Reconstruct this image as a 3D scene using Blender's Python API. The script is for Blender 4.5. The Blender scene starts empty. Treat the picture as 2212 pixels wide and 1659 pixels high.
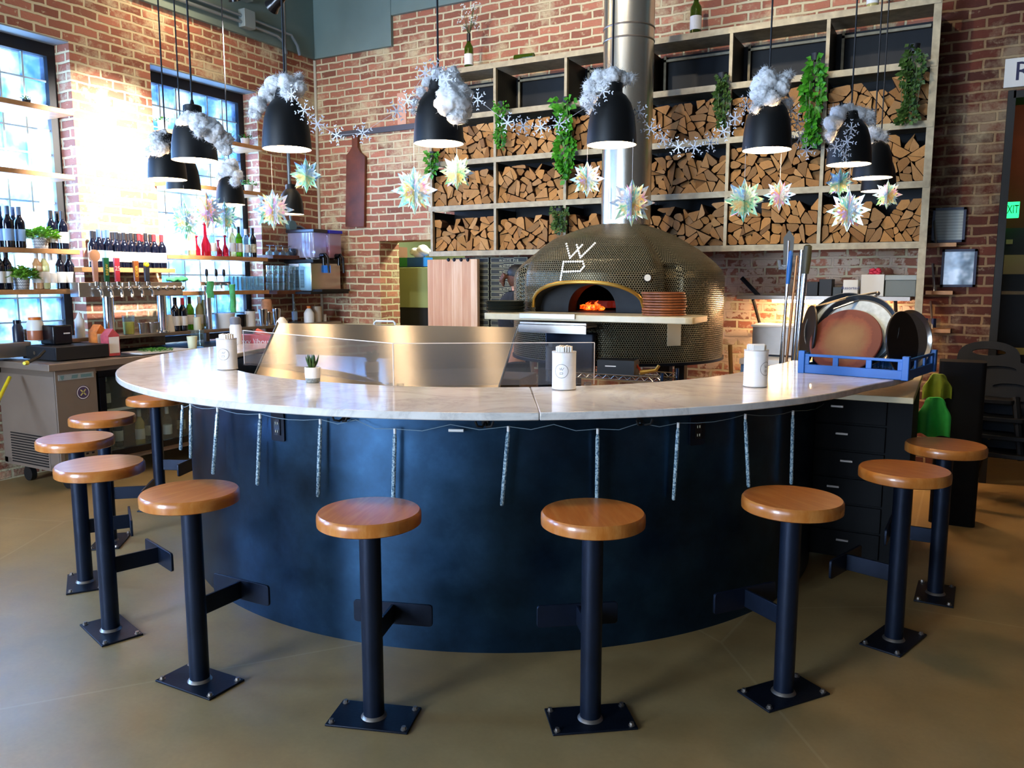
import bpy, bmesh, math, random
from mathutils import Vector, Matrix, Euler, noise
from math import sin, cos, pi, radians, atan2, hypot, sqrt
random.seed(7)
LAMP = 30.; STRIP = 80.; DAY_A = 420.; DAY_B = 800.; DAY_F = (880., 90.); SPOT_E = 1700.; RACK_FILL = (250., 180., 6.); EXPO = .7
COL = bpy.context.scene.collection
# ---------------------------------------------------------------- camera frame (used to read real positions off known planes)
F = 1730.0; HC = 1.545; PIT = radians(7.41); YAW = radians(28.9)
_R = Vector((cos(YAW), sin(YAW), 0))
_F = Vector((-sin(YAW)*cos(PIT), cos(YAW)*cos(PIT), -sin(PIT)))
_U = _R.cross(_F)
EYE = Vector((0, 0, HC))
def _ray(x, y): return _F + _R*((x-1106)/F) + _U*((829.5-y)/F)
def PZ(x, y, z): d = _ray(x, y); return EYE + d*((z-HC)/d.z)
def PY(x, y, v): d = _ray(x, y); return EYE + d*(v/d.y)
def PX(x, y, v): d = _ray(x, y); return EYE + d*(v/d.x)
XL, YB = -6.4, 7.06            # left wall, back wall
CC = Vector((-2.5, 4.42, 0))   # centre of the round bar
# ---------------------------------------------------------------- colours and materials
def lin(h):
    if not isinstance(h, str): return tuple(h[:3]) + (1,)
    h = h.lstrip('#'); o = []
    for i in (0, 2, 4):
        v = int(h[i:i+2], 16)/255
        o.append(v/12.92 if v <= .04045 else ((v+.055)/1.055)**2.4)
    return tuple(o) + (1,)
class NT:
    def __init__(s, m): s.m = m; s.t = m.node_tree; s.n = s.t.nodes; s.l = s.t.links
    def add(s, typ, **kw):
        n = s.n.new(typ)
        for k, v in kw.items():
            if k == 'ins':
                for kk, vv in v.items():
                    if isinstance(vv, bpy.types.NodeSocket): s.l.new(vv, n.inputs[kk])
                    else: n.inputs[kk].default_value = vv
            else: setattr(n, k, v)
        return n
    def link(s, a, b): s.l.new(a, b)
    def math(s, op, a, b=0.0, c=0.0, clamp=False):
        n = s.n.new('ShaderNodeMath'); n.operation = op; n.use_clamp = clamp
        for i, v in enumerate((a, b, c)):
            if isinstance(v, bpy.types.NodeSocket): s.l.new(v, n.inputs[i])
            else: n.inputs[i].default_value = v
        return n.outputs[0]
    def mix(s, fac, a, b, mode='MIX'):
        n = s.n.new('ShaderNodeMix'); n.data_type = 'RGBA'; n.blend_type = mode
        for i, v in ((0, fac), (6, a), (7, b)):
            if isinstance(v, bpy.types.NodeSocket): s.l.new(v, n.inputs[i])
            else: n.inputs[i].default_value = v
        return n.outputs[2]
    def noise(s, vec, scale, detail=4, rough=.55):
        n = s.add('ShaderNodeTexNoise', ins={'Scale': scale, 'Detail': detail, 'Roughness': rough})
        if vec is not None: s.l.new(vec, n.inputs['Vector'])
        return n.outputs['Fac']
    def ramp(s, fac, stops):
        n = s.n.new('ShaderNodeValToRGB'); e = n.color_ramp.elements
        while len(e) < len(stops): e.new(.5)
        for k, (p, c) in enumerate(stops): e[k].position = p; e[k].color = lin(c)
        s.l.new(fac, n.inputs[0]); return n.outputs[0]
def newmat(name):
    m = bpy.data.materials.new(name); m.use_nodes = True
    return m, NT(m), m.node_tree.nodes['Principled BSDF']
def mat(name, col, rough=.5, metal=0., var=0., vscale=20., bump=0., bscale=60., coat=0., emis=None, es=1., spec=.5, trans=0., alpha=1., rnd=0.):
    m, t, b = newmat(name)
    b.inputs['Base Color'].default_value = lin(col); b.inputs['Roughness'].default_value = rough
    b.inputs['Metallic'].default_value = metal; b.inputs['Coat Weight'].default_value = coat
    b.inputs['Coat Roughness'].default_value = .08
    b.inputs['Specular IOR Level'].default_value = spec; b.inputs['Transmission Weight'].default_value = trans
    b.inputs['Alpha'].default_value = alpha
    if emis: b.inputs['Emission Color'].default_value = lin(emis); b.inputs['Emission Strength'].default_value = es
    if var or bump or rnd:
        tc = t.add('ShaderNodeTexCoord').outputs['Object']
        c = None
        if var:
            n = t.noise(tc, vscale)
            d = [max(0, v*(1-var)) for v in lin(col)[:3]]; l = [min(1, v*(1+var)) for v in lin(col)[:3]]
            c = t.ramp(n, [(.3, d), (.7, l)])
        if rnd:
            oi = t.add('ShaderNodeObjectInfo').outputs['Random']
            h = t.add('ShaderNodeHueSaturation', ins={'Color': c if c is not None else lin(col)})
            t.link(t.math('MULTIPLY_ADD', oi, rnd*2, 1-rnd), h.inputs['Value']); c = h.outputs[0]
        if c is not None: t.link(c, b.inputs['Base Color'])
        if bump:
            bn = t.add('ShaderNodeBump', ins={'Strength': bump, 'Distance': .01, 'Height': t.noise(tc, bscale)})
            t.link(bn.outputs[0], b.inputs['Normal'])
    return m
def clear(name, tint, gloss=.12, rough=.02, body=0., bodycol='#ffffff'):
    """thin clear glass or acrylic: see-through film with a sheen, optional milky share"""
    m, t, b = newmat(name); o = m.node_tree.nodes['Material Output']; t.n.remove(b)
    tr = t.add('ShaderNodeBsdfTransparent', ins={'Color': lin(tint)})
    gl = t.add('ShaderNodeBsdfGlossy', ins={'Roughness': rough})
    lw = t.add('ShaderNodeLayerWeight', ins={'Blend': .5}).outputs['Facing']
    fac = t.math('MULTIPLY_ADD', t.math('POWER', lw, 4.0), .8, .02+gloss*.15, clamp=True)
    mx = t.add('ShaderNodeMixShader', ins={0: fac, 1: tr.outputs[0], 2: gl.outputs[0]})
    out = mx
    if body:
        df = t.add('ShaderNodeBsdfTranslucent', ins={'Color': lin(bodycol)})
        d2 = t.add('ShaderNodeBsdfDiffuse', ins={'Color': lin(bodycol)})
        a = t.add('ShaderNodeMixShader', ins={0: .5, 1: df.outputs[0], 2: d2.outputs[0]})
        out = t.add('ShaderNodeMixShader', ins={0: body, 1: mx.outputs[0], 2: a.outputs[0]})
    t.link(out.outputs[0], o.inputs[0]); return m
def brick_mat(name, c1, c2, mortar, patch=.5, patchcol='#d8c7a0', msize=.010):
    m, t, b = newmat(name)
    sep = t.add('ShaderNodeSeparateXYZ', ins={0: t.add('ShaderNodeTexCoord').outputs['Object']})
    u = t.math('ADD', sep.outputs[0], sep.outputs[1])
    cv = t.add('ShaderNodeCombineXYZ', ins={0: u, 1: sep.outputs[2], 2: 0.0}).outputs[0]
    wob = t.add('ShaderNodeTexNoise', ins={'Vector': cv, 'Scale': 7.0, 'Detail': 3.0})
    off = t.add('ShaderNodeVectorMath', operation='SUBTRACT', ins={0: wob.outputs['Color'], 1: (.5, .5, .5)})
    sc = t.add('ShaderNodeVectorMath', operation='SCALE', ins={0: off.outputs[0]}); sc.inputs['Scale'].default_value = .026
    v = t.add('ShaderNodeVectorMath', operation='ADD', ins={0: cv, 1: sc.outputs[0]}).outputs[0]
    br = t.add('ShaderNodeTexBrick', ins={'Vector': v, 'Color1': lin(c1), 'Color2': lin(c2), 'Mortar': lin(mortar), 'Scale': 1.0,
        'Mortar Size': msize, 'Mortar Smooth': .25, 'Bias': 0.0, 'Brick Width': .216, 'Row Height': .075})
    br.offset = .5; br.squash = 1.0
    fine = t.noise(cv, 40, 5); col = t.mix(t.math('MULTIPLY', fine, .55), br.outputs['Color'], lin(c2))
    col = t.mix(br.outputs['Fac'], col, br.outputs['Color'])
    sv = t.add('ShaderNodeSeparateXYZ', ins={0: v}); rw = t.math('FLOOR', t.math('DIVIDE', sv.outputs[1], .075)); par = t.math('SUBTRACT', 1.0, t.math('MODULO', t.math('ABSOLUTE', rw), 2.0))
    cl = t.math('FLOOR', t.math('DIVIDE', t.math('MULTIPLY_ADD', par, .108, sv.outputs[0]), .216)); wn = t.add('ShaderNodeTexWhiteNoise', noise_dimensions='2D', ins={0: t.add('ShaderNodeCombineXYZ', ins={0: cl, 1: rw}).outputs[0]})
    hs = t.add('ShaderNodeHueSaturation', ins={'Color': col}); t.link(t.math('MULTIPLY_ADD', wn.outputs['Value'], .55, .72), hs.inputs['Value']); col = t.mix(br.outputs['Fac'], hs.outputs[0], br.outputs['Color'])
    pn = t.noise(cv, 1.6, 6, .72); pm = t.math('MULTIPLY', t.math('SUBTRACT', pn, .51), 9.0, clamp=True)
    col = t.mix(t.math('MULTIPLY', pm, patch), col, lin(patchcol))
    if name == 'brick_back':   # flaking limewash left on the low wall right of the oven
        zone = t.math('MULTIPLY', t.math('GREATER_THAN', sep.outputs[0], -2.0), t.math('LESS_THAN', sep.outputs[2], 1.77))
        fl_ = t.math('MULTIPLY', t.math('SUBTRACT', t.noise(cv, 9, 6, .65), .47), 22.0, clamp=True); col = t.mix(t.math('MULTIPLY', fl_, zone), col, lin('#dcc0a6'))
    sp = t.math('MULTIPLY', t.math('SUBTRACT', t.noise(cv, 17, 3), .62), 12.0, clamp=True)
    col = t.mix(t.math('MULTIPLY', sp, patch*.8), col, lin(patchcol))
    t.link(col, b.inputs['Base Color']); b.inputs['Roughness'].default_value = .85
    hgt = t.math('ADD', t.math('MULTIPLY', br.outputs['Fac'], -1.0), t.math('MULTIPLY', fine, .5))
    bn = t.add('ShaderNodeBump', ins={'Strength': .8, 'Distance': .012, 'Height': hgt}); t.link(bn.outputs[0], b.inputs['Normal'])
    return m
# ---------------------------------------------------------------- mesh builder
class B:
    def __init__(s): s.bm = bmesh.new(); s.mi = 0; s.M = Matrix()
    def _v(s, p): return s.bm.verts.new(s.M @ Vector(p))
    def _f(s, vs):
        try: f = s.bm.faces.new(vs); f.material_index = s.mi; return f
        except ValueError: return None
    def box(s, c, d, rz=0., rot=None):
        m = Matrix.Translation(c) @ ((rot if rot else Matrix.Rotation(rz, 4, 'Z'))); x, y, z = d[0]/2, d[1]/2, d[2]/2
        v = [s._v(m @ Vector((a, b, e))) for a in (-x, x) for b in (-y, y) for e in (-z, z)]
        for q in ((0,1,3,2),(4,6,7,5),(0,4,5,1),(2,3,7,6),(0,2,6,4),(1,5,7,3)): s._f([v[i] for i in q])
        return s
    def rbox(s, c, d, r, rz=0., seg=3, rot=None):
        """box with rounded vertical edges"""
        x, y = d[0]/2, d[1]/2; pts = []
        for (cx, cy, a0) in ((x-r, y-r, 0), (-x+r, y-r, 90), (-x+r, -y+r, 180), (x-r, -y+r, 270)):
            for k in range(seg+1):
                a = radians(a0+90*k/seg); pts.append((cx+r*cos(a), cy+r*sin(a)))
        m = Matrix.Translation(c) @ (rot if rot else Matrix.Rotation(rz, 4, 'Z'))
        return s.prism(pts, -d[2]/2, d[2]/2, m)
    def prism(s, pts, z0, z1, m=Matrix()):
        lo = [s._v(m @ Vector((p[0], p[1], z0))) for p in pts]; hi = [s._v(m @ Vector((p[0], p[1], z1))) for p in pts]
        n = len(pts); s._f(lo[::-1]); s._f(hi)
        for i in range(n): s._f([lo[i], lo[(i+1) % n], hi[(i+1) % n], hi[i]])
        return s
    def cyl(s, p0, p1, r0, r1=None, seg=16, cap=True):
        r1 = r0 if r1 is None else r1; p0, p1 = Vector(p0), Vector(p1); d = (p1-p0).normalized()
        a = d.orthogonal().normalized(); b = d.cross(a)
        A = [s._v(p0+(a*cos(2*pi*k/seg)+b*sin(2*pi*k/seg))*r0) for k in range(seg)]
        Bq = [s._v(p1+(a*cos(2*pi*k/seg)+b*sin(2*pi*k/seg))*r1) for k in range(seg)]
        for k in range(seg): s._f([A[k], A[(k+1) % seg], Bq[(k+1) % seg], Bq[k]])
        if cap: s._f(A[::-1]); s._f(Bq)
        return s
    def tube(s, pts, r, seg=8, cap=True):
        pts = [Vector(p) for p in pts]; rings = []; n = len(pts); up = None
        for i, p in enumerate(pts):
            d = (pts[min(i+1, n-1)]-pts[max(i-1, 0)]).normalized()
            if up is None: up = d.orthogonal().normalized()
            up = (up-d*up.dot(d)); up = up.normalized() if up.length > 1e-6 else d.orthogonal().normalized()
            b = d.cross(up); rr = r[i] if isinstance(r, (list, tuple)) else r
            rings.append([s._v(p+(up*cos(2*pi*k/seg)+b*sin(2*pi*k/seg))*rr) for k in range(seg)])
        for i in range(n-1):
            for k in range(seg): s._f([rings[i][k], rings[i][(k+1) % seg], rings[i+1][(k+1) % seg], rings[i+1][k]])
        if cap: s._f(rings[0][::-1]); s._f(rings[-1])
        return s
    def lathe(s, prof, c=(0, 0, 0), seg=24, sx=1., m=None):
        m = m if m else Matrix.Translation(c); rings = []
        for (r, z) in prof:
            if r < 1e-5: rings.append([s._v(m @ Vector((0, 0, z)))])
            else: rings.append([s._v(m @ Vector((r*cos(2*pi*k/seg)*sx, r*sin(2*pi*k/seg), z))) for k in range(seg)])
        for a, b in zip(rings, rings[1:]):
            for k in range(seg):
                k2 = (k+1) % seg
                if len(a) == 1 and len(b) == 1: continue
                if len(a) == 1: s._f([a[0], b[k2], b[k]])
                elif len(b) == 1: s._f([a[k], a[k2], b[0]])
                else: s._f([a[k], a[k2], b[k2], b[k]])
        return s
    def ball(s, c, r, seg=12, ring=8, sc=(1, 1, 1)):
        m = Matrix.Translation(c) @ Matrix.Diagonal((sc[0], sc[1], sc[2], 1))
        return s.lathe([(r*sin(pi*k/ring), -r*cos(pi*k/ring)) for k in range(ring+1)], seg=seg, m=m)
    def quad(s, *p): s._f([s._v(q) for q in p]); return s
    def build(s, name, mats, parent=None, smooth=40, bevel=0., fixn=True, loc=None):
        bm = s.bm
        if fixn: bmesh.ops.recalc_face_normals(bm, faces=bm.faces)
        if parent is not None: bmesh.ops.translate(bm, verts=bm.verts, vec=-Vector(PLOC.get(parent.name, (0, 0, 0))))
        elif loc is not None: bmesh.ops.translate(bm, verts=bm.verts, vec=-Vector(loc))
        me = bpy.data.meshes.new(name); bm.to_mesh(me); bm.free()
        for mm in (mats if isinstance(mats, (list, tuple)) else [mats]): me.materials.append(mm)
        if smooth:
            for p in me.polygons: p.use_smooth = True
            me.set_sharp_from_angle(angle=radians(smooth))
        o = bpy.data.objects.new(name, me); COL.objects.link(o)
        if parent is not None: o.parent = parent; PLOC[o.name] = PLOC.get(parent.name, (0, 0, 0))
        elif loc is not None: o.location = loc; PLOC[o.name] = tuple(loc)
        if bevel:
            md = o.modifiers.new('soft', 'BEVEL'); md.width = bevel; md.segments = 2; md.limit_method = 'ANGLE'
        return o
PLOC = {}
def tag(o, label=None, cat=None, group=None, kind=None):
    if label: o['label'] = label
    if cat: o['category'] = cat
    if group: o['group'] = group
    if kind: o['kind'] = kind
    return o
def thing(name, label, cat, loc=(0, 0, 0), group=None, rz=0.):
    """an Empty at the base of a thing; parts are built in world space around loc when rz is 0"""
    o = bpy.data.objects.new(name, None); COL.objects.link(o); o.location = loc; o.rotation_euler = (0, 0, rz)
    o.empty_display_size = .05; PLOC[o.name] = tuple(loc) if rz == 0 else (0, 0, 0)
    return tag(o, label, cat, group)
def struct(o): o['kind'] = 'structure'; return o
def dup(root, loc, rz=0., label=None, group=None, scale=1., rot=None):
    r = root.copy(); COL.objects.link(r); r.location = loc
    r.rotation_euler = rot if rot else (0, 0, rz); r.scale = (scale,)*3 if not isinstance(scale, tuple) else scale
    if label: r['label'] = label
    if group: r['group'] = group
    PLOC[r.name] = tuple(loc)
    for ch in list(root.children):
        c = ch.copy(); COL.objects.link(c); c.parent = r
        for g in list(ch.children):
            d = g.copy(); COL.objects.link(d); d.parent = c
    return r
def text_bm(txt, size, depth=.0, align='CENTER', sx=1.):
    """flat lettering as bmesh in the XY plane"""
    cu = bpy.data.curves.new('lettering', 'FONT'); cu.body = txt; cu.size = size; cu.extrude = depth; cu.align_x = align; cu.align_y = 'CENTER'
    cu.resolution_u = 2
    o = bpy.data.objects.new('lettering_source', cu); COL.objects.link(o)
    dg = bpy.context.evaluated_depsgraph_get(); me = o.evaluated_get(dg).to_mesh()
    bm = bmesh.new(); bm.from_mesh(me); o.evaluated_get(dg).to_mesh_clear()
    bpy.data.objects.remove(o); bpy.data.curves.remove(cu)
    if sx != 1: bmesh.ops.scale(bm, vec=(sx, 1, 1), verts=bm.verts)
    return bm
def text(name, txt, size, m, material, parent, fn=None, sx=1., depth=0.):
    b = B(); b.bm.free(); b.bm = text_bm(txt, size, depth, sx=sx)
    for v in b.bm.verts: v.co = fn(v.co) if fn else m @ v.co
    return b.build(name, material, parent, smooth=0, fixn=False)
def facing(c, right, up):
    """matrix taking text XY to the plane spanned by right/up at c"""
    r = Vector(right).normalized(); u = Vector(up).normalized(); n = r.cross(u)
    m = Matrix((r, u, n)).transposed().to_4x4(); m.translation = Vector(c); return m
def ribbon(b, pts, w, fn):
    """thin strip following 2D points, mapped to 3D by fn(x, y)"""
    for (x0, y0), (x1, y1) in zip(pts, pts[1:]):
        L = hypot(x1-x0, y1-y0) or 1; nx, ny = -(y1-y0)/L*w/2, (x1-x0)/L*w/2
        ex, ey = (x1-x0)/L*w*.3, (y1-y0)/L*w*.3
        b.quad(fn(x0+nx-ex, y0+ny-ey), fn(x0-nx-ex, y0-ny-ey), fn(x1-nx+ex, y1-ny+ey), fn(x1+nx+ex, y1+ny+ey))
def ordn(i): return ['first','second','third','fourth','fifth','sixth','seventh','eighth','ninth','tenth','eleventh','twelfth'][i]
# ---------------------------------------------------------------- shared materials
M = {}
M['brick_back'] = brick_mat('brick_back', '#c07c60', '#9c5d47', '#dccca4', .9, '#d6c298', msize=.011)
M['brick_left'] = brick_mat('brick_left', '#bd7b61', '#9d5f4a', '#e0cfa6', .95, '#e0d0aa', msize=.011)
M['brick_right_shaded'] = brick_mat('brick_right_shaded', '#6c3120', '#4c2215', '#8f704f', .3)  # same back-wall brick, coloured darker to stand for the dim right side
M['paint_green'] = mat('painted_green_grey', '#748782', .7, var=.06, vscale=3)
M['ceiling'] = mat('ceiling_grey', '#8b8c84', .9)
M['black_frame'] = mat('black_window_metal', '#0b0c12', .5)
M['steel'] = mat('brushed_stainless', '#c4bcb0', .28, 1., var=.06, vscale=8)
M['steel_dull'] = mat('dull_stainless', '#9c9187', .38, .9, var=.08, vscale=9)
M['chrome'] = mat('chrome', '#d8d8da', .12, 1.)
M['blk_metal'] = mat('blackened_steel', '#141a26', .42, .55, var=.25, vscale=9, bump=.05, bscale=90)
M['blk'] = mat('matte_black', '#0c0c0e', .55)
M['fridge_steel'] = mat('fridge_steel', '#97887a', .42, .5, var=.06, vscale=4)
M['void_black'] = mat('deep_black_laminate', '#050506', .7, spec=.25)
M['blk_gloss'] = mat('black_plastic', '#0a0b10', .25)
M['dark_recess'] = mat('dark_sheet_metal', '#17181a', .6, .2, var=.2, vscale=5)
M['white'] = mat('white_enamel', '#eceae6', .35, var=.02)
M['white_paper'] = mat('white_paper', '#efece4', .8)
M['galv'] = mat('galvanised_angle', '#a99b7e', .55, .35, var=.22, vscale=14, bump=.1)
M['shelf_wood'] = mat('shelf_board', '#c08a58', .5, var=.18, vscale=16)
M['glass'] = clear('drinking_glass', '#eef6f6', .3, .03, .05, '#dff2f2')
M['acrylic'] = clear('clear_acrylic', '#f2f4f6', .2, .03, .03)
M['leaf'] = mat('leaf_green', '#3f8a1e', .45, var=.4, vscale=30, rnd=.2)
M['leaf_lime'] = mat('leaf_lime', '#7cb43a', .45, var=.35, vscale=30)
M['leaf_dark'] = mat('leaf_dark_green', '#3d5a22', .5, var=.4, vscale=30, rnd=.2)
M['gold'] = mat('brass_trim', '#c39a4a', .3, .9)
M['cardboard'] = mat('cardboard', '#a9794c', .8)
M['blue_plastic'] = mat('blue_plastic', '#145fae', .42, var=.08, vscale=6)
M['dark_wood'] = mat('dark_wood', '#5b3117', .55, var=.35, vscale=12)
M['capsule_black'] = mat('capsule_black', '#15151c', .4)
M['capsule_red'] = mat('capsule_red', '#b3232a', .4)
M['capsule_blue'] = mat('capsule_steel_blue', '#4d6484', .4)
M['wine_glass'] = mat('dark_bottle_glass', '#0a0d1c', .08, spec=.8)
M['green_glass'] = clear('green_bottle_glass', '#7f9a22', .3, .05, .25, '#7d9a20')
M['rose'] = mat('rose_wine', '#d79a62', .1, trans=.3)
M['gold_wine'] = mat('white_wine', '#cfc17a', .1, trans=.3)
M['label_white'] = mat('label_white', '#f1f0ee', .7)
M['label_blue'] = mat('label_blue', '#8fb0d8', .6)
M['label_mixed'] = mat('label_cream', '#d9cfae', .7, var=.4, vscale=60)
M['ceramic_white'] = mat('white_ceramic', '#f3efe8', .4)
M['thread'] = mat('clear_thread', '#cfcfd0', .5)
M['cord'] = mat('black_cord', '#0d0d10', .6)
# ================================================================ ROOM SHELL
def wall_boxes(b, axis, c, th, a0, a1, z1, holes):
    """axis 'y': wall runs along y at x=c..c-th ; axis 'x': wall runs along x at y=c..c+th"""
    def bx(u0, u1, v0, v1):
        if u1-u0 < 1e-4 or v1-v0 < 1e-4: return
        if axis == 'y': b.box((c-th/2, (u0+u1)/2, (v0+v1)/2), (th, u1-u0, v1-v0))
        else: b.box(((u0+u1)/2, c+th/2, (v0+v1)/2), (u1-u0, th, v1-v0))
    u = a0
    for (h0, h1, zb, zt) in sorted(holes):
        bx(u, h0, 0, z1); bx(h0, h1, 0, zb); bx(h0, h1, zt, z1); u = h1
    bx(u, a1, 0, z1)
TOPZ = 5.4
WIN = [(-1.03, .21), (.96, 2.20), (2.95, 4.19), (4.94, 6.18)]
fl, t, bs = newmat('polished_concrete')
tc = t.add('ShaderNodeTexCoord').outputs['Object']
n1, n2, n3 = t.noise(tc, .55, 5, .6), t.noise(tc, 3.2, 6, .65), t.noise(tc, 60, 3)
c = t.ramp(t.math('ADD', t.math('MULTIPLY', n1, .6), t.math('MULTIPLY', n2, .4)), [(.32, '#8a7046'), (.5, '#a58756'), (.68, '#b99a66')])
c = t.mix(t.math('MULTIPLY', n3, .25), c, lin('#6a4f2a'))
vor = t.add('ShaderNodeTexVoronoi', feature='DISTANCE_TO_EDGE', ins={'Vector': tc, 'Scale': .42})
crack = t.math('LESS_THAN', vor.outputs['Distance'], .0022)
c = t.mix(t.math('MULTIPLY', crack, .2), c, lin('#c9b48a'))
t.link(c, bs.inputs['Base Color']); t.link(t.math('MULTIPLY_ADD', n2, .22, .28), bs.inputs['Roughness'])
struct(B().box((-.8, 2.2, -.1), (12.4, 15.6, .2)).build('floor', fl, smooth=0))
struct(B().box((-.8, 2.2, TOPZ+.1), (12.4, 15.6, .2)).build('ceiling', M['ceiling'], smooth=0))
b = B(); wall_boxes(b, 'y', XL, .35, -5, YB+.35, TOPZ, [(a, e, .95, 3.455) for a, e in WIN])
struct(b.build('wall_left', M['brick_left'], smooth=0))
b = B(); wall_boxes(b, 'x', YB, .35, XL, -.27, TOPZ, [(-5.55, -4.45, 0, 1.965)])
struct(b.build('wall_back', M['brick_back'], smooth=0))
b = B(); wall_boxes(b, 'x', YB, .35, -.27, 4.6, TOPZ, [(.235, 1.5, 0, 2.90)])
struct(b.build('wall_back_right', M['brick_right_shaded'], smooth=0))
b = B(); b.box((XL+.02, .7, 4.68), (.04, 12.72, 1.44)); b.box((-5.835, YB-.02, 4.68), (1.05, .04, 1.44)); b.box((-.355, YB-.02, 4.83), (9.9, .04, 1.14))
struct(b.build('wall_upper_paint', M['paint_green'], smooth=0))
wallp = mat('wall_far_plaster', '#5a4a3c', .85, var=.1, vscale=2)
struct(B().box((4.7, 1.2, TOPZ/2), (.2, 12.6, TOPZ)).build('wall_right', wallp, smooth=0))
b = B(); wall_boxes(b, 'x', -5.35, .35, XL, 4.6, TOPZ, [(-5.6, -3.0, .5, 3.5), (-2.5, .1, .5, 3.5)])
struct(b.build('wall_front', wallp, smooth=0))
# corner mortar line
struct(B().cyl((XL+.012, YB-.012, 0), (XL+.012, YB-.012, 3.95), .016, seg=8).build('trim_1', mat('mortar_bead', '#cfc4ac', .9), smooth=40))
# ---------------------------------------------------------------- windows of glass block
gb, t, bs = newmat('glass_block'); o = t.n['Material Output']; t.n.remove(bs)
tc = t.add('ShaderNodeTexCoord').outputs['Object']
nz = t.noise(tc, 5.5, 3, .6); nb = t.noise(tc, 1.3, 2)
tint = t.mix(t.math('MULTIPLY', t.math('SUBTRACT', nz, .42), 5.0, clamp=True), lin('#5f93d6'), lin('#f4f9ff'))
tint = t.mix(t.math('MULTIPLY', nb, .6), tint, lin('#a9d2e6'))
tr = t.add('ShaderNodeBsdfTransparent', ins={'Color': tint}); gl = t.add('ShaderNodeBsdfGlossy', ins={'Roughness': .08}); tl = t.add('ShaderNodeBsdfTranslucent', ins={'Color': tint})
m1 = t.add('ShaderNodeMixShader', ins={0: .25, 1: tr.outputs[0], 2: tl.outputs[0]}); m2 = t.add('ShaderNodeMixShader', ins={0: .08, 1: m1.outputs[0], 2: gl.outputs[0]})
t.link(m2.outputs[0], o.inputs[0])
grout = mat('block_joint', '#cfe2e8', .7)
lint = mat('window_lintel', '#8d9594', .6, .3)
for wi, (a, e) in enumerate(WIN):
    nm = ['window_3', 'window_4', 'window_1', 'window_2'][wi]
    b = B(); z0, z1 = .95, 3.455; xw = XL-.24
    b.box((xw, (a+e)/2, z1-.055), (.1, e-a, .11)); b.box((xw, a+.035, (z0+z1)/2-.05), (.1, .07, z1-z0-.12)); b.box((xw, e-.035, (z0+z1)/2-.05), (.1, .07, z1-z0-.12)); b.box((xw, (a+e)/2, z0+.03), (.1, e-a, .06))
    fr = struct(b.build(nm, M['black_frame'], smooth=0))
    b = B(); ny, nz_ = 6, 12; w = (e-a-.14)/ny; h = (z1-z0-.17)/nz_
    for i in range(ny):
        for k in range(nz_):
            b.rbox((xw, a+.07+w*(i+.5), z0+.06+h*(k+.5)), (.05, w-.016, h-.016), .012, seg=1)
    g = b.build('glass_block_pane', gb, smooth=0); g.parent = fr
    b = B()
    for i in range(1, ny): b.box((xw, a+.07+w*i, (z0+z1)/2-.025), (.04, .014, z1-z0-.17))
    for k in range(1, nz_): b.box((xw, (a+e)/2, z0+.06+h*k), (.038, e-a-.14, .014))
    g = b.build('glazing_bar', grout, smooth=0); g.parent = fr
    g = B().box((XL-.1, (a+e)/2, z1-.006), (.2, e-a, .012)).build('window_head', lint, smooth=0); g.parent = fr
pane = clear('shop_window_glass', '#dfeaf6', .2, .01)
for wi, (a, e) in enumerate([(-5.6, -3.0), (-2.5, .1)]):
    b = B()
    for xx in (a+.04, (a+e)/2, e-.04): b.box((xx, -5.2, 2.0), (.08, .1, 3.0))
    for zz in (.54, 2.7, 3.46): b.box(((a+e)/2, -5.2, zz), (e-a, .1, .08))
    fr = struct(b.build('window_%d' % (5+wi), M['black_frame'], smooth=0))
    g = B().box(((a+e)/2, -5.2, 2), (e-a, .012, 2.95)).build('pane', pane, smooth=0); g.parent = fr
# ---------------------------------------------------------------- kitchen beyond the doorway
kg = mat('kitchen_wall', '#7d8466', .7, var=.06, vscale=3)
b = B(); b.box((-4.4, 9.5, 1.4), (4.4, .1, 2.8)); b.box((-6.55, 8.45, 1.4), (.1, 2.05, 2.8)); b.box((-2.25, 8.45, 1.4), (.1, 2.05, 2.8)); b.box((-4.4, 8.45, 2.85), (4.4, 2.1, .1))
struct(b.build('wall_kitchen', kg, smooth=0))
# corridor behind the right opening
cw = mat('corridor_panelling', '#5a2a12', .6, var=.3, vscale=3)
b = B(); b.box((.1, 7.98, 1.7), (.12, 1.12, 3.4)); b.box((1.7, 7.98, 1.7), (.12, 1.12, 3.4)); b.box((.9, 8.6, 1.7), (1.7, .12, 3.4)); b.box((.9, 7.98, 3.45), (1.7, 1.2, .1))
struct(b.build('wall_corridor', cw, smooth=0))
b = B(); b.box((.26, YB+.08, 1.45), (.05, .3, 2.9)); b.box((1.475, YB+.08, 1.45), (.05, .3, 2.9)); b.box((.87, YB+.08, 2.87), (1.2, .3, .05))
struct(b.build('trim_2', mat('opening_frame_black', '#17150f', .6), smooth=0))
d = B().box((.9, 8.5, 1.0), (1.22, .06, 2.0)).build('door_1', mat('exit_door_black', '#111413', .45), smooth=0); struct(d)
for nm, bb, mm in (('push_bar', B().rbox((.9, 8.43, .915), (1.1, .06, .06), .02), M['gold']), ('door_strip', B().box((.9, 8.463, 1.43), (1.1, .012, .03)), M['galv']),
                   ('door_notice', B().box((.46, 8.463, 1.68), (.22, .01, .17)), mat('door_notice_paper', '#a79d84', .8)), ('lock_plate', B().box((.38, 8.46, 1.88), (.05, .02, .04)), M['galv'])):
    g = bb.build(nm, mm, smooth=30); g.parent = d
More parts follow.
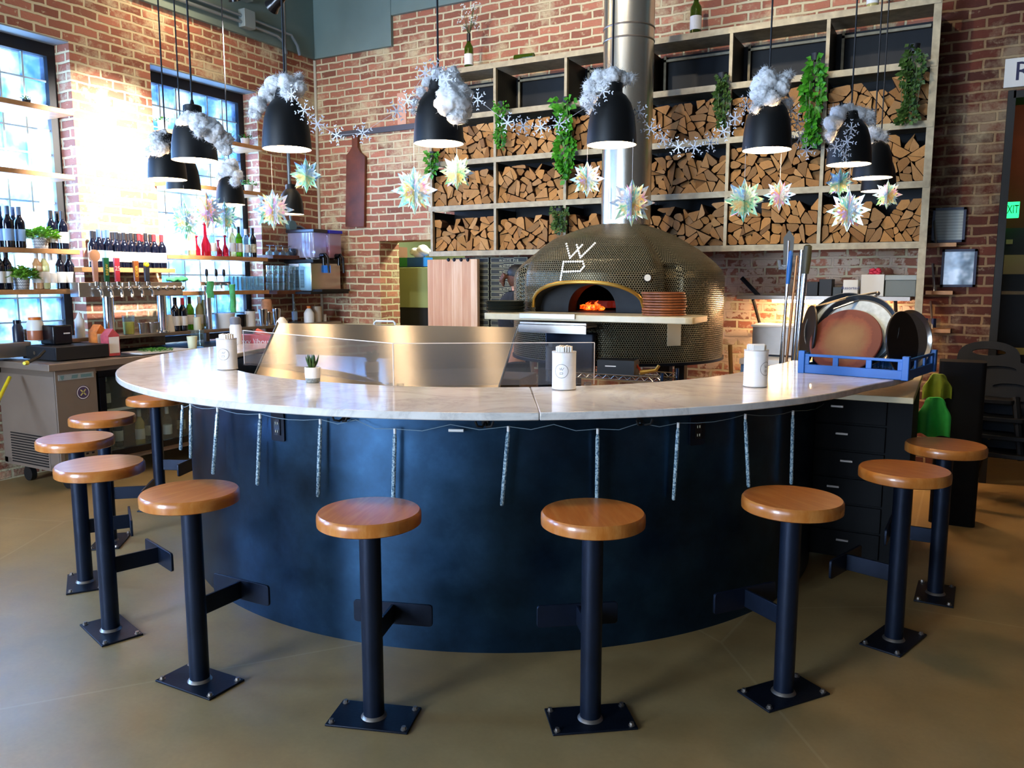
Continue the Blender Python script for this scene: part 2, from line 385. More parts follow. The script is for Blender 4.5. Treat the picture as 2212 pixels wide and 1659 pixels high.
# ================================================================ FIREWOOD RACK
RF, RB = 6.6, 7.03; RX = [-4.545+.7175*i for i in range(7)]; RZ = [1.798, 2.229, 2.65, 3.065, 3.489]
rack = thing('firewood_rack', 'tall galvanised wall rack of open bays holding split firewood', 'rack', (-2.4, RF, 1.776))
for k, z in enumerate(RZ):
    b = B(); b.box((-2.4, RF+.012, z), (RX[6]-RX[0]+.05, .024, .048)); b.box((-2.4, (RF+RB)/2, z+.012), (RX[6]-RX[0]+.02, RB-RF-.02, .014)); b.build('shelf', M['galv'], rack, smooth=0)
for i, x in enumerate(RX):
    z0, z1 = RZ[0]+.024, RZ[4]-.024
    if i == 6: z0, z1 = 0., 3.62
    B().box((x, RF+.02 if i < 6 else RF+.03, (z0+z1)/2), (.026 if i < 6 else .05, .036 if i < 6 else .05, z1-z0)).build('upright', M['galv'], rack, smooth=0)
pf, t, bs = newmat('perforated_sheet')
tc = t.add('ShaderNodeTexCoord').outputs['Object']; vo = t.add('ShaderNodeTexVoronoi', ins={'Vector': tc, 'Scale': 90.0, 'Randomness': 0.0})
t.link(t.mix(t.math('LESS_THAN', vo.outputs['Distance'], .35), lin('#4a463c'), lin('#0c0c0c')), bs.inputs['Base Color']); bs.inputs['Roughness'].default_value = .5; bs.inputs['Metallic'].default_value = .4
for i in range(6):
    xc = (RX[i]+RX[i+1])/2; w = RX[1]-RX[0]
    B().box((xc, RB-.012, (RZ[0]+RZ[4])/2), (w-.004, .012, RZ[4]-RZ[0]-.06)).build('back_panel', M['dark_recess'], rack, smooth=0)
    b = B(); b.box((xc, RB-.06, RZ[4]-.07), (w-.1, .02, .02)); b.box((RX[i]+.06, RB-.06, (RZ[3]+RZ[4])/2), (.02, .02, .36)); b.build('inner_frame', M['galv'], rack, smooth=0)
for i in range(7):
    for k in range(4):
        B().box((RX[i], (RF+RB)/2+.02, (RZ[k]+RZ[k+1])/2), (.008, RB-RF-.06, RZ[k+1]-RZ[k]-.05)).build('side_panel', pf, rack, smooth=0)
# ---------------------------------------------------------------- firewood
def area(p): return abs(sum(p[i][0]*p[(i+1) % len(p)][1]-p[(i+1) % len(p)][0]*p[i][1] for i in range(len(p))))/2
def cen(p): n = len(p); return (sum(q[0] for q in p)/n, sum(q[1] for q in p)/n)
def cut(poly, o, d):
    A, Bq = [], []; n = len(poly); s = [(q[0]-o[0])*d[0]+(q[1]-o[1])*d[1] for q in poly]
    for i in range(n):
        j = (i+1) % n
        if s[i] >= 0: A.append(poly[i])
        if s[i] <= 0: Bq.append(poly[i])
        if s[i]*s[j] < 0:
            f = s[i]/(s[i]-s[j]); q = (poly[i][0]+(poly[j][0]-poly[i][0])*f, poly[i][1]+(poly[j][1]-poly[i][1])*f); A.append(q); Bq.append(q)
    return A, Bq
rl = random.Random(21)
def split(p, tgt):
    if len(p) < 3: return []
    if area(p) < tgt*rl.uniform(.75, 1.75): return [p]
    c = cen(p); e = max(((p[i], p[j]) for i in range(len(p)) for j in range(i)), key=lambda q: hypot(q[0][0]-q[1][0], q[0][1]-q[1][1]))
    a = atan2(e[1][1]-e[0][1], e[1][0]-e[0][0])+rl.gauss(0, .42)
    o = (c[0]+rl.gauss(0, .012), c[1]+rl.gauss(0, .012))
    A, Bq = cut(p, o, (cos(a), sin(a))); return split(A, tgt)+split(Bq, tgt)
endm, t, bs = newmat('split_log_end')
gi = t.add('ShaderNodeNewGeometry').outputs['Random Per Island']; tc = t.add('ShaderNodeTexCoord').outputs['Object']
c = t.ramp(gi, [(0, '#94602e'), (.35, '#b27c42'), (.62, '#7e4e22'), (.85, '#bf8e58'), (1, '#5a381e')])
c = t.mix(t.math('MULTIPLY', t.math('SUBTRACT', t.noise(tc, 22, 5, .7), .5), 1.6, clamp=True), c, lin('#7c4a20'))
c = t.mix(t.math('MULTIPLY', t.noise(tc, 120, 2), .25), c, lin('#d8a968'))
t.link(c, bs.inputs['Base Color']); bs.inputs['Roughness'].default_value = .85
sidem = mat('split_log_side', '#48290f', .9, var=.4, vscale=25, bump=.3, bscale=80)
LOGS = []
for row in range(3):
    zb, zt = RZ[row]+.024, RZ[row+1]-.026
    for col in range(6):
        x0, x1 = RX[col]+.016, RX[col+1]-.016
        fill = rl.uniform(.86, .97) if row else rl.uniform(.82, .95)
        H = (zt-zb)*fill; pcs = split([(x0, zb+.002), (x1, zb+.002), (x1, zb+H), (x0, zb+H*rl.uniform(.85, 1))], .0060)
        for p in pcs:
            c = cen(p)
            if c[1] > zb+H*.80 and rl.random() < .34: continue
            q = [(c[0]+(v[0]-c[0])*.922, c[1]+(v[1]-c[1])*.922) for v in p]; out = []
            for i in range(len(q)):
                if rl.random() < .55:
                    f = rl.uniform(.12, .3); A, Bq = q[i-1], q[(i+1) % len(q)]
                    out += [(q[i][0]+(A[0]-q[i][0])*f, q[i][1]+(A[1]-q[i][1])*f), (q[i][0]+(Bq[0]-q[i][0])*f, q[i][1]+(Bq[1]-q[i][1])*f)]
                else: out.append(q[i])
            if len(out) >= 3 and area(out) > .0009: LOGS.append((row, col, out))
def log_into(b, out):
    yf = RF+.028+abs(rl.gauss(0, .022)); c = cen(out); tx, tz = rl.gauss(0, .16), rl.gauss(0, .16)
    fr = [b._v((p[0], yf+max(-.02, min(.03, (p[0]-c[0])*tx+(p[1]-c[1])*tz)), p[1])) for p in out]
    bk = [b._v((p[0], RB-.03, p[1])) for p in out]; n = len(out)
    b.mi = 0; b._f(fr); b.mi = 1; b._f(bk[::-1])
    for i in range(n): b._f([fr[i], fr[(i+1) % n], bk[(i+1) % n], bk[i]])
def flue_hidden(p):
    v = Vector((p[0], RF, p[1]))-EYE; px = 1106+F*(v.dot(_R))/(v.dot(_F)); return 1285 < px < 1405
def seen_size(l): return 0 if flue_hidden(cen(l[2])) else area(l[2])/(Vector((cen(l[2])[0], RF, 2.3))-EYE).length_squared
LOGS.sort(key=seen_size, reverse=True)
RN, CN = ['bottom', 'middle', 'upper'], ['far left', 'second', 'third', 'fourth', 'fifth', 'far right']
for k, (row, col, out) in enumerate(LOGS[:300]):
    b = B(); log_into(b, out); c = cen(out)
    o = b.build('firewood_log', [endm, sidem], smooth=25, loc=(c[0], RF+.2, min(p[1] for p in out)))
    tag(o, 'split firewood log stacked in the %s row, %s bay of the wall rack' % (RN[row], CN[col]), 'log', 'firewood in the %s row %s bay' % (RN[row], CN[col]))
b = B()
for (row, col, out) in LOGS[300:]: log_into(b, out)
tag(b.build('firewood_logs', [endm, sidem], smooth=25), 'smaller split firewood pieces wedged between the bigger logs in the rack', 'firewood', None, 'stuff')
# ================================================================ PIZZA OVEN
OC = Vector((-2.267, 5.77, 0)); AM = radians(-85.5); MV = Vector((cos(AM), sin(AM), 0)); TV = Vector((-sin(AM), cos(AM), 0))
def lerp_prof(pr, z):
    for (r0, z0), (r1, z1) in zip(pr, pr[1:]):
        if z <= z1: f = (z-z0)/(z1-z0); f = max(0, min(1, f)); return r0+(r1-r0)*f
    return pr[-1][0]
PB = [(.79, .9), (.79, 1.555), (.775, 1.61), (.725, 1.665), (.60, 1.765), (.46, 1.85), (.32, 1.915), (.2, 1.952), (.02, 1.975)]
PH = [(.80, .9), (.80, 1.33), (.835, 1.50), (.83, 1.60), (.80, 1.68), (.72, 1.765), (.60, 1.835), (.45, 1.885), (.28, 1.93), (.02, 1.975)]
def sst(x): x = max(0, min(1, x)); return x*x*(3-2*x)
def oven_r(th, z):
    d = abs((th-AM+pi) % (2*pi)-pi); dd = math.degrees(d)
    w = sst((41-dd)/9); r0 = lerp_prof(PB, z); r = r0*(1-w)+max(r0, lerp_prof(PH, z))*w
    if 37 < dd < 60:
        r -= .05*sst((dd-40)/2.5)*sst((52-dd)/2.5)*sst((z-1.28)/.03)*sst((1.665-z)/.04)
    if z < 1.31: r = r0
    return max(r, .0)
SLABZ = 1.322; TW = radians(29.5)
def arch_z(t): return SLABZ+.035+.175*sqrt(max(0, 1-min(1, abs(t))**2.3))
tile, t, bs = newmat('penny_tile')
uv = t.add('ShaderNodeTexCoord').outputs['UV']; sp = t.add('ShaderNodeSeparateXYZ', ins={0: uv}); PITCH = .0165
def cell(ox, oy):
    a = t.math('SUBTRACT', t.math('FRACT', t.math('ADD', t.math('DIVIDE', sp.outputs[0], PITCH), ox)), .5)
    c_ = t.math('MULTIPLY', t.math('SUBTRACT', t.math('FRACT', t.math('ADD', t.math('DIVIDE', sp.outputs[1], PITCH*1.732), oy)), .5), 1.732)
    return t.math('SQRT', t.math('ADD', t.math('MULTIPLY', a, a), t.math('MULTIPLY', c_, c_)))
dd = t.math('MINIMUM', cell(0., 0.), cell(.5, .5)); mask = t.math('MULTIPLY', t.math('SUBTRACT', .47, dd), 14.0, clamp=True)
t.link(t.mix(mask, lin('#7f7557'), lin('#3d3626')), bs.inputs['Base Color']); t.link(t.math('MULTIPLY_ADD', mask, -.46, .62), bs.inputs['Roughness'])
t.link(t.math('MULTIPLY', mask, .8), bs.inputs['Metallic'])
hh = t.math('MULTIPLY', mask, t.math('SUBTRACT', 1.0, t.math('MULTIPLY', dd, dd)))
bn = t.add('ShaderNodeBump', ins={'Strength': .7, 'Distance': .004, 'Height': hh}); t.link(bn.outputs[0], bs.inputs['Normal'])
oven = thing('pizza_oven', 'domed wood-fired pizza oven covered in dark penny tile with white letters', 'oven', OC)
NTH, ZS = 240, [.98+.0125*k for k in range(75)]
ZS = [z for z in ZS if z < 1.90]+[1.912, 1.924, 1.936, 1.948, 1.958, 1.966, 1.972]
bm = bmesh.new(); uvl = bm.loops.layers.uv.new('UVMap'); grid = []; vv = []
arc = {}
for j in range(NTH):
    th = AM+pi+2*pi*j/NTH; d = (th-AM+pi) % (2*pi)-pi; col = []; cv = []; zs = list(ZS)
    if abs(d) <= TW+.001:
        za = arch_z(d/TW); k = min(range(len(zs)), key=lambda i: abs(zs[i]-za)); zs[k] = za; arc[j] = k
        k2 = min(range(len(zs)), key=lambda i: abs(zs[i]-SLABZ)); zs[k2] = SLABZ
    L = 0; prev = None
    for z in zs:
        r = oven_r(th, z); p = (cos(th)*r, sin(th)*r, z)
        if prev: L += hypot(r-prev[0], z-prev[1])
        prev = (r, z); col.append(bm.verts.new(p)); cv.append(L)
    grid.append(col); vv.append(cv)
topv = bm.verts.new((0, 0, 1.976))
for j in range(NTH):
    j2 = (j+1) % NTH
    for k in range(len(ZS)-1):
        if j in arc and j2 in arc:
            zc = (grid[j][k].co.z+grid[j][k+1].co.z+grid[j2][k].co.z+grid[j2][k+1].co.z)/4
            d = ((AM+pi+2*pi*(j+.5)/NTH)-AM+pi) % (2*pi)-pi
            if SLABZ < zc < arch_z(d/TW): continue
        f = bm.faces.new((grid[j][k], grid[j2][k], grid[j2][k+1], grid[j][k+1]))
        for lp, (a, c_) in zip(f.loops, ((j, k), (j+1, k), (j+1, k+1), (j, k+1))):
            lp[uvl].uv = (2*pi*a/NTH*.79, vv[a % NTH][c_])
    f = bm.faces.new((grid[j][-1], grid[j2][-1], topv))
b = B(); b.bm.free(); b.bm = bm; bmesh.ops.translate(bm, verts=bm.verts, vec=OC)
b.build('dome', tile, oven, smooth=60)
def OP(s, d, z): return OC+MV*d+TV*s+Vector((0, 0, z))
trim = [OC+Vector((cos(AM+t_*TW), sin(AM+t_*TW), 0))*(oven_r(AM+t_*TW, arch_z(t_))+.004)+Vector((0, 0, arch_z(t_))) for t_ in [k/20 for k in range(-20, 21)]]
B().tube(trim, .013, 8).build('arch_trim', M['gold'], oven)
plaster = mat('oven_throat_plaster', '#2b2c2d', .8, var=.3, vscale=10)
b = B(); N = 28; out = []; inn = []
for k in range(N+1):
    t_ = -1+2*k/N; th = AM+t_*TW; out.append((sin(t_*TW)*.80, cos(t_*TW)*.80, arch_z(t_)))
    a = pi*(1-k/N); inn.append((.175*cos(a), .55, SLABZ+.19*sin(a)**.8))
out = [(-sin(TW)*.80, cos(TW)*.80, SLABZ)]+out+[(sin(TW)*.80, cos(TW)*.80, SLABZ)]; inn = [inn[0]]+inn+[inn[-1]]
for k in range(len(out)-1):
    o0, o1, i0, i1 = out[k], out[k+1], inn[k], inn[k+1]
    m0, m1 = (o0[0]*.98, .60, o0[2]), (o1[0]*.98, .60, o1[2])
    b.quad(OP(*o0), OP(*o1), OP(*m1), OP(*m0)); b.quad(OP(*m0), OP(*m1), OP(i1[0], .60, i1[2]), OP(i0[0], .60, i0[2]))
    b.quad(OP(i0[0], .60, i0[2]), OP(i1[0], .60, i1[2]), OP(i1[0], .42, i1[2]), OP(i0[0], .42, i0[2]))
b.build('mouth', plaster, oven, smooth=30)
cave = mat('oven_cave_soot', '#120c0a', .9)
b = B(); b.M = Matrix.Translation(OC+MV*-.12+Vector((0, 0, SLABZ)))
b.lathe([(.56, -.0), (.56, .1), (.5, .24), (.36, .36), (.18, .42), (0, .44)], seg=32)
b.bm.faces.ensure_lookup_table()
cutf = [f for f in b.bm.faces if (lambda c_: (c_-OC).dot(MV) > .25 and abs((c_-OC).dot(TV)) < .2 and c_.z < SLABZ+.22)(f.calc_center_median())]
bmesh.ops.delete(b.bm, geom=cutf, context='FACES'); b.build('cave', cave, oven, smooth=50)
b = B(); b.M = Matrix.Translation(OC); b.prism([(.70*cos(2*pi*k/40), .70*sin(2*pi*k/40)) for k in range(40)], SLABZ-.03, SLABZ-.002); b.build('hearth_floor', mat('hearth_stone', '#3a332c', .9), oven)
# embers and logs burning inside
ember, t, bs = newmat('ember'); tc = t.add('ShaderNodeTexCoord').outputs['Object']
n = t.noise(tc, 28, 6, .7); t.link(t.ramp(n, [(.38, '#120301'), (.5, '#d02c05'), (.62, '#ff7a1e'), (.75, '#ffe08a')]), bs.inputs['Emission Color']); bs.inputs['Emission Strength'].default_value = 2.4
bs.inputs['Base Color'].default_value = lin('#1a0a06')
fire = thing('fire', 'glowing embers and small flames inside the oven mouth', 'fire', OP(-.1, .25, SLABZ))
b = B(); rr = random.Random(4)
for k in range(26):
    p = OP(-.12+rr.gauss(0, .05), .32+rr.uniform(-.1, .06), SLABZ+rr.uniform(.012, .03)); b.ball(p, rr.uniform(.012, .026), 8, 5, (1.3, 1, .7))
b.build('embers', ember, fire)
flame = mat('flame', '#ff8a2a', .5, emis='#f04010', es=1.5)
b = B()
for k in range(7):
    p = OP(-.135+.018*k+rr.uniform(-.01, .01), .34+rr.uniform(-.05, .03), SLABZ+.02); h = rr.uniform(.04, .085)*(1-.09*k)
    b.tube([p, p+Vector((.012, 0, h*.4)), p+Vector((-.004, 0, h*.75)), p+Vector((.012, 0, h))], [.012, .014, .008, .001], 7)
b.build('flames', flame, fire)
b = B()
for k, (s, a) in enumerate(((-.05, .5), (.03, -.4))):
    c = OP(s, .27, SLABZ+.045); dv = TV*cos(a)+MV*sin(a); b.cyl(c-dv*.1, c+dv*.1, .026, seg=9)
b.build('burning_log', mat('charred_wood', '#1c1310', .9, emis='#7a1503', es=.35), fire)
# white dot letters W P
def ray_oven(px, py):
    d = _ray(px, py); t_ = 4.4
    while t_ < 7:
        p = EYE+d*t_; q = p-OC; r = hypot(q.x, q.y)
        if p.z < 1.976 and r <= oven_r(atan2(q.y, q.x), p.z): return p
        t_ += .003
    return EYE+d*5
def seg_dots(pl, step):
    o = []; 
    for (x0, y0), (x1, y1) in zip(pl, pl[1:]):
        n = max(1, round(hypot(x1-x0, y1-y0)/step)); o += [(x0+(x1-x0)*k/n, y0+(y1-y0)*k/n) for k in range(n)]
    return o+[pl[-1]]
b = B()
for pl in ([(597, 362), (630, 488), (738, 372)], [(690, 372), (722, 485), (852, 356)], [(545, 682), (572, 522), (742, 519), (756, 562), (720, 606), (576, 611)]):
    for (x, y) in seg_dots(pl, 21):
        p = ray_oven(1080+x/4.148, 440+y/4.148); nrm = (Vector((p.x-OC.x, p.y-OC.y, .25 if p.z > 1.6 else .1))).normalized()
        b.cyl(p-nrm*.004, p+nrm*.005, .0085, .0075, seg=9)
b.build('letter_tiles', mat('white_tile', '#f4ecdc', .3), oven)
p = ray_oven(1397, 600); n = Vector((p.x-OC.x, p.y-OC.y, 0)).normalized()
g = B().cyl(p, p+n*.02, .027, seg=24).build('thermometer', M['chrome'], oven)
B().cyl(p+n*.0201, p+n*.0215, .022, seg=24).build('dial', mat('dial_face', '#f0ead8', .5), g)
p = ray_oven(1454, 722); n = Vector((p.x-OC.x, p.y-OC.y, 0)).normalized()
tag(B().box(p+n*.012, (.105, .006, .155), atan2(n.y, n.x)+pi/2).build('paper_notice', mat('notice_cream', '#b3a487', .8), loc=p), 'small cream notice sheet fixed low on the oven drum', 'notice')
# drum lower ring, legs, vents
B().lathe([(.80, .965), (.80, .985), (.70, .985), (.70, .965), (.80, .965)], OC, 64).build('base_ring', M['blk_metal'], oven)
for a in (-35, -125, 55, 145):
    c = OC+Vector((cos(radians(a))*.62, sin(radians(a))*.62, 0)); B().box(c+Vector((0, 0, .485)), (.08, .08, .97)).build('leg', M['blk'], oven)
slabm, t, bs = newmat('carrara_marble')
tc = t.add('ShaderNodeTexCoord').outputs['Object']
w = t.add('ShaderNodeTexNoise', ins={'Vector': tc, 'Scale': 1.6, 'Detail': 8.0, 'Roughness': .65, 'Distortion': 1.6})
v1 = t.math('SUBTRACT', 1.0, t.math('MULTIPLY', t.math('ABSOLUTE', t.math('SUBTRACT', w.outputs['Fac'], .5)), 14.0, clamp=True))
v2 = t.noise(tc, 14, 5, .7)
c = t.ramp(t.math('ADD', t.math('MULTIPLY', v1, .38), t.math('MULTIPLY', v2, .62)), [(.25, '#ece7df'), (.6, '#dfd9d0'), (.9, '#bcb8b4')])
t.link(c, bs.inputs['Base Color']); bs.inputs['Roughness'].default_value = .16; bs.inputs['Coat Weight'].default_value = .3; bs.inputs['Coat Roughness'].default_value = .06
M['marble'] = slabm
stone = mat('landing_stone', '#cdbb93', .3, var=.1, vscale=12)
B().rbox((-2.10, 4.90, SLABZ-.021), (1.45, .40, .042), .05, rz=.02).build('landing_shelf', stone, oven, bevel=.004)
B().box((-2.33, 4.70, SLABZ-.012), (.40, .03, .03)).build('sill_plate', M['steel'], oven)
b = B(); b.rbox((-2.30, 4.80, 1.245), (.49, .20, .014), .02); b.box((-2.30, 4.79, 1.262), (.48, .16, .012)); b.box((-2.30, 4.702, 1.225), (.49, .008, .05)); b.build('ash_tray', M['steel'], oven)
b = B(); b.rbox((-2.27, 4.95, 1.09), (.34, .03, .26), .03, rot=Matrix.Rotation(radians(90), 4, 'X')) if False else b.box((-2.27, 4.93, 1.06), (.36, .05, .27)); b.build('ash_door', M['blk_metal'], oven, bevel=.012)
fl_m = mat('flue_steel', '#d8d2c4', .25, .95, var=.05, vscale=4)
flue = thing('flue_pipe', 'round stainless flue pipe rising from the oven dome', 'flue', (-2.222, 5.80, 1.96))
B().cyl((-2.222, 5.80, 1.95), (-2.222, 5.80, TOPZ-.02), .185, seg=40).build('pipe', fl_m, flue)
b = B()
for z in (3.27, 3.36): b.lathe([(.187, z-.006), (.19, z), (.187, z+.006)], (-2.222, 5.80, 0), 40)
b.build('band', M['steel_dull'], flue)
B().box((-2.285, 5.607, 2.10), (.005, .004, .22)).build('seam', M['steel_dull'], flue)
# stacks on the landing shelf
def stack(n, name, label, cat, group, prof, cx, cy, z0, dz, m, jit=.004, sg=28):
    rs = random.Random(3); src = None
    for k in range(n):
        x, y = cx+rs.gauss(0, jit), cy+rs.gauss(0, jit)
        lb = label(k) if callable(label) else label
        if src is None:
            src = B().lathe(prof, seg=sg).build(name, m, smooth=35); src.location = (x, y, z0); tag(src, lb, cat, group)
        else:
            o = src.copy(); COL.objects.link(o); o.location = (x, y, z0+dz*k); o['label'] = lb
def pos_in(k, n): return 'topmost' if k == n-1 else 'lowest' if k == 0 else ordn(k)+' from the bottom'
pp = PY(1434, 672, 4.93); NW = 9
stack(NW, 'wooden_pizza_board', lambda k: 'round brown wooden board, %s of the stack right of the oven mouth' % pos_in(k, NW), 'board', 'wooden boards stacked by the oven', [(0, 0), (.135, 0), (.138, .004), (.138, .0095), (.135, .013), (0, .013)], pp.x, pp.y, SLABZ+.001, .0165, mat('walnut_board', '#8a4a22', .5, var=.4, vscale=18, rnd=.3), .004)
pp = PY(1092, 675, 4.95); NB = 8
stack(NB, 'black_pizza_pan', lambda k: 'round black pizza pan, %s of the stack left of the oven mouth' % pos_in(k, NB), 'pan', 'black pans stacked by the oven', [(0, 0), (.125, 0), (.142, .010), (.144, .010), (.127, -.001+.003), (0, .003)], pp.x, pp.y, SLABZ+.001, .0095, mat('anodised_pan', '#5c5f52', .38, .5), .002)
# ================================================================ BAR COUNTER
BC = Vector((-2.47, 4.37, 0)); BR = 1.85
outer = [Vector((-2.508+2.217*cos(radians(a)), 4.4227+2.217*sin(radians(a)))) for a in range(-192, -11, 3)]+[Vector((-.235, 4.25)), Vector((-.17, 4.55)), Vector((-.15, 5.0))]
def inner_pt(a):
    p = Vector((-2.63+1.70*cos(radians(a)), 4.56+1.70*sin(radians(a)))); return p
inner = [inner_pt(a) for a in range(-190, -9, 3)]+[Vector((-.90, 4.60)), Vector((-.86, 4.8)), Vector((-.84, 5.0))]
inner = inner[:len(outer)] if len(inner) >= len(outer) else inner+[inner[-1]]*(len(outer)-len(inner))
seam = min(range(len(outer)), key=lambda i: (outer[i]-Vector((-1.298, 2.579))).length)
bar = thing('bar_counter', 'curved bar with white marble top and blackened steel front', 'bar counter', (-2.5, 4.42, 0))
for (i0, i1) in ((0, seam), (seam, len(outer)-1)):
    b = B(); lo, hi = [], []
    for i in range(i0, i1+1):
        o, n = outer[i], inner[i]
        if i == seam:
            dv = (outer[i1]-outer[i0]); tv = (outer[min(i+1, len(outer)-1)]-outer[i-1]).normalized()*(.0008 if i0 == seam else -.0008); o = o+tv; n = n+tv
        hi.append((b._v((o.x, o.y, 1.067)), b._v((n.x, n.y, 1.067)))); lo.append((b._v((o.x, o.y, 1.037)), b._v((n.x, n.y, 1.037))))
    for k in range(len(hi)-1):
        b._f([hi[k][0], hi[k+1][0], hi[k+1][1], hi[k][1]]); b._f([lo[k][0], lo[k][1], lo[k+1][1], lo[k+1][0]])
        b._f([hi[k][0], lo[k][0], lo[k+1][0], hi[k+1][0]]); b._f([hi[k][1], hi[k+1][1], lo[k+1][1], lo[k][1]])
    b._f([hi[0][0], hi[0][1], lo[0][1], lo[0][0]]); b._f([hi[-1][0], lo[-1][0], lo[-1][1], hi[-1][1]])
    b.build('marble_slab', slabm, bar, smooth=30, bevel=.004)
front, t, bs = newmat('blue_black_steel')
tc = t.add('ShaderNodeTexCoord').outputs['Object']; n = t.noise(tc, 2.2, 6, .65)
t.link(t.ramp(n, [(.3, '#1e2f42'), (.55, '#294560'), (.75, '#375b7c')]), bs.inputs['Base Color']); bs.inputs['Metallic'].default_value = .9
t.link(t.math('MULTIPLY_ADD', n, .16, .24), bs.inputs['Roughness'])
b = B(); A = [radians(a) for a in range(-196, 7, 2)]
for a0, a1 in zip(A, A[1:]):
    P = lambda a, r, z: (BC.x+r*cos(a), BC.y+r*sin(a), z)
    b.quad(P(a0, BR, 0), P(a1, BR, 0), P(a1, BR, 1.037), P(a0, BR, 1.037)); b.quad(P(a0, BR-.12, 0), P(a0, BR-.12, 1.037), P(a1, BR-.12, 1.037), P(a1, BR-.12, 0))
bmesh.ops.remove_doubles(b.bm, verts=b.bm.verts, dist=1e-4)
b.build('front_panel', front, bar, smooth=40)
def PCyl(px, py, r, c=BC):
    d = _ray(px, py); a = d.x**2+d.y**2; ox, oy = -c.x, -c.y; h = ox*d.x+oy*d.y; k = ox*ox+oy*oy-r*r; D = h*h-a*k
    t_ = (-h-sqrt(D))/a if D > 0 else -h/a
    return EYE+d*t_
def outward(p): v = Vector((p.x-BC.x, p.y-BC.y, 0)); return v.normalized()
for (px, py, lb) in ((601, 922, 'dark outlet plate on the bar front below the can on the left'), (1506, 930, 'dark outlet plate on the shadowed right part of the bar front')):
    p = PCyl(px, py, BR+.004); n = outward(p); o = thing('outlet', lb, 'outlet', p)
    rz = atan2(n.y, n.x)+pi/2
    B().rbox(p, (.078, .125, .008), .008, rot=Matrix.Rotation(rz, 4, 'Z') @ Matrix.Rotation(pi/2, 4, 'X')).build('cover_plate', M['blk_metal'], o)
    b = B(); tv = Vector((-n.y, n.x, 0)); b.box(p+n*.006, (.036, .006, .07), rz); b.mi = 1
    for s in (-.006, .006):
        for zz in (-.018, .018): b.box(p+n*.0098+tv*s+Vector((0, 0, zz)), (.003, .002, .011), rz)
    b.build('socket', [M['blk_gloss'], M['label_mixed']], o, smooth=0)
HK = [(748, 900), (1048, 912), (1380, 908)]
for i, (px, py) in enumerate(HK):
    p = PCyl(px, py, BR+.002); n = outward(p); tv = Vector((-n.y, n.x, 0)); o = thing('coat_hook', 'black double coat hook under the counter edge, %s from the left' % ordn(i), 'hook', p, 'hooks under the bar top')
    B().cyl(p, p+n*.012, .014, seg=12).build('hook_plate', M['blk'], o)
    for s in (-1, 1):
        B().tube([p+n*.012, p+n*.04+tv*s*.008+Vector((0, 0, -.012)), p+n*.05+tv*s*.028+Vector((0, 0, -.008)), p+n*.05+tv*s*.036+Vector((0, 0, .012))], .005, 8).build('prong', M['blk'], o)
# icicle light string
ICE = [((394, 882), (390, 972)), ((412, 880), (412, 990)), ((470, 888), (460, 1024)), ((562, 902), (556, 1048)), ((692, 914), (687, 1073)), ((853, 935), (849, 1088)), ((1098, 930), (1084, 1092)), ((1291, 935), (1289, 1098)), ((1465, 922), (1455, 1080)), ((1610, 903), (1617, 1052)), ((1713, 895), (1709, 1046)), ((1785, 874), (1792, 1000)), ((1822, 874), (1818, 1020)), ((1830, 880), (1826, 990))]
ice = thing('icicle_light_string', 'string of clear icicle light tubes hanging along the bar front', 'string lights', PCyl(853, 935, BR+.03))
icem, t, bs = newmat('icicle_tube')
tc = t.add('ShaderNodeTexCoord').outputs['Object']; wv = t.noise(tc, 130, 2)
t.link(t.ramp(wv, [(.4, '#5f7f96'), (.55, '#c8e2ea'), (.7, '#f4ffff')]), bs.inputs['Base Color']); bs.inputs['Roughness'].default_value = .12; bs.inputs['Transmission Weight'].default_value = .35
tops = []
for i, (a, c_) in enumerate(ICE):
    pa = PCyl(*a, BR+.035); d = _ray(*c_); t_ = (pa.x**2+pa.y**2)**.5/(d.x**2+d.y**2)**.5; pc = EYE+d*t_; tops.append(pa)
    b = B(); b.tube([pa, pa+(pc-pa)*.04, pa+(pc-pa)*.06, pc-(pc-pa)*.02, pc], [.004, .0065, .0085, .0085, .006], 8)
    g = b.build('icicle_tube', icem, ice); B().cyl(pa+Vector((0, 0, -.004)), pa+Vector((0, 0, .018)), .006, seg=8).build('tube_cap', M['white'], g)
wire = []
for i, p in enumerate(tops):
    wire.append(p+Vector((0, 0, .016)))
    if i+1 < len(tops):
        q = tops[i+1]; mid = (p+q)/2; n = outward(mid); rr_ = hypot(p.x-BC.x, p.y-BC.y)
        hk = [PCyl(*h, BR+.04) for h in HK]; near = [h for h in hk if (h-mid).length < .28]
        for f in (.25, .5, .75):
            m_ = p+(q-p)*f; n = outward(m_); w_ = BC+n*rr_; z = p.z+(q.z-p.z)*f+.016-.012*sin(pi*f)
            if near and f == .5: z = near[0].z-.012
            wire.append(Vector((w_.x, w_.y, z)))
B().tube(wire, .0016, 5).build('wire', mat('clear_wire', '#7e93a0', .4), ice)
pm = PCyl(985, 930, BR+.04); n = outward(pm); tv = Vector((-n.y, n.x, 0)); B().cyl(pm-tv*.03, pm+tv*.03, .006, seg=8).build('connector', M['white'], ice)
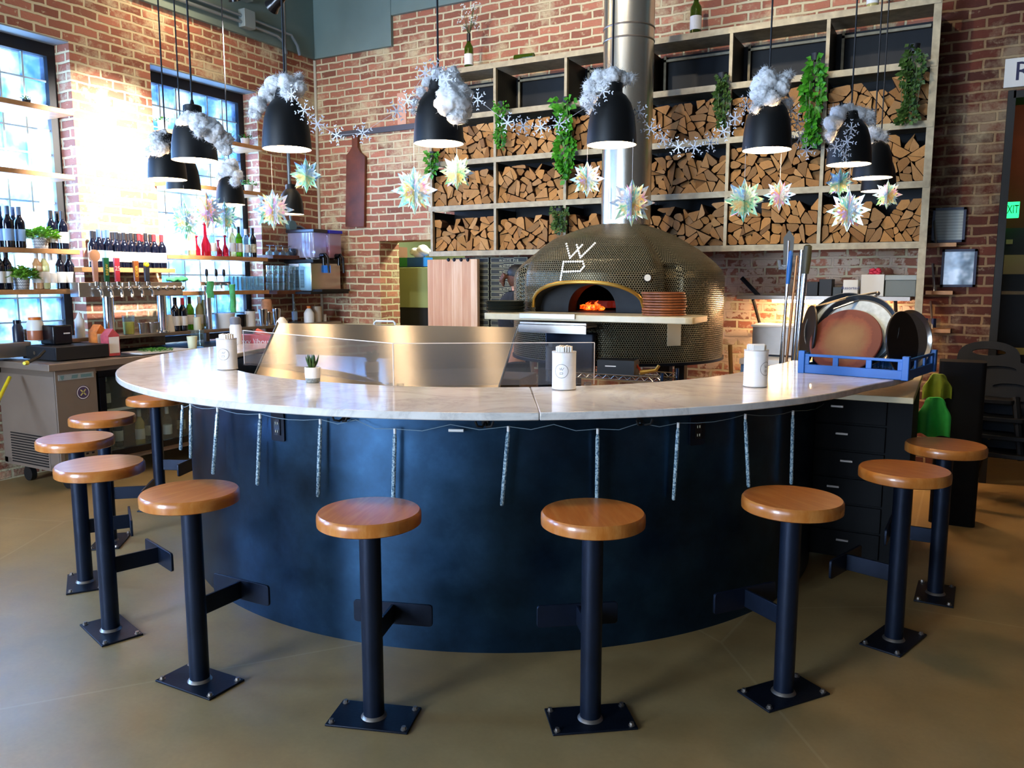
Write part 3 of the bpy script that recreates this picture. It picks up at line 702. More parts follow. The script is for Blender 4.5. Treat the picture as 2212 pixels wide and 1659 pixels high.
# ================================================================ BAR STOOLS
wood, t, bs = newmat('maple_seat')
tc = t.add('ShaderNodeTexCoord').outputs['Object']; mp = t.add('ShaderNodeMapping', ins={0: tc, 3: (1.5, 14, 4)})
n = t.noise(mp.outputs[0], 3, 6, .6); oi = t.add('ShaderNodeObjectInfo').outputs['Random']
c = t.ramp(n, [(.3, '#b5641f'), (.5, '#c47531'), (.7, '#d08a45')]); h = t.add('ShaderNodeHueSaturation', ins={'Color': c}); t.link(t.math('MULTIPLY_ADD', oi, .2, .9), h.inputs['Value'])
t.link(h.outputs[0], bs.inputs['Base Color']); bs.inputs['Roughness'].default_value = .3; bs.inputs['Coat Weight'].default_value = .5; bs.inputs['Coat Roughness'].default_value = .15
post_m = mat('post_blue_black', '#1a2436', .42, .6, var=.2, vscale=6, bump=.03)
def make_stool(label):
    o = thing('bar_stool', label, 'stool', (0, 0, 0), 'fixed stools around the bar', rz=1e-9)
    PLOC[o.name] = (0, 0, 0)
    B().lathe([(0, .713), (.172, .713), (.178, .717), (.179, .735), (.178, .752), (.172, .760), (0, .760)], seg=56).build('seat', wood, o, smooth=35)
    B().cyl((0, 0, .008), (0, 0, .712), .037, seg=28).build('post', post_m, o)
    B().lathe([(.037, .008), (.046, .008), (.041, .015), (.037, .018)], seg=28).build('weld_ring', M['steel_dull'], o)
    B().box((0, 0, .004), (.17, .30, .008)).build('base_plate', M['blk_metal'], o, bevel=.002)
    for sx in (-1, 1):
        for sy in (-1, 1):
            b = B(); b.cyl((sx*.066, sy*.132, .008), (sx*.066, sy*.132, .010), .012, seg=14); b.cyl((sx*.066, sy*.132, .010), (sx*.066, sy*.132, .019), .0085, .0078, seg=6); b.build('bolt', M['steel_dull'], o)
    B().box((.125, 0, .295), (.19, .012, .072)).build('footrest_arm', post_m, o, bevel=.002)
    B().rbox((.225, 0, .295), (.085, .31, .011), .012, rot=Matrix.Rotation(pi/2, 4, 'Y')).build('footrest_plate', post_m, o, bevel=.0015)
    return o
SP = [((1275, 1555), 'bar stool front and centre, right of the middle of the bar'), ((808, 1550), 'bar stool nearest the camera left of the middle of the bar'), ((432, 1472), 'bar stool standing at the front left curve of the bar'), ((1692, 1498), 'bar stool at the front right curve of the bar, under hanging icicle lights'),
      ((1930, 1383), 'second bar stool from the back on the right side of the bar'), ((2020, 1284), 'rearmost bar stool on the right, in front of the green cloth'), ((240, 1362), 'bar stool on the left with a full base plate and open footrest in view'), ((185, 1258), 'bar stool on the far left with the leftmost seat'),
      ((225, 1160), 'bar stool on the left beside the stainless fridge grille'), (None, 'rearmost bar stool on the left, half hidden under the marble edge')]
st0 = None
for i, (px, lb) in enumerate(SP):
    p = PZ(*px, 0) if px else Vector((-4.70, 3.52, 0)); p.z = 0
    if i == 8: p = PZ(221, 898, .76); p.z = 0
    a = atan2(CC.y-p.y, CC.x-p.x)
    if st0 is None: st0 = make_stool(lb); st0.location = p; st0.rotation_euler = (0, 0, a)
    else: dup(st0, p, a, lb)
# ================================================================ PENDANT LAMPS
shade_out = mat('shade_black', '#101010', .48, .2); shade_in = mat('shade_white_inside', '#f6efe2', .5)
glow, t, bs = newmat('lamp_diffuser'); bs.inputs['Emission Color'].default_value = lin('#ffd9a6'); bs.inputs['Emission Strength'].default_value = LAMP
bs.inputs['Base Color'].default_value = lin('#fff4e2')
def make_pendant(label):
    o = thing('pendant_lamp', label, 'pendant lamp', (0, 0, 0), 'black bell pendants over the bar', rz=1e-9)
    out = [(.1035, 0), (.1025, .03), (.099, .075), (.0915, .125), (.0775, .168), (.058, .196), (.044, .207), (.042, .212), (.042, .246), (.036, .250), (0, .250)]
    B().lathe(out, seg=40).build('lamp_shade', shade_out, o, smooth=50)
    b = B(); b.lathe([(.1035, 0), (.1005, .001), (.0995, .03), (.096, .074), (.0885, .122), (.075, .163), (.05, .19), (0, .195)], seg=40); b.build('shade_lining', shade_in, o, smooth=60)
    B().lathe([(0, .022), (.093, .022), (.094, .030), (0, .034)], seg=32).build('diffuser', glow, o, smooth=30)
    B().cyl((0, 0, .25), (0, 0, .275), .012, .006, seg=10).build('cord_grip', M['blk'], o)
    B().cyl((0, 0, .27), (0, 0, TOPZ-2.1-.03), .0042, seg=6).build('hanging_cord', M['cord'], o)
    B().cyl((0, 0, TOPZ-2.1-.03), (0, 0, TOPZ-2.1-.004), .05, seg=18).build('ceiling_rose', M['blk'], o)
    return o
PEND = dict(P1=((362, 388), 'leftmost pendant lamp, low in front of the bright window pier'), P2=((421, 347), 'large pendant at the left with grey cotton sliding down its right side'), P3=((397, 412), 'pendant half hidden behind the two leftmost lamps'),
            P4=((498, 442), 'smaller pendant in front of the second window with white cotton on top'), P5=((620, 323), 'pendant beside the room corner with cotton hanging off its left shoulder'), P5b=((630, 463), 'small bare pendant without cotton near the conduit box'),
            P6=((948, 311), 'pendant with a big round cotton cloud covering its right half'), P7=((1321, 314), 'pendant in front of the steel flue pipe'), P8=((1656, 325), 'pendant in front of the wood rack with a heap of cotton on its top'),
            P9=((1833, 356), 'pendant on the right with two small snowflakes on its shade'), P10=((1884, 385), 'pendant just behind the one with small snowflakes, on the right'), P11=((1897, 413), 'pendant of which only the lit rim shows behind the right-hand ornaments'))
pd0 = None; PC = {}
for k, (px, lb) in PEND.items():
    p = PZ(*px, 2.1); PC[k] = p
    if pd0 is None: pd0 = make_pendant(lb); pd0.location = p
    else: dup(pd0, p, 0, lb)
def depth_of(p): return (p-EYE).dot(_F)
def AT(px, py, dep): return EYE+_ray(px, py)*dep
# ---------------------------------------------------------------- cotton wool
cot, t, bs = newmat('cotton_wool'); bs.inputs['Base Color'].default_value = lin('#ffffff'); bs.inputs['Roughness'].default_value = 1.
bs.inputs['Subsurface Weight'].default_value = .6; bs.inputs['Subsurface Radius'].default_value = (1, 1, 1); bs.inputs['Subsurface Scale'].default_value = .06; bs.inputs['Sheen Weight'].default_value = .4
tc = t.add('ShaderNodeTexCoord').outputs['Object']; bn = t.add('ShaderNodeBump', ins={'Strength': .25, 'Distance': .006, 'Height': t.noise(tc, 90, 6, .75)}); t.link(bn.outputs[0], bs.inputs['Normal'])
def cotton(blobs, dep, label):
    b = B(); c0 = AT(blobs[0][0], blobs[0][1], dep)
    for (px, py, r, dz) in blobs:
        c = AT(px, py, dep+dz); rr = r/F*(dep+dz)
        bmesh.ops.create_icosphere(b.bm, subdivisions=5, radius=rr*1.08, matrix=Matrix.Translation(c) @ Matrix.Diagonal((1, 1, .92, 1)))
    for v in b.bm.verts:
        n = noise.fractal(v.co*20, .8, 2.0, 4); n2 = noise.noise(v.co*70)
        v.co += v.normal*(.0145*n+.0015*n2)
    rs = random.Random(len(label)); b.bm.verts.ensure_lookup_table(); b.bm.normal_update(); base = list(b.bm.verts)
    for k in range(2600):
        v = base[rs.randrange(len(base))]; p = v.co.copy(); nn = v.normal.copy(); s = Vector((rs.gauss(0, 1), rs.gauss(0, 1), rs.gauss(0, 1))); d = (nn+s*.7).normalized(); w = d.cross(s).normalized()*rs.uniform(.0004, .0011); L = rs.uniform(.006, .020); bend = s.normalized()*L*.35
        q = [p-w, p+w, p+d*L*.55+bend*.3+w*.7, p+d*L*.55+bend*.3-w*.7, p+d*L+bend]
        q = [b.bm.verts.new(x) for x in q]; b.bm.faces.new(q[:4]); b.bm.faces.new((q[3], q[2], q[4]))
    o = b.build('cotton_wool', cot, smooth=180, fixn=False, loc=c0); tag(o, label, 'cotton', 'cotton clouds on the pendants')
D = {k: depth_of(v) for k, v in PC.items()}
cotton([(975, 222, 36, -.03), (992, 205, 27, -.02), (968, 180, 25, 0), (948, 163, 13, 0), (985, 250, 20, -.04), (1003, 235, 18, 0), (925, 178, 12, 0), (910, 198, 10, 0), (898, 222, 9, 0), (892, 240, 7, 0), (978, 158, 13, 0)], D['P6']-.04, 'large round cotton cloud on the right of the pendant left of the rack')
cotton([(1275, 215, 19, 0), (1277, 190, 18, 0), (1294, 172, 20, 0), (1318, 168, 20, -.02), (1344, 170, 16, 0), (1362, 172, 10, 0), (1281, 238, 12, 0), (1300, 188, 15, -.03)], D['P7']-.02, 'cotton tuft draped over the pendant in front of the flue')
cotton([(1655, 182, 28, -.02), (1678, 190, 24, -.02), (1648, 205, 20, -.05), (1695, 172, 11, 0), (1706, 163, 7, 0), (1631, 232, 10, -.05), (1640, 220, 12, -.05), (1665, 212, 20, -.06), (1702, 222, 12, 0), (1655, 160, 13, 0)], D['P8']-.02, 'heaped cotton cloud on the pendant in front of the rack')
cotton([(1800, 268, 17, 0), (1796, 292, 12, 0), (1812, 246, 17, 0), (1832, 240, 15, 0), (1855, 245, 15, 0), (1874, 252, 14, 0), (1880, 264, 9, 0)], D['P9']-.03, 'ring of cotton round the neck of the pendant with small snowflakes')
cotton([(1886, 290, 16, 0), (1900, 296, 14, 0), (1880, 308, 9, 0), (1908, 306, 9, 0)], D['P10']-.06, 'small cotton puff on the rear pendant on the right')
cotton([(598, 188, 24, 0), (578, 205, 18, 0), (560, 225, 17, 0), (550, 245, 9, 0), (622, 185, 20, -.03), (640, 190, 18, -.02), (645, 168, 8, 0), (620, 202, 13, -.07), (612, 172, 14, 0)], D['P5']-.02, 'cotton trailing off the left of the pendant near the room corner')
cotton([(405, 262, 20, -.03), (428, 262, 20, -.06), (446, 272, 22, -.05), (464, 288, 22, -.03), (480, 302, 22, 0), (488, 322, 13, 0), (392, 280, 10, 0), (430, 285, 10, -.1)], D['P2']-.04, 'grey cotton sliding down the right of the large left pendant')
cotton([(345, 322, 19, -.04), (330, 332, 15, 0), (360, 318, 13, 0), (338, 298, 14, 0), (352, 290, 10, 0)], D['P1']-.05, 'cotton puff on the leftmost pendant')
cotton([(494, 372, 20, 0), (482, 385, 14, 0), (508, 378, 14, 0), (498, 358, 14, 0), (507, 393, 9, -.09)], D['P4']-.03, 'white cotton on the pendant in front of the second window')
# ---------------------------------------------------------------- holographic paper snowflakes
holo, t, bs = newmat('holographic_foil')
tc = t.add('ShaderNodeTexCoord').outputs['Object']; n = t.noise(tc, 9, 3, .6); lw = t.add('ShaderNodeLayerWeight', ins={'Blend': .4}).outputs['Facing']
hue = t.math('FRACT', t.math('ADD', t.math('MULTIPLY', n, 2.4), t.math('MULTIPLY', lw, 1.2)))
c = t.ramp(hue, [(0, '#f2f4ff'), (.16, '#8fc3ff'), (.3, '#e6fff2'), (.44, '#7fe0c0'), (.58, '#fff3b0'), (.72, '#ffb45c'), (.86, '#e6a6ff'), (1, '#f2f4ff')])
t.link(c, bs.inputs['Base Color']); bs.inputs['Metallic'].default_value = .55; bs.inputs['Roughness'].default_value = .22
bs.inputs['Coat Weight'].default_value = .5
o_ = t.n['Material Output']; tl = t.add('ShaderNodeBsdfTranslucent', ins={'Color': c}); ms = t.add('ShaderNodeMixShader', ins={0: .3, 1: bs.outputs[0], 2: tl.outputs[0]}); t.link(ms.outputs[0], o_.inputs[0])
def flake_panel(b, R, rz, half):
    """half snowflake in a vertical plane: kite petals with small holes, folded along the axis"""
    def P(r, a, off=0.): x, z = r*sin(a), r*cos(a); return (x*cos(rz)-off*sin(rz), x*sin(rz)+off*cos(rz), z)
    for k in range(5):
        a = pi*k/4; big = [(.22, a), (.60, a-.29), (R/R, a), (.60, a+.29)]
        if k in (0, 4): big = [(.22, a), (1., a), (.60, a+.29 if k == 0 else a-.29)]
        pts = [(r*R, x) for r, x in big]; c_r = sum(r*cos(x) for r, x in pts)/len(pts), sum(r*sin(x) for r, x in pts)/len(pts)
        rc, ac = hypot(*c_r), atan2(c_r[1], c_r[0]); hole = [(hypot(rc*cos(ac)+(r*cos(x)-rc*cos(ac))*.22, rc*sin(ac)+(r*sin(x)-rc*sin(ac))*.3), atan2(rc*sin(ac)+(r*sin(x)-rc*sin(ac))*.3, rc*cos(ac)+(r*cos(x)-rc*cos(ac))*.3)) for r, x in pts]
        n = len(pts)
        for i in range(n): b.quad(P(*pts[i]), P(*pts[(i+1) % n]), P(*hole[(i+1) % n]), P(*hole[i]))
    for k in range(4):
        a = pi*(k+.5)/4; b.quad(P(.2*R, a), P(.47*R, a-.17, .001), P(.76*R, a), P(.47*R, a+.17, .001))
        for s in (-1, 1): b.quad(P(.14*R, a), P(.33*R, a+s*.30), P(.45*R, a+s*.22), P(.30*R, a+s*.1))
    for k in range(8):
        a0, a1 = pi*k/8, pi*(k+1)/8; b.quad(P(.03*R, a0), P(.24*R, a0), P(.24*R, a1), P(.03*R, a1))
def holo_flake(px, py, rpx, dep, label, top=None, turn=0., grp='hanging holographic snowflakes'):
    c = AT(px, py, dep); R = rpx/F*dep; o = thing('holographic_snowflake', label, 'snowflake ornament', c, grp)
    for k in range(6):
        b = B(); flake_panel(b, R, turn+2*pi*k/6, 0); b.M = Matrix()
        bmesh.ops.translate(b.bm, verts=b.bm.verts, vec=c); g = b.build('paper_panel', holo, o, smooth=0, fixn=False)
    tz = top if top else 2.1
    B().cyl(c+Vector((0, 0, R)), (c.x, c.y, max(tz, c.z+R+.02)), .0008, seg=5).build('thread', M['thread'], o)
holo_flake(895, 411, 52, D['P6'], 'large blue-white paper snowflake left of the wood rack, against bare brick', turn=.35)
holo_flake(987, 372, 40, D['P6']+.1, 'smaller striped paper snowflake at the left edge of the wood rack', turn=.9)
holo_flake(1268, 387, 39, D['P7']-.02, 'orange and blue paper snowflake just left of the flue pipe', turn=.2)
holo_flake(1365, 438, 51, D['P7']-.12, 'lilac and green paper snowflake hanging over the oven dome', turn=.55)
holo_flake(1607, 433, 48, D['P8']-.08, 'icy white paper snowflake below the pendant in front of the rack', turn=.75)
holo_flake(1684, 421, 34, D['P8']+.1, 'peach paper snowflake beside the icy white one', turn=.1)
holo_flake(1814, 395, 32, D['P10']+.2, 'dim grey paper snowflake under the right pendants', turn=.5)
holo_flake(1832, 455, 46, D['P9']-.05, 'glowing yellow paper snowflake, lowest on the right', turn=.95)
holo_flake(1917, 421, 31, D['P10']-.1, 'small bright yellow paper snowflake furthest right', turn=.3)
holo_flake(590, 453, 45, D['P5']+.15, 'pale violet paper snowflake before the slim black lamp near the corner', turn=.6)
holo_flake(661, 379, 38, D['P5']+.3, 'see-through paper snowflake under the pendant by the room corner', turn=.15)
holo_flake(400, 478, 42, D['P1']+.3, 'paper snowflake left in the cluster before the bottle shelves', turn=.4)
holo_flake(447, 455, 40, D['P3'], 'paper snowflake in the middle of the cluster before the bottle shelves', turn=.8)
holo_flake(486, 470, 36, D['P3']+.4, 'paper snowflake at the right of the cluster before the bottle shelves', turn=.1)
# ---------------------------------------------------------------- white snowflake garlands
fl_w = mat('white_felt_flake', '#f6f7ff', .8)
def small_flake(b, R, th=.002):
    for k in range(6):
        m = Matrix.Rotation(pi/3*k, 4, 'Y'); b.box(m @ Vector((0, 0, R*.5)), (R*.19, th, R), rot=m)
        for s in (-1, 1):
            for f in (.45, .72):
                mm = m @ Matrix.Translation((0, 0, R*f)) @ Matrix.Rotation(s*pi/3.4, 4, 'Y'); b.box(mm @ Vector((0, 0, R*.16)), (R*.15, th, R*.34), rot=mm)
sfb = B(); small_flake(sfb, .025); sf0 = None
def garland(pts, d0, d1, label):
    P = [AT(x, y, d0+(d1-d0)*k/(len(pts)-1)) for k, (x, y) in enumerate(pts)]
    o = thing('snowflake_garland', label, 'garland', P[0]); global sf0
    for k, p in enumerate(P):
        if sf0 is None: g = sfb.build('felt_snowflake', fl_w, None, smooth=0); sf0 = g
        else: g = sf0.copy(); COL.objects.link(g)
        g.parent = o; g.location = p-P[0]; g.rotation_euler = (0, .3*k, YAW+((k*37) % 11-5)*.12)
    B().tube(P, .0009, 4).build('string', M['thread'], o)
garland([(630, 205), (657, 238), (686, 268), (727, 292), (783, 287), (857, 240), (880, 217), (918, 158), (942, 148), (963, 172)], D['P5']-.13, D['P6']-.14, 'white snowflake garland across the brick corner on the left')
garland([(1032, 215), (1096, 265), (1130, 272), (1168, 275), (1208, 268), (1277, 225), (1303, 197)], D['P6']-.1, D['P7']-.14, 'white snowflake garland dipping before the ferns left of the flue')
garland([(1380, 242), (1405, 278), (1433, 300), (1465, 317), (1500, 318), (1535, 308), (1563, 284), (1588, 256), (1612, 225)], D['P7'], D['P8']-.13, 'white snowflake garland dipping before the logs right of the flue')
garland([(1708, 240), (1722, 265), (1728, 298), (1742, 325), (1805, 318), (1825, 335), (1830, 306), (1839, 277)], D['P8'], D['P9']-.13, 'white snowflake garland at the right ending on a pendant shade')
# ================================================================ THINGS ON THE BAR
can_m = mat('white_printed_can', '#efefee', .4); inkm = mat('ink_dark', '#3c4149', .6)
def make_can(px, py, face, label, lidoff):
    p = PZ(px, py, 1.067); c = p+Vector((p.x, p.y, 0)).normalized()*.05; c.z = 1.067
    o = thing('printed_can', label, 'can', c); prof = [(0, .0), (.050, .0), (.0535, .003), (.0535, .006), (.0525, .008), (.0525, .02)]
    z = .028
    while z < .148: prof += [(.0525, z), (.0518, z+.003), (.0525, z+.006)]; z += .009
    prof += [(.0525, .160), (.0535, .163), (.0535, .168), (.051, .168), (.050, .150), (0, .150)]
    B().lathe(prof, c, 40).build('can_body', can_m, o, smooth=45)
    b = B(); b.lathe([(.0528, .0015), (.0542, .0035), (.0528, .0058)], c, 40); b.lathe([(.0528, .1635), (.0542, .1655), (.0528, .168)], c, 40); b.build('metal_rim', M['steel_dull'], o)
    b = B(); rz = face+lidoff
    for k in range(7): b.box(c+Vector((0, 0, .158))+Vector((cos(rz+pi/2), sin(rz+pi/2), 0))*(-.03+.01*k), (.085-.012*abs(k-3), .008, .062+.003*((k*5) % 3)), rz)
    b.build('paper_napkins', M['white_paper'], o, smooth=0)
    b = B(); ring = [(.030*cos(2*pi*k/36), .085+.030*sin(2*pi*k/36)) for k in range(37)]
    fn = lambda x, y: c+Vector((cos(face+x/.0528)*.0531, sin(face+x/.0528)*.0531, y))
    ribbon(b, ring, .0016, fn); ribbon(b, [(-.010, .100), (-.005, .089), (.001, .100)], .0013, fn); ribbon(b, [(-.003, .098), (.004, .089), (.011, .100)], .0013, fn)
    ribbon(b, [(-.007, .070), (-.007, .079), (.006, .079), (.007, .075), (.005, .072), (-.007, .072)], .0013, fn)
    b.build('logo', inkm, o, smooth=0, fixn=False)
vw = lambda px, py: atan2(-PZ(px, py, 1.067).y, -PZ(px, py, 1.067).x)
make_can(492, 800, vw(492, 800)-.38, 'white ribbed can at the left end of the bar before the white flask', .2)
make_can(1218, 844, vw(1218, 844)-.22, 'white ribbed can with round logo in the middle of the bar', .1)
make_can(1631, 838, vw(1631, 838)+.95, 'white ribbed can on the right of the bar near the blue rack', .9)
p = PZ(676, 828, 1.067); c = p+Vector((p.x, p.y, 0)).normalized()*.035; c.z = 1.067
o = thing('succulent_pot', 'small succulent in a white and grey pot on the marble bar', 'plant', c)
B().lathe([(0, .0), (.027, .0), (.032, .004), (.0345, .022)], c, 28).build('pot_foot', mat('speckled_grey', '#8b8f8a', .8, var=.4, vscale=120), o)
B().lathe([(.0345, .022), (.036, .045), (.0365, .071), (.034, .073), (.032, .066), (0, .064)], c, 28).build('pot', M['ceramic_white'], o)
b = B(); rs = random.Random(2)
for k in range(24):
    a, tl = rs.uniform(0, 2*pi), rs.uniform(.1, .75); h = rs.uniform(.035, .06); d = Vector((cos(a)*sin(tl), sin(a)*sin(tl), cos(tl))); q = c+Vector((cos(a)*.012*rs.random(), sin(a)*.012, .066))
    b.tube([q, q+d*h*.5, q+d*h*.85+Vector((0, 0, .006)), q+d*h+Vector((0, 0, .014))], [.004, .0055, .0035, .0005], 6)
b.build('leaves', M['leaf_dark'], o)
# acrylic guards on the inner edge
def IN(px, py): return PZ(px, py, 1.0675)
ga = [(IN(524, 788), IN(846, 835)), (IN(850, 835.5), IN(1284, 832))]
for (a, e), lb in zip(ga, ('clear acrylic guard standing before the slanted steel lid', 'clear acrylic guard standing behind the middle can')):
    d = (e-a).normalized(); n = Vector((-d.y, d.x, 0)); a = a+n*.012; e = e+n*.012; m_ = (a+e)/2; L = (e-a).length; rz = atan2(d.y, d.x)
    o = thing('acrylic_guard', lb, 'sneeze guard', (m_.x, m_.y, 1.067))
    B().box((m_.x, m_.y, 1.067+.0985), (L, .004, .19), rz).build('panel', M['acrylic'], o, smooth=0)
    b = B(); b.box((m_.x, m_.y, 1.067+.195), (L, .0042, .003), rz); b.box((a.x, a.y, 1.067+.0985), (.003, .0042, .19), rz); b.box((e.x, e.y, 1.067+.0985), (.003, .0042, .19), rz)
    b.build('polished_edge', mat('acrylic_edge', '#f3e3d4', .3), o, smooth=0)
    for q in (a+d*.03, e-d*.03): B().box((q.x, q.y, 1.073), (.03, .03, .012), rz).build('foot', M['acrylic'], o, smooth=0)
# slanted stainless lid of the prep table
TLc, TRc, BLc, BRc = PZ(600, 698, 1.25), PZ(1118, 707, 1.25), PZ(552, 806, .95), PZ(1078, 838, .95)
_pn = (TRc-TLc).cross((BLc+BRc)/2-(TLc+TRc)/2).normalized()
def on_plane(px, py): d = _ray(px, py); return EYE+d*((TLc-EYE).dot(_pn)/d.dot(_pn))
BLc, BRc = on_plane(552, 806), on_plane(1078, 838)
prep = thing('prep_table', 'stainless prep table with its wide slanted lid behind the bar', 'prep table', (-2.9, 4.2, 0))
dn = (BLc-TLc); nrm = (TRc-TLc).cross(BLc-TLc).normalized(); nrm = nrm if nrm.y < 0 else -nrm
b = B(); ext = .25; corners = [TLc, TRc, BRc+(BRc-TRc)*ext, BLc+(BLc-TLc)*ext]; back = [q-nrm*.018 for q in corners]
b.quad(*corners); b.quad(*back[::-1])
for i in range(4): b.quad(corners[i], corners[(i+1) % 4], back[(i+1) % 4], back[i])
uvl = b.bm.loops.layers.uv.new('UVMap')
for f in b.bm.faces:
    for lp in f.loops: q = lp.vert.co-TLc; lp[uvl].uv = (q.dot((TRc-TLc).normalized()), q.dot(dn.normalized()))
lidm, t, bs = newmat('brushed_lid'); bs.inputs['Base Color'].default_value = lin('#b3a799'); bs.inputs['Metallic'].default_value = 1.; bs.inputs['Roughness'].default_value = .27; bs.inputs['Anisotropic'].default_value = .9; bs.inputs['Anisotropic Rotation'].default_value = .25
tg_ = t.add('ShaderNodeTangent', direction_type='UV_MAP'); t.link(tg_.outputs[0], bs.inputs['Tangent'])
b.build('lid', lidm, prep, smooth=0)
b = B(); tu = (TRc-TLc).normalized(); b.tube([TLc+nrm*.004, BLc+(BLc-TLc)*ext+nrm*.004], .006, 6); b.tube([TRc+nrm*.004, BRc+(BRc-TRc)*ext+nrm*.004], .006, 6); b.build('lid_edge', M['chrome'], prep)
hc = TLc+tu*(.80); hb = -nrm
B().tube([hc+hb*.02-tu*.075, hc+hb*.02-tu*.075+Vector((0, 0, .03)), hc+hb*.02-tu*.062+Vector((0, 0, .042)), hc+hb*.02+tu*.062+Vector((0, 0, .042)), hc+hb*.02+tu*.075+Vector((0, 0, .03)), hc+hb*.02+tu*.075], .007, 8).build('lid_handle', M['white'], prep)
fx = tu.copy(); fx.z = 0; fx.normalize(); fyv = Vector((-fx.y, fx.x, 0)); bc = (TLc+TRc)/2; bc.z = 0
B().box(bc+fyv*.22+Vector((0, 0, .56)), (1.74, .40, .72), atan2(fx.y, fx.x)).build('cabinet_body', M['steel_dull'], prep, bevel=.006)
for sx in (-.8, .8):
    for sy in (.06, .38): B().cyl(bc+fx*sx+fyv*sy, bc+fx*sx+fyv*sy+Vector((0, 0, .2)), .02, seg=10).build('leg', M['blk'], prep)
# blue dish rack and pans
rl_, rr_ = Vector((-.685, 4.335, 1.067)), Vector((-.185, 4.23, 1.067)); ax = (rr_-rl_).normalized(); ay = Vector((-ax.y, ax.x, 0)); RCN = rl_+ax*.255+ay*.255; rzr = atan2(ax.y, ax.x)
rk = thing('dish_rack', 'blue plastic dish rack holding pizza pans on the bar', 'dish rack', RCN)
b = B(); S = .25
for (cx, cy, rz) in ((0, -S, 0), (0, S, 0), (-S, 0, pi/2), (S, 0, pi/2)):
    c_ = RCN+ax*cx+ay*cy
    b.box(c_+Vector((0, 0, .024)), (.50, .012, .046), rzr+rz); b.box(c_+Vector((0, 0, .094)), (.50, .014, .014), rzr+rz)
    dv = ax if rz == 0 else ay
    for u in (-.235, -.08, .08, .235): b.box(c_+dv*u+Vector((0, 0, .068)), (.028 if abs(u) < .2 else .045, .012, .045), rzr+rz)
for sx in (-1, 1):
    for sy in (-1, 1): b.box(RCN+ax*sx*S+ay*sy*S+Vector((0, 0, .058)), (.032, .032, .116), rzr)
b.build('rack_frame', M['blue_plastic'], rk, smooth=0, bevel=.003)
b = B()
for k in range(-4, 5): b.box(RCN+ax*k*.052+Vector((0, 0, .008)), (.006, .48, .008), rzr); b.box(RCN+ay*k*.052+Vector((0, 0, .009)), (.48, .006, .008), rzr)
b.build('rack_grid', M['blue_plastic'], rk, smooth=0)
b = B()
for k in range(-4, 5):
    for j in (-.09, .03, .15): b.cyl(RCN+ax*k*.05+ay*j+Vector((0, 0, .012)), RCN+ax*k*.05+ay*j+Vector((0, 0, .075)), .003, seg=6)
b.build('rack_pegs', M['blue_plastic'], rk, smooth=0)
def disc_thing(name, label, px, py, rad, off, yaw, tilt, m, rim=.0, flat=None, grp=None, low=1.082):
    """round pan standing on edge in the rack; off = distance behind the rack front"""
    base = RCN+ay*(off-.25); d = _ray(px, py); t_ = (base-EYE).dot(ay)/d.dot(ay); c_ = EYE+d*t_; c_.z = low+rad*cos(tilt)
    mm = Matrix.Translation(c_) @ Matrix.Rotation(rzr+yaw, 4, 'Z') @ Matrix.Rotation(pi/2-tilt, 4, 'X')
    o = thing(name, label, 'pan' if name != 'round_wooden_board' else 'board', c_, grp); b = B()
    if rim: b.lathe([(0, 0), (rad*.90, 0), (rad-.004, rim), (rad, rim), (rad, rim-.003), (rad*.91, -.003), (0, -.003)], seg=56, m=mm)
    else: b.lathe([(0, -.006), (rad-.003, -.006), (rad, -.003), (rad, .004), (rad-.004, .007), (rad-.012, .007), (0, .006)], seg=56, m=mm)
    g = b.build('disc', m, o, smooth=35)
    if flat: B().lathe([(0, .0005), (rad*.86, .0005), (rad*.86, .002), (0, .002)], seg=56, m=mm).build('base_face', flat, o)
    return o
redw, t, bs = newmat('red_brown_pan'); tc = t.add('ShaderNodeTexCoord').outputs['Object']; n = t.noise(tc, 9, 7, .7)
gr = t.add('ShaderNodeVectorMath', operation='LENGTH', ins={0: tc}).outputs['Value']
rn = t.math('ADD', t.math('MULTIPLY', gr, 5.2), t.math('MULTIPLY', n, .55))
t.link(t.ramp(rn, [(.35, '#84603a'), (.72, '#74502e'), (.95, '#6e2f1c'), (1.1, '#5c2014')]), bs.inputs['Base Color']); bs.inputs['Roughness'].default_value = .5
alu = mat('worn_aluminium', '#9fb0ba', .45, .6, var=.15, vscale=40); alu_d = mat('dark_aluminium_rim', '#4d5256', .35, .8)
dk = mat('seasoned_black_pan', '#1d150e', .4, .4, var=.4, vscale=14)
disc_thing('pizza_pan', 'worn red-brown round pan facing out at the front of the blue rack', 1826, 735, .178, .10, -.0, .52, redw)
disc_thing('pizza_pan', 'large pale aluminium pan behind the red-brown one', 1850, 735, .205, .17, .02, .40, alu_d, .022, alu, low=1.084)
disc_thing('pizza_pan', 'grey-rimmed aluminium pan showing its lettered rim at the back left of the rack', 1824, 735, .205, .25, .05, .34, alu_d, .022, alu, low=1.084)
disc_thing('pizza_pan', 'dark pan standing sideways at the left of the rack', 1746, 720, .165, .20, -1.0, .10, dk, 0., low=1.082)
disc_thing('pizza_pan', 'dark pan standing sideways at the right of the rack', 1950, 720, .155, .20, 1.36, .12, dk, 0., low=1.082)
disc_thing('pizza_pan', 'shiny steel pan at the far right corner of the rack', 1962, 715, .155, .36, 1.1, .1, M['steel'], .018, low=1.082)
disc_thing('pizza_pan', 'dark pan behind at the back of the rack', 1850, 730, .165, .42, .3, .05, dk, .018, low=1.082)
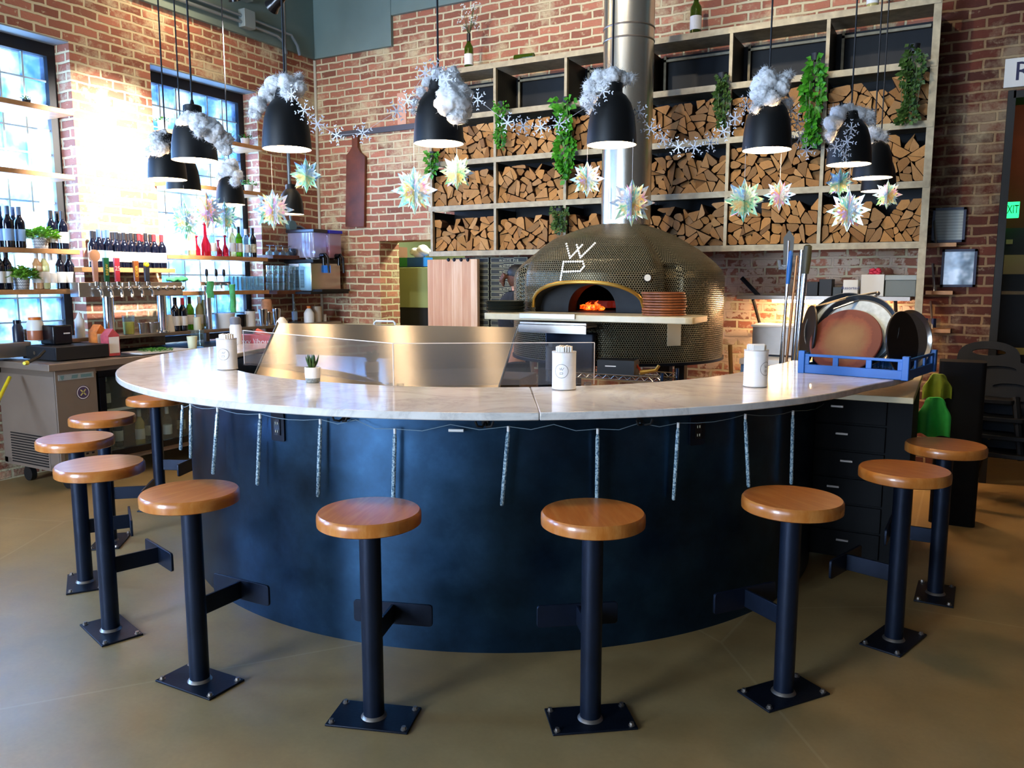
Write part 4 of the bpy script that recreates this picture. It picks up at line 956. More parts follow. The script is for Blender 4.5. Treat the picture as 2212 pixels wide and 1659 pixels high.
# tongs lying over the pans
tg = thing('tongs', 'steel serving tongs lying across the top of the pans', 'tongs', PY(1800, 655, 4.4))
b = B(); a0, a1 = PY(1762, 662, 4.45), PY(1893, 632, 4.62); b.tube([a0, (a0+a1)/2+Vector((0, 0, .008)), a1], [.004, .007, .006], 6); a0, a1 = PY(1800, 668, 4.42), PY(1893, 640, 4.62); b.tube([a0, (a0+a1)/2+Vector((0, 0, .004)), a1], [.004, .007, .006], 6); b.build('arm', M['steel'], tg)
B().ball(PY(1896, 634, 4.63), .012, 8, 6).build('pivot', M['steel_dull'], tg)
# ================================================================ BACK BAR ALONG THE LEFT WALL
def ON(px, z, x):
    lo, hi = -400., 1659.
    for _ in range(50):
        m_ = (lo+hi)/2
        if PX(px, m_, x).z > z: lo = m_
        else: hi = m_
    p = PX(px, (lo+hi)/2, x); p.z = z; return p
def ONY(px, z, y):
    lo, hi = -400., 1659.
    for _ in range(50):
        m_ = (lo+hi)/2
        if PY(px, m_, y).z > z: lo = m_
        else: hi = m_
    p = PY(px, (lo+hi)/2, y); p.z = z; return p
# undercounter fridge
FX, FY0, FY1 = -5.62, 3.40, 6.25
fr = thing('bar_fridge', 'long stainless undercounter fridge with glass doors below the bottle shelves', 'fridge', (FX-.36, FY0, 0))
b = B(); b.box((FX-.36, FY0+.155, .53), (.70, .31, .74)); b.box((FX-.69, (FY0+FY1)/2, .53), (.04, FY1-FY0, .74)); b.box((FX-.36, (FY0+FY1)/2, .175), (.70, FY1-FY0, .05)); b.box((FX-.36, (FY0+FY1)/2, .875), (.70, FY1-FY0, .05)); b.box((FX-.36, FY1-.02, .53), (.70, .04, .74))
b.build('fridge_body', M['fridge_steel'], fr, smooth=0)
b = B(); b.box((FX-.35, (FY0+FY1)/2-.02, .925), (.78, FY1-FY0+.08, .05)); b.build('countertop', M['fridge_steel'], fr, smooth=0, bevel=.004)
B().box((FX-.35, (FY0+FY1)/2+.25, .953), (.66, FY1-FY0-.6, .006)).build('bar_mat', M['blk'], fr, smooth=0)
b = B(); b.box((FX-.37, FY0+.001, .29), (.50, .006, .26)); b.mi = 1
for k in range(12): b.box((FX-.37, FY0-.004, .18+.02*k), (.46, .006, .009))
b.build('side_grille', [M['fridge_steel'], M['blk']], fr, smooth=0)
b = B(); b.box((FX+.012, FY0+.155, .25), (.004, .26, .16)); b.mi = 1
for k in range(5):
    for j in range(4): b.box((FX+.0145, FY0+.065+.045*k, .19+.035*j), (.002, .02, .014))
b.build('front_grille', [M['steel'], M['blk']], fr, smooth=0)
b = B(); b.box((FX+.003, FY0+.155, .53), (.016, .31, .735)); b.build('compressor_cover', M['fridge_steel'], fr, smooth=0)
pl = B().box((FX+.013, FY0+.155, .845), (.004, .27, .042)).build('name_plate', mat('name_plate', '#b8c2c4', .35, .5), fr, smooth=0)
b = B(); fn = lambda x, y: Vector((FX+.0156, FY0+.155+x*.66, .845+y*.8)); b.quad(fn(-.185, .018), fn(-.14, .018), fn(-.145, -.012), fn(-.18, -.012)); b.quad(fn(-.145, -.012), fn(-.1625, -.022), fn(-.18, -.012)); teal = mat('plate_teal', '#5f8288', .5); b.build('shield_mark', teal, pl, smooth=0, fixn=False); b = B(); b.quad(fn(-.05, .016), fn(.02, .016), fn(.01, -.016), fn(-.06, -.016)); b.build('word_block', teal, pl, smooth=0, fixn=False); b = B(); b.quad(fn(.05, .014), fn(.18, .014), fn(.18, -.014), fn(.05, -.014))
b.build('word_block', teal, pl, smooth=0, fixn=False)
fn = lambda x, y: Vector((FX+.0125, FY0+.20+x*.85, .72+y*.85)); em = B(); circ = [(cos(2*pi*k/32), sin(2*pi*k/32)) for k in range(33)]
for r_, m_, o_ in ((.062, 0, 0.), (.056, 1, .0004), (.050, 0, .0008)):
    em.mi = m_; em._f([em._v(fn(x*r_, y*r_)+Vector((o_, 0, 0))) for x, y in circ[:-1]])
em.mi = 2; fn2 = lambda x, y: fn(x, y)+Vector((.0014, 0, 0)); ribbon(em, [(-.022, -.022), (.022, .024)], .011, fn2); ribbon(em, [(-.022, .024), (.022, -.022)], .011, fn2)
em.build('round_emblem', [mat('emblem_purple', '#4f4060', .5), M['label_white'], mat('emblem_tool', '#c9bf7a', .5)], fr, smooth=0, fixn=False)
dark_in = mat('fridge_liner', '#23231f', .6)
b = B(); b.box((FX-.655, 4.97, .53), (.01, 2.45, .66)); b.box((FX-.33, 4.97, .205), (.6, 2.45, .01)); b.build('liner', dark_in, fr, smooth=0)
b = B(); b.box((FX-.36, 4.97, .535), (.55, 2.45, .008)); b.build('wire_shelf', M['fridge_steel'], fr, smooth=0)
b = B(); b.box((FX-.04, 4.97, .546), (.006, 2.4, .022)); b.build('price_rail', M['label_white'], fr, smooth=0)
for k in range(2):
    y0 = FY0+.33+k*1.24; y1 = y0+1.21
    b = B(); b.box((FX-.005, (y0+y1)/2, .84), (.04, y1-y0, .05)); b.box((FX-.005, (y0+y1)/2, .215), (.04, y1-y0, .05)); b.box((FX-.005, y0+.025, .53), (.04, .05, .58)); b.box((FX-.005, y1-.025, .53), (.04, .05, .58))
    g = b.build('door', M['blk_gloss'], fr, smooth=0); B().box((FX-.005, (y0+y1)/2, .5275), (.012, y1-y0-.1, .575)).build('door_glass', M['glass'], g, smooth=0)
for yy in (FY0+.12, FY1-.15):
    for xx in (FX-.1, FX-.6):
        b = B(); b.cyl((xx, yy-.02, .055), (xx, yy+.02, .055), .055, seg=16); b.box((xx, yy, .125), (.05, .05, .05)); b.build('caster', M['blk'], fr)
# ---------------------------------------------------------------- bottles
def bottle(kind):
    glass_m, lab_m, cap_m, h = {'blue': (M['wine_glass'], M['label_blue'], M['capsule_blue'], .31), 'white': (M['wine_glass'], M['label_white'], M['capsule_black'], .30), 'cream': (M['wine_glass'], M['label_mixed'], M['capsule_black'], .295),
        'red': (M['wine_glass'], M['label_white'], M['capsule_red'], .295), 'rose': (M['rose'], M['label_white'], M['white'], .30), 'gold': (M['gold_wine'], M['label_white'], M['white'], .30), 'green': (M['green_glass'], M['label_white'], M['capsule_black'], .30), 'clear': (M['glass'], M['label_white'], M['white'], .28)}[kind]
    o = thing('wine_bottle', 'x', 'bottle', (0, 0, 0), rz=1e-9); r = .037; k = h/.30
    B().lathe([(0, .002), (r*.8, 0), (r, .006), (r, .175*k), (r*.93, .195*k), (r*.62, .215*k), (.0155, .232*k), (.0145, .29*k), (.0155, .292*k), (.0155, h), (0, h)], seg=20).build('glass_body', glass_m, o, smooth=45)
    B().lathe([(r+.0006, .05*k), (r+.0008, .051*k), (r+.0008, .135*k), (r+.0006, .136*k)], seg=20).build('paper_label', lab_m, o, smooth=60)
    B().lathe([(.0165, .238*k), (.0162, .30*k), (0, .3015*k)], seg=16).build('capsule', cap_m, o, smooth=45)
    return o
BOT = {}
def put_bottle(kind, p, label, group, rz=0., scale=1.):
    if kind not in BOT: o = bottle(kind); BOT[kind] = o; o.location = p; o.scale = (scale,)*3; o['label'] = label; o['group'] = group
    else: dup(BOT[kind], p, rz, label, group, scale)
def shelf(name, y0, y1, z, x0, x1, label, m=None):
    o = tag(B().box(((x0+x1)/2, (y0+y1)/2, z-.019), (x1-x0, y1-y0, .038)).build(name, m or M['shelf_wood'], smooth=0, bevel=.003, loc=((x0+x1)/2, (y0+y1)/2, z-.038)), label, 'shelf'); return o
ZA1, ZA2, ZB, ZC1, ZC2, ZD1, ZD2 = 1.785, 1.472, 1.645, 1.77, 1.44, 1.80, 1.435
shelf('wall_shelf', 2.9, 4.03, ZA1, -6.56, -6.19, 'wooden shelf across the left window holding blue-label wine and a potted plant')
shelf('wall_shelf', 2.9, 4.01, ZA2, -6.56, -6.19, 'wooden shelf under the blue-label wine, holding rose and white-label bottles')
shelf('wall_shelf', 2.9, 4.06, 2.87, -6.56, -6.2, 'sunlit upper shelf across the left window with a tiny green plant')
shelf('wall_shelf', 2.9, 4.04, 2.37, -6.56, -6.2, 'sunlit middle shelf across the left window')
yB0, yB1 = ON(172, ZB, -6.15).y, ON(374, ZB, -6.15).y
shelf('wall_shelf', yB0, yB1, ZB, -6.40, -6.12, 'pale wooden shelf on the brick pier crowded with red wine')
shelf('wall_shelf', 4.86, 6.06, ZC1, -6.56, -6.2, 'wooden shelf across the second window with red bottles and decanters')
shelf('wall_shelf', 4.86, 6.06, ZC2, -6.56, -6.2, 'wooden shelf across the second window with a row of tall glasses')
shelf('wall_shelf', 4.92, 6.06, 2.87, -6.56, -6.2, 'upper shelf across the second window with white plant pots')
shelf('wall_shelf', 4.92, 6.06, 2.42, -6.56, -6.2, 'middle shelf across the second window with a trailing plant')
shelf('wall_shelf', 6.10, 6.72, ZD1, -6.40, -6.17, 'thick rough shelf by the corner with upturned coupe glasses', M['dark_wood'])
shelf('wall_shelf', 6.12, 6.80, ZD2, -6.40, -6.15, 'thick rough shelf by the corner with stacked tumblers', M['dark_wood'])
for k, px in enumerate((4, 21, 33, 46)): put_bottle('blue', ON(px, ZA1, -6.27 if k % 2 else -6.33), 'blue-label red wine, %s from the left on the shelf in the left window' % ordn(k), 'blue-label wine in the left window')
for k, (px, kd) in enumerate(((114, 'white'), (127, 'white'), (139, 'white'))): put_bottle(kd, ON(px, ZA1, -6.26-.05*(k % 2)), 'white-label wine right of the zigzag pot on the upper bottle shelf, %s from the left' % ordn(k), 'white-label wine by the upper zigzag pot')
for k, (px, kd, lb) in enumerate(((2, 'white', 'white-label bottle at the far left of the lower window shelf'), (18, 'white', 'white-label bottle left of the lower zigzag pot'), (83, 'rose', 'rose wine right of the lower zigzag pot'), (99, 'gold', 'golden white wine next to the rose'), (113, 'clear', 'pale clear bottle behind the golden wine'), (133, 'white', 'dark white-label wine, second from the right end of the lower window shelf'), (153, 'white', 'dark white-label wine at the right end of the lower window shelf'))): put_bottle(kd, ON(px, ZA2, -6.26), lb, 'bottles on the lower window shelf')
row = [(203, 'cream'), (217, 'blue'), (236, 'blue'), (255, 'cream'), (271, 'cream'), (287, 'cream'), (304, 'red'), (318, 'white'), (336, 'red'), (352, 'red')]
for k, (px, kd) in enumerate(row): put_bottle(kd, ON(px, ZB, -6.19), 'front-row red wine on the pier shelf, %s from the left' % ordn(k), 'wine on the pier shelf', k*.7)
for k, (px, kd) in enumerate(((210, 'white'), (227, 'blue'), (246, 'white'), (263, 'cream'), (280, 'cream'), (296, 'white'), (312, 'red'), (328, 'white'))): put_bottle(kd, ON(px, ZB, -6.30), 'back-row wine on the pier shelf, %s from the left' % ordn(k), 'wine on the pier shelf', k*.5)
redg = mat('red_decanter_glass', '#a5101c', .08, trans=.4)
for k, (px, h, r) in enumerate(((425, .20, .036), (445, .34, .05), (472, .17, .038), (487, .22, .034))):
    p = ON(px, ZC1, -6.32); tag(B().lathe([(0, 0), (r, 0), (r, h*.3), (r*.35, h*.55), (r*.28, h*.85), (r*.6, h*.88), (r*.6, h*.93), (0, h)], p, 20).build('red_decanter', redg, smooth=50, loc=p), ('short red liquor bottle at the left of the window shelf', 'tall red decanter with stopper behind the snowflake cluster', 'short squat red bottle right of the tall decanter', 'red wedge-shaped bottle right of the squat one')[k], 'bottle', 'red bottles in the second window')
for k, (px, kd) in enumerate(((402, 'clear'), (415, 'gold'), (460, 'clear'), (503, 'gold'), (517, 'green'), (533, 'clear'), (547, 'cream'))): put_bottle(kd, ON(px, ZC1, -6.30), 'spirit bottle on the second window shelf, %s from the left' % ordn(k), 'spirits in the second window')
# pots on shelves
zig, t, bs = newmat('zigzag_pot'); tc = t.add('ShaderNodeTexCoord').outputs['Object']; sp = t.add('ShaderNodeSeparateXYZ', ins={0: tc})
ang = t.math('ARCTAN2', sp.outputs[1], sp.outputs[0]); tri = t.math('PINGPONG', t.math('MULTIPLY', ang, .16), .016); st = t.math('FRACT', t.math('DIVIDE', t.math('ADD', sp.outputs[2], tri), .022))
t.link(t.mix(t.math('GREATER_THAN', st, .5), lin('#f1efec'), lin('#585a66')), bs.inputs['Base Color']); bs.inputs['Roughness'].default_value = .5
def leafy(b, c, R, H, n, rs, size=.02, droop=0.):
    for k in range(n):
        a, rr_, zz = rs.uniform(0, 2*pi), R*sqrt(rs.random()), H*rs.random()
        p = Vector(c)+Vector((cos(a)*rr_, sin(a)*rr_, zz*(1-.5*rr_/R))); d = Vector((cos(a), sin(a), rs.uniform(-.3, .9)-droop)).normalized(); s = Vector((-sin(a), cos(a), rs.uniform(-.4, .4))).normalized(); u = d.cross(s)
        L = size*rs.uniform(.7, 1.4); b.quad(p, p+d*L*.5+s*L*.38+u*L*.1, p+d*L, p+d*L*.5-s*L*.38+u*L*.1)
def pot_plant(p, r, h, potm, label, fol=.09, n=110, seed=1, size=.022, lm=None):
    o = thing('potted_plant', label, 'plant', p); PLOC[o.name] = tuple(p)
    g = B().lathe([(0, 0), (r*.82, 0), (r, h), (r*.9, h), (r*.86, h*.9), (0, h*.9)], (0, 0, 0), 24); bmesh.ops.translate(g.bm, verts=g.bm.verts, vec=p); g.build('pot', potm, o)
    b = B(); leafy(b, Vector(p)+Vector((0, 0, h*.9)), fol, fol*.9, n, random.Random(seed), size)
    b.tube([Vector(p)+Vector((0, 0, h*.85)), Vector(p)+Vector((0, 0, h+fol*.5))], .004, 5); b.build('foliage', lm or M['leaf'], o, smooth=0, fixn=False)
pot_plant(ON(88, ZA1, -6.27), .062, .085, zig, 'leafy green plant in a zigzag pot on the upper left bottle shelf', .105, 420, 1, .042, M['leaf_lime'])
pot_plant(ON(47, ZA2, -6.27), .062, .09, zig, 'leafy green plant in a zigzag pot on the lower left bottle shelf', .105, 420, 2, .042, M['leaf_lime'])
pot_plant(ON(58, 2.87, -6.3), .03, .035, M['blk'], 'tiny green plant in a dark dish on the top left window shelf', .035, 40, 3, .016)
pot_plant(ON(352, 2.87, -6.3), .045, .08, M['ceramic_white'], 'small plant in a white pot at the left of the upper second window shelf', .05, 60, 4)
pot_plant(ON(530, 2.87, -6.3), .045, .07, M['ceramic_white'], 'bright green plant in a white pot at the right of the upper second window shelf', .055, 70, 5)
pot_plant(ON(538, 2.42, -6.3), .045, .07, M['ceramic_white'], 'spiky green plant in a white pot beside the second window jamb', .07, 80, 6)
# glasses
def tumbler(r, h, taper=.9, seg=16): return [(0, .006), (r*taper-.002, .006), (r-.0015, h), (r, h), (r*taper, 0), (0, 0)]
gl0 = {}
def put_glass(key, prof, name, p, label, group, cat='glass', mm=None):
    if key not in gl0:
        o = B().lathe(prof, seg=18).build(name, mm or M['glass'], smooth=40); gl0[key] = o; o.location = p; tag(o, label, cat, group)
    else: o = gl0[key].copy(); COL.objects.link(o); o.location = p; o['label'] = label; o['group'] = group
for k in range(9):
    for j in range(2): put_glass('tall', tumbler(.034, .14), 'tall_glass', ON(492+9*k, ZC2, -6.26-.085*j), 'tall clear tumbler in the %s row, %s from the left, on the second window shelf' % (('front', 'back')[j], ordn(k)), 'tall tumblers on the window shelf')
tum = tumbler(.038, .085)
for k in range(6):
    for lv in range(3): put_glass('tum', tum, 'tumbler', ON(583+12*k, ZD2+.0865*lv, -6.24), 'clear tumbler in the stacked rows by the corner, %s column, %s layer' % (ordn(k), ('bottom', 'middle', 'top')[lv]), 'stacked tumblers by the corner')
coup = [(0, .001), (.042, .0), (.045, .004), (.040, .03), (.006, .052), (.004, .09), (.034, .099), (.034, .101), (0, .102)]
for k in range(4):
    for j in range(2): put_glass('coupe', coup, 'coupe_glass', ON(583+14*k, ZD1, -6.23-.09*j), 'upturned coupe glass on the thick shelf by the corner, %s row, %s from the left' % (('front', 'back')[j], ordn(k)), 'upturned coupes by the corner')
smoke = mat('smoked_glass', '#3d4a5a', .08, trans=.5)
for k, px in enumerate((632, 648)): put_glass('round', [(0, 0), (.03, 0), (.042, .03), (.043, .05), (.036, .075), (.033, .075), (.039, .05), (.038, .03), (0, .01)], 'round_glass', ON(px, ZD1, -6.22), 'round smoked glass right of the coupes, %s' % ('left one', 'right one')[k], 'smoked glasses on the upper corner shelf', mm=smoke)
for k, px in enumerate((655, 666)): put_glass('round', None, 'round_glass', ON(px, ZD2, -6.22), 'round smoked glass right of the stacked tumblers, %s' % ('left one', 'right one')[k], 'smoked glasses on the lower corner shelf')
# raised steel back shelf and beer taps
ZS_ = 1.09; ys0, ys1 = ON(140, ZS_, -6.03).y, 6.95
bs_ = thing('back_bar_shelf', 'long stainless shelf behind the fridge carrying taps and bar tools', 'shelf', (-6.2, ys0, ZS_-.03))
B().box((-6.205, (ys0+ys1)/2, ZS_-.015), (.37, ys1-ys0, .03)).build('shelf_top', M['steel_dull'], bs_, smooth=0, bevel=.003)
for yy in (ys0+.2, (ys0+ys1)/2, ys1-.3): B().box((-6.33, yy, 1.015), (.04, .04, .115)).build('bracket', M['steel_dull'], bs_, smooth=0)
XT = -6.06; pa, pb = ON(170, 1.5, XT+.06), ON(395, 1.5, XT+.06)
tp = thing('beer_tap_tower', 'stainless beer tap tower on two posts in front of the brick pier', 'tap tower', (XT, (pa.y+pb.y)/2, ZS_))
B().rbox((XT, (pa.y+pb.y)/2, 1.468), (.12, pb.y-pa.y, .115), .01).build('manifold', M['steel'], tp, bevel=.004)
for px in (236, 350):
    q = ON(px, 1.2, XT); B().cyl((XT, q.y, ZS_), (XT, q.y, 1.411), .042, seg=22).build('post', M['chrome'], tp); B().lathe([(.0, 0), (.06, 0), (.06, .01), (.045, .02), (0, .02)], (XT, q.y, ZS_), 22).build('post_flange', M['chrome'], tp)
TAPX = [207, 229, 251, 273, 295, 317, 335, 353, 370, 387]
for k, px in enumerate(TAPX):
    q = ON(px, 1.47, XT+.06); b = B(); b.cyl((XT+.06, q.y, 1.475), (XT+.10, q.y, 1.475), .014, seg=12); b.ball((XT+.105, q.y, 1.475), .021, 12, 8)
    if k < 6: b.tube([(XT+.11, q.y, 1.47), (XT+.13, q.y, 1.45), (XT+.135, q.y, 1.405)], .012, 8); b.cyl((XT+.105, q.y, 1.49), (XT+.105, q.y, 1.53), .009, seg=8)
    b.build('faucet', M['chrome'], tp)
HND = [(207, 'pink_tap_handle', '#d9a08a', .17, 'pale pink tap handle with a round top', 'I'), (231, 'green_tap_handle', '#0f5a35', .19, 'dark green tap handle with yellow lettering', 'BREW'), (254, 'red_tap_handle', '#cf3a4a', .19, 'red tap handle with big white numerals', '25'), (295, 'brown_tap_handle', '#8a4a1e', .17, 'brown tap handle with yellow lettering', 'CIDER'), (318, 'yellow_tap_handle', '#23252e', .13, 'short black tap handle with a yellow top', '')]
for px, nm, col, h, lb, tx in HND:
    q = ON(px, 1.53, XT+.105); o = thing(nm.split('_', 1)[1], lb, 'tap handle', q, 'tap handles on the steel tower')
    mm = mat(nm, col, .4); b = B(); b.prism([(-.018, 0), (.018, 0), (.024, h), (-.024, h)], -.011, .011, Matrix.Translation(q) @ Matrix(((0, 0, 1, 0), (1, 0, 0, 0), (0, 1, 0, 0), (0, 0, 0, 1)))); b.build('paddle', mm, o, bevel=.003)
    B().cyl(q+Vector((0, 0, -.03)), q+Vector((0, 0, .004)), .010, seg=10).build('ferrule', M['chrome'], o)
    if 'pink' in nm: B().cyl(q+Vector((-.012, 0, h+.035)), q+Vector((.012, 0, h+.035)), .045, seg=28).build('round_badge', mat('badge_orange', '#e0a077', .5), o)
    if 'yellow' in nm: B().ball(q+Vector((0, 0, h+.01)), .024, 12, 8).build('yellow_top', mat('tap_yellow', '#e0c21a', .4), o)
    if tx: 
        big = tx == '25'
        text('handle_lettering', tx, .05 if big else .034, facing(q+Vector((.0125, 0, h*.5)), (0, 0, 1), (0, -1, 0)) if not big else facing(q+Vector((.0125, 0, h*.55)), (0, 1, 0), (0, 0, 1)), M['white'] if big else mat('tap_letter', '#e6c24a', .5), o)
# second tap column with black levers, and green cloths
p = ON(452, ZS_, -6.1); o = thing('cocktail_tap', 'chrome tap column with three black levers at the right of the back bar', 'tap', p)
b = B(); b.cyl(p, p+Vector((0, 0, .40)), .03, seg=18); b.box(p+Vector((0, .10, .42)), (.06, .30, .035)); b.build('column', M['chrome'], o)
for dy in (0, .11, .20):
    c = p+Vector((.0, dy, .44)); B().cyl(c, c+Vector((0, 0, .05)), .008, seg=8).build('stem', M['chrome'], o); B().lathe([(0, 0), (.012, .005), (.016, .03), (.013, .065), (0, .075)], c+Vector((0, 0, .045)), 14).build('lever_knob', M['blk_gloss'], o)
    B().tube([c+Vector((.02, 0, -.02)), c+Vector((.06, 0, -.025)), c+Vector((.065, 0, -.07))], .009, 8).build('spout', M['chrome'], o)
gcloth = mat('mint_green_cloth', '#5fd08a', .85, var=.2, vscale=30)
def drape(pts, w, name, label, m, n=10, seed=0):
    """narrow folded cloth following points"""
    rs = random.Random(seed); b = B(); rows = []
    for p in pts:
        r = []
        for k in range(n+1):
            a = 2*pi*k/n; f = 1+.35*sin(3*a+p[2]*40); r.append(b._v((p[0]+cos(a)*w*.5*f, p[1]+sin(a)*w*f, p[2]+rs.uniform(-.004, .004))))
        rows.append(r)
    for A, Bq in zip(rows, rows[1:]):
        for k in range(n): b._f([A[k], A[k+1], Bq[k+1], Bq[k]])
    b._f(rows[0][:-1]); b._f(rows[-1][:-1]); bmesh.ops.remove_doubles(b.bm, verts=b.bm.verts, dist=1e-5)
    return tag(b.build(name, m, smooth=60, loc=pts[0]), label, 'cloth')
q = ON(372, 1.527, -6.08); q2 = ON(394, 1.527, -6.06)
b = B(); 
for k in range(5): bmesh.ops.create_icosphere(b.bm, subdivisions=3, radius=.045, matrix=Matrix.Translation(q+(q2-q)*(k/4)+Vector((0, 0, .022))) @ Matrix.Diagonal((1, 1.2, .5, 1)))
for v in b.bm.verts: v.co += Vector((0, 0, .014*noise.noise(v.co*30)))
tag(b.build('bar_cloth', gcloth, smooth=180, fixn=False, loc=q), 'mint green cloth crumpled on the right end of the tap tower', 'cloth')
p = ON(452, ZS_, -6.1); drape([(p.x+.10, p.y+.205, z) for z in (1.50, 1.46, 1.40, 1.34, 1.27, 1.24)], .030, 'bar_cloth', 'mint green cloth hanging from the right lever of the tap column', gcloth, seed=1)
drape([(p.x+.08, p.y-.035, z) for z in (1.53, 1.49, 1.44, 1.40, 1.38)], .034, 'bar_cloth', 'mint green cloth hanging at the left of the tap column', gcloth, seed=2)
# ---------------------------------------------------------------- bits on the raised shelf and the fridge top
def item(name, label, cat, p, prof, m, seg=22, extra=(), group=None):
    """lathe body plus extra (name, profile, material) parts"""
    o = thing(name, label, cat, p, group); B().lathe(prof, p, seg).build('body', m, o, smooth=40)
    for nm, pr, mm in extra: B().lathe(pr, p, seg).build(nm, mm, o, smooth=40)
    return o
XS = -6.1; TOPF = .957
plast = mat('milky_plastic', '#e9eceb', .4); yel = mat('lemon_juice', '#dfd45a', .3); orange = mat('orange_lid', '#e07a2a', .45); brownp = mat('brown_syrup', '#b06a4a', .3)
item('juice_jug', 'milky jug with an orange lid at the left of the back bar', 'jug', ON(78, ZS_, XS), [(0, 0), (.055, 0), (.058, .06), (.058, .13), (.042, .155), (0, .155)], plast, extra=[('lid', [(.042, .155), (.044, .155), (.044, .175), (0, .176)], orange), ('syrup', [(.0585, .004), (.0588, .005), (.0588, .075), (.0585, .076)], brownp)])
item('squeeze_bottle', 'tall white squeeze bottle below the left end of the tap tower', 'bottle', ON(174, ZS_, XS), [(0, 0), (.036, 0), (.036, .135), (.030, .15), (0, .15)], plast, extra=[('nozzle', [(.026, .15), (.020, .165), (.006, .20), (0, .20)], plast)])
item('juice_container', 'clear deli container half full of yellow juice under the taps', 'container', ON(279, ZS_, XS+.02), [(0, 0), (.042, 0), (.05, .155), (.052, .16), (.048, .16), (.045, .10), (0, .10)], M['glass'], extra=[('juice', [(0, .004), (.0418, .004), (.047, .105), (0, .105)], yel)])
for k, (px, w) in enumerate(((309, .036), (331, .055))):
    p = ON(px, ZS_, XS); o = tag(B().lathe([(0, 0), (w*.85, 0), (w, .085), (w+.006, .085), (w+.006, .09), (w-.002, .088), (w*.83, .003), (0, .003)], p, 20).build('steel_insert_pan', M['steel'], smooth=40, loc=p), ('narrow steel insert pan under the taps', 'wide steel insert pan beside the right tap post')[k], 'pan')
item('plastic_cup_stack', 'stack of white cups right of the tap posts', 'cups', ON(366, ZS_, XS), [(0, 0), (.048, 0), (.044, .06), (.04, .065), (.036, .13), (.03, .15), (0, .15)], M['white'])
for k, (px, kd, lb) in enumerate(((381, 'white', 'blue-black white-label bottle right of the white cups'), (397, 'red', 'dark bottle with white label and red top on the back bar shelf'), (412, 'green', 'corked green bottle standing on the back bar shelf'), (433, 'gold', 'slim dark golden bottle left of the chrome tap column'))): put_bottle(kd, ON(px, ZS_, XS+(.02 if k < 2 else -.08)), lb, 'bottles on the raised steel shelf')
item('pillar_candle', 'cream pillar candle on the raised steel shelf', 'candle', ON(427, ZS_, XS+.05), [(0, 0), (.034, 0), (.034, .115), (.028, .118), (0, .112)], mat('candle_wax', '#e9e4c4', .5))
item('infusion_cylinder', 'tall clear cylinder with yellow citrus slices', 'jar', ON(446, ZS_, XS-.07), [(0, 0), (.05, 0), (.05, .38), (.047, .38), (.047, .01), (0, .01)], M['glass'], extra=[('citrus', [(0, .02), (.040, .02), (.043, .10), (.034, .14), (.043, .22), (.03, .27), (0, .27)], mat('citrus', '#b7a72a', .5, var=.4, vscale=40))])
item('white_tub', 'squat white tub on the raised shelf behind the flask', 'tub', ON(487, ZS_, XS), [(0, 0), (.085, 0), (.09, .12), (.093, .125), (.093, .14), (0, .142)], M['white'])
item('lidded_canister', 'white canister with a black lid on the back bar', 'canister', ON(541, ZS_, XS), [(0, 0), (.05, 0), (.05, .15), (0, .15)], M['white'], extra=[('black_lid', [(.051, .15), (.052, .165), (0, .168)], M['blk_gloss'])])
item('black_canister', 'short dark canister left of the white one with a black lid', 'canister', ON(522, ZS_, XS-.03), [(0, 0), (.045, 0), (.045, .12), (0, .121)], M['blk_gloss'])
for k, px in enumerate((569, 582, 598)): item('cocktail_shaker', 'steel cocktail shaker tin, %s in the row by the brown pitcher' % ordn(k), 'shaker', ON(px, ZS_, XS), [(0, 0), (.03, 0), (.044, .16 if k != 1 else .13), (.04, .165 if k != 1 else .135), (0, .166 if k != 1 else .136)], M['chrome'], group='shaker tins')
item('wooden_canister', 'pale wooden canister behind the shakers', 'canister', ON(577, ZS_, XS-.12), [(0, 0), (.055, 0), (.055, .24), (.04, .26), (0, .26)], mat('peach_wood', '#c9906a', .6, var=.3))
item('amber_bottle', 'small white-label bottle below the slush machine', 'bottle', ON(637, ZS_, XS-.1), [(0, 0), (.03, 0), (.03, .14), (.012, .17), (.012, .22), (0, .22)], M['glass'], extra=[('label', [(.0305, .03), (.0305, .12)], M['label_blue'])])
item('white_jug', 'white jug with an orange cap below the slush machine', 'jug', ON(668, ZS_, XS), [(0, 0), (.055, 0), (.055, .10), (.03, .14), (.02, .15), (0, .15)], M['white'], extra=[('orange_cap', [(.02, .15), (.022, .175), (0, .176)], orange)])
item('beige_container', 'beige lidded container near the doorway end of the back bar', 'container', ON(686, ZS_, XS), [(0, 0), (.05, 0), (.05, .17), (0, .172)], mat('beige_tub', '#b8a58c', .6))
item('salt_shaker', 'small cream shaker near the doorway end of the back bar', 'shaker', ON(702, ZS_, XS), [(0, 0), (.018, 0), (.018, .08), (0, .085)], M['ceramic_white'])
# on the fridge counter
XC_ = FX-.22
p = ON(106, TOPF, FX-.36); o = thing('card_terminal_box', 'black box with a small white mark on the cash drawer', 'box', p+Vector((0, 0, .105)))
pd = ON(140, TOPF, XC_); p2 = Vector((FX-.30, FY0+.24, TOPF))
dr = thing('cash_drawer', 'black cash drawer lying on the near end of the fridge top', 'cash drawer', p2)
B().box(p2+Vector((0, .05, .05)), (.42, .42, .098)).build('drawer_case', M['blk'], dr, bevel=.004); B().cyl(p2+Vector((-.05, -.161, .05)), p2+Vector((-.05, -.166, .05)), .014, seg=16).build('key_lock', M['chrome'], dr)
p = p2+Vector((-.08, .03, .10)); o.location = p; PLOC[o.name] = tuple(p)
B().box(p+Vector((0, 0, .075)), (.17, .15, .148)).build('case', M['blk_gloss'], o, bevel=.01); B().box(p+Vector((.0855, .03, .085)), (.002, .05, .010)).build('white_mark', M['white'], o, smooth=0)
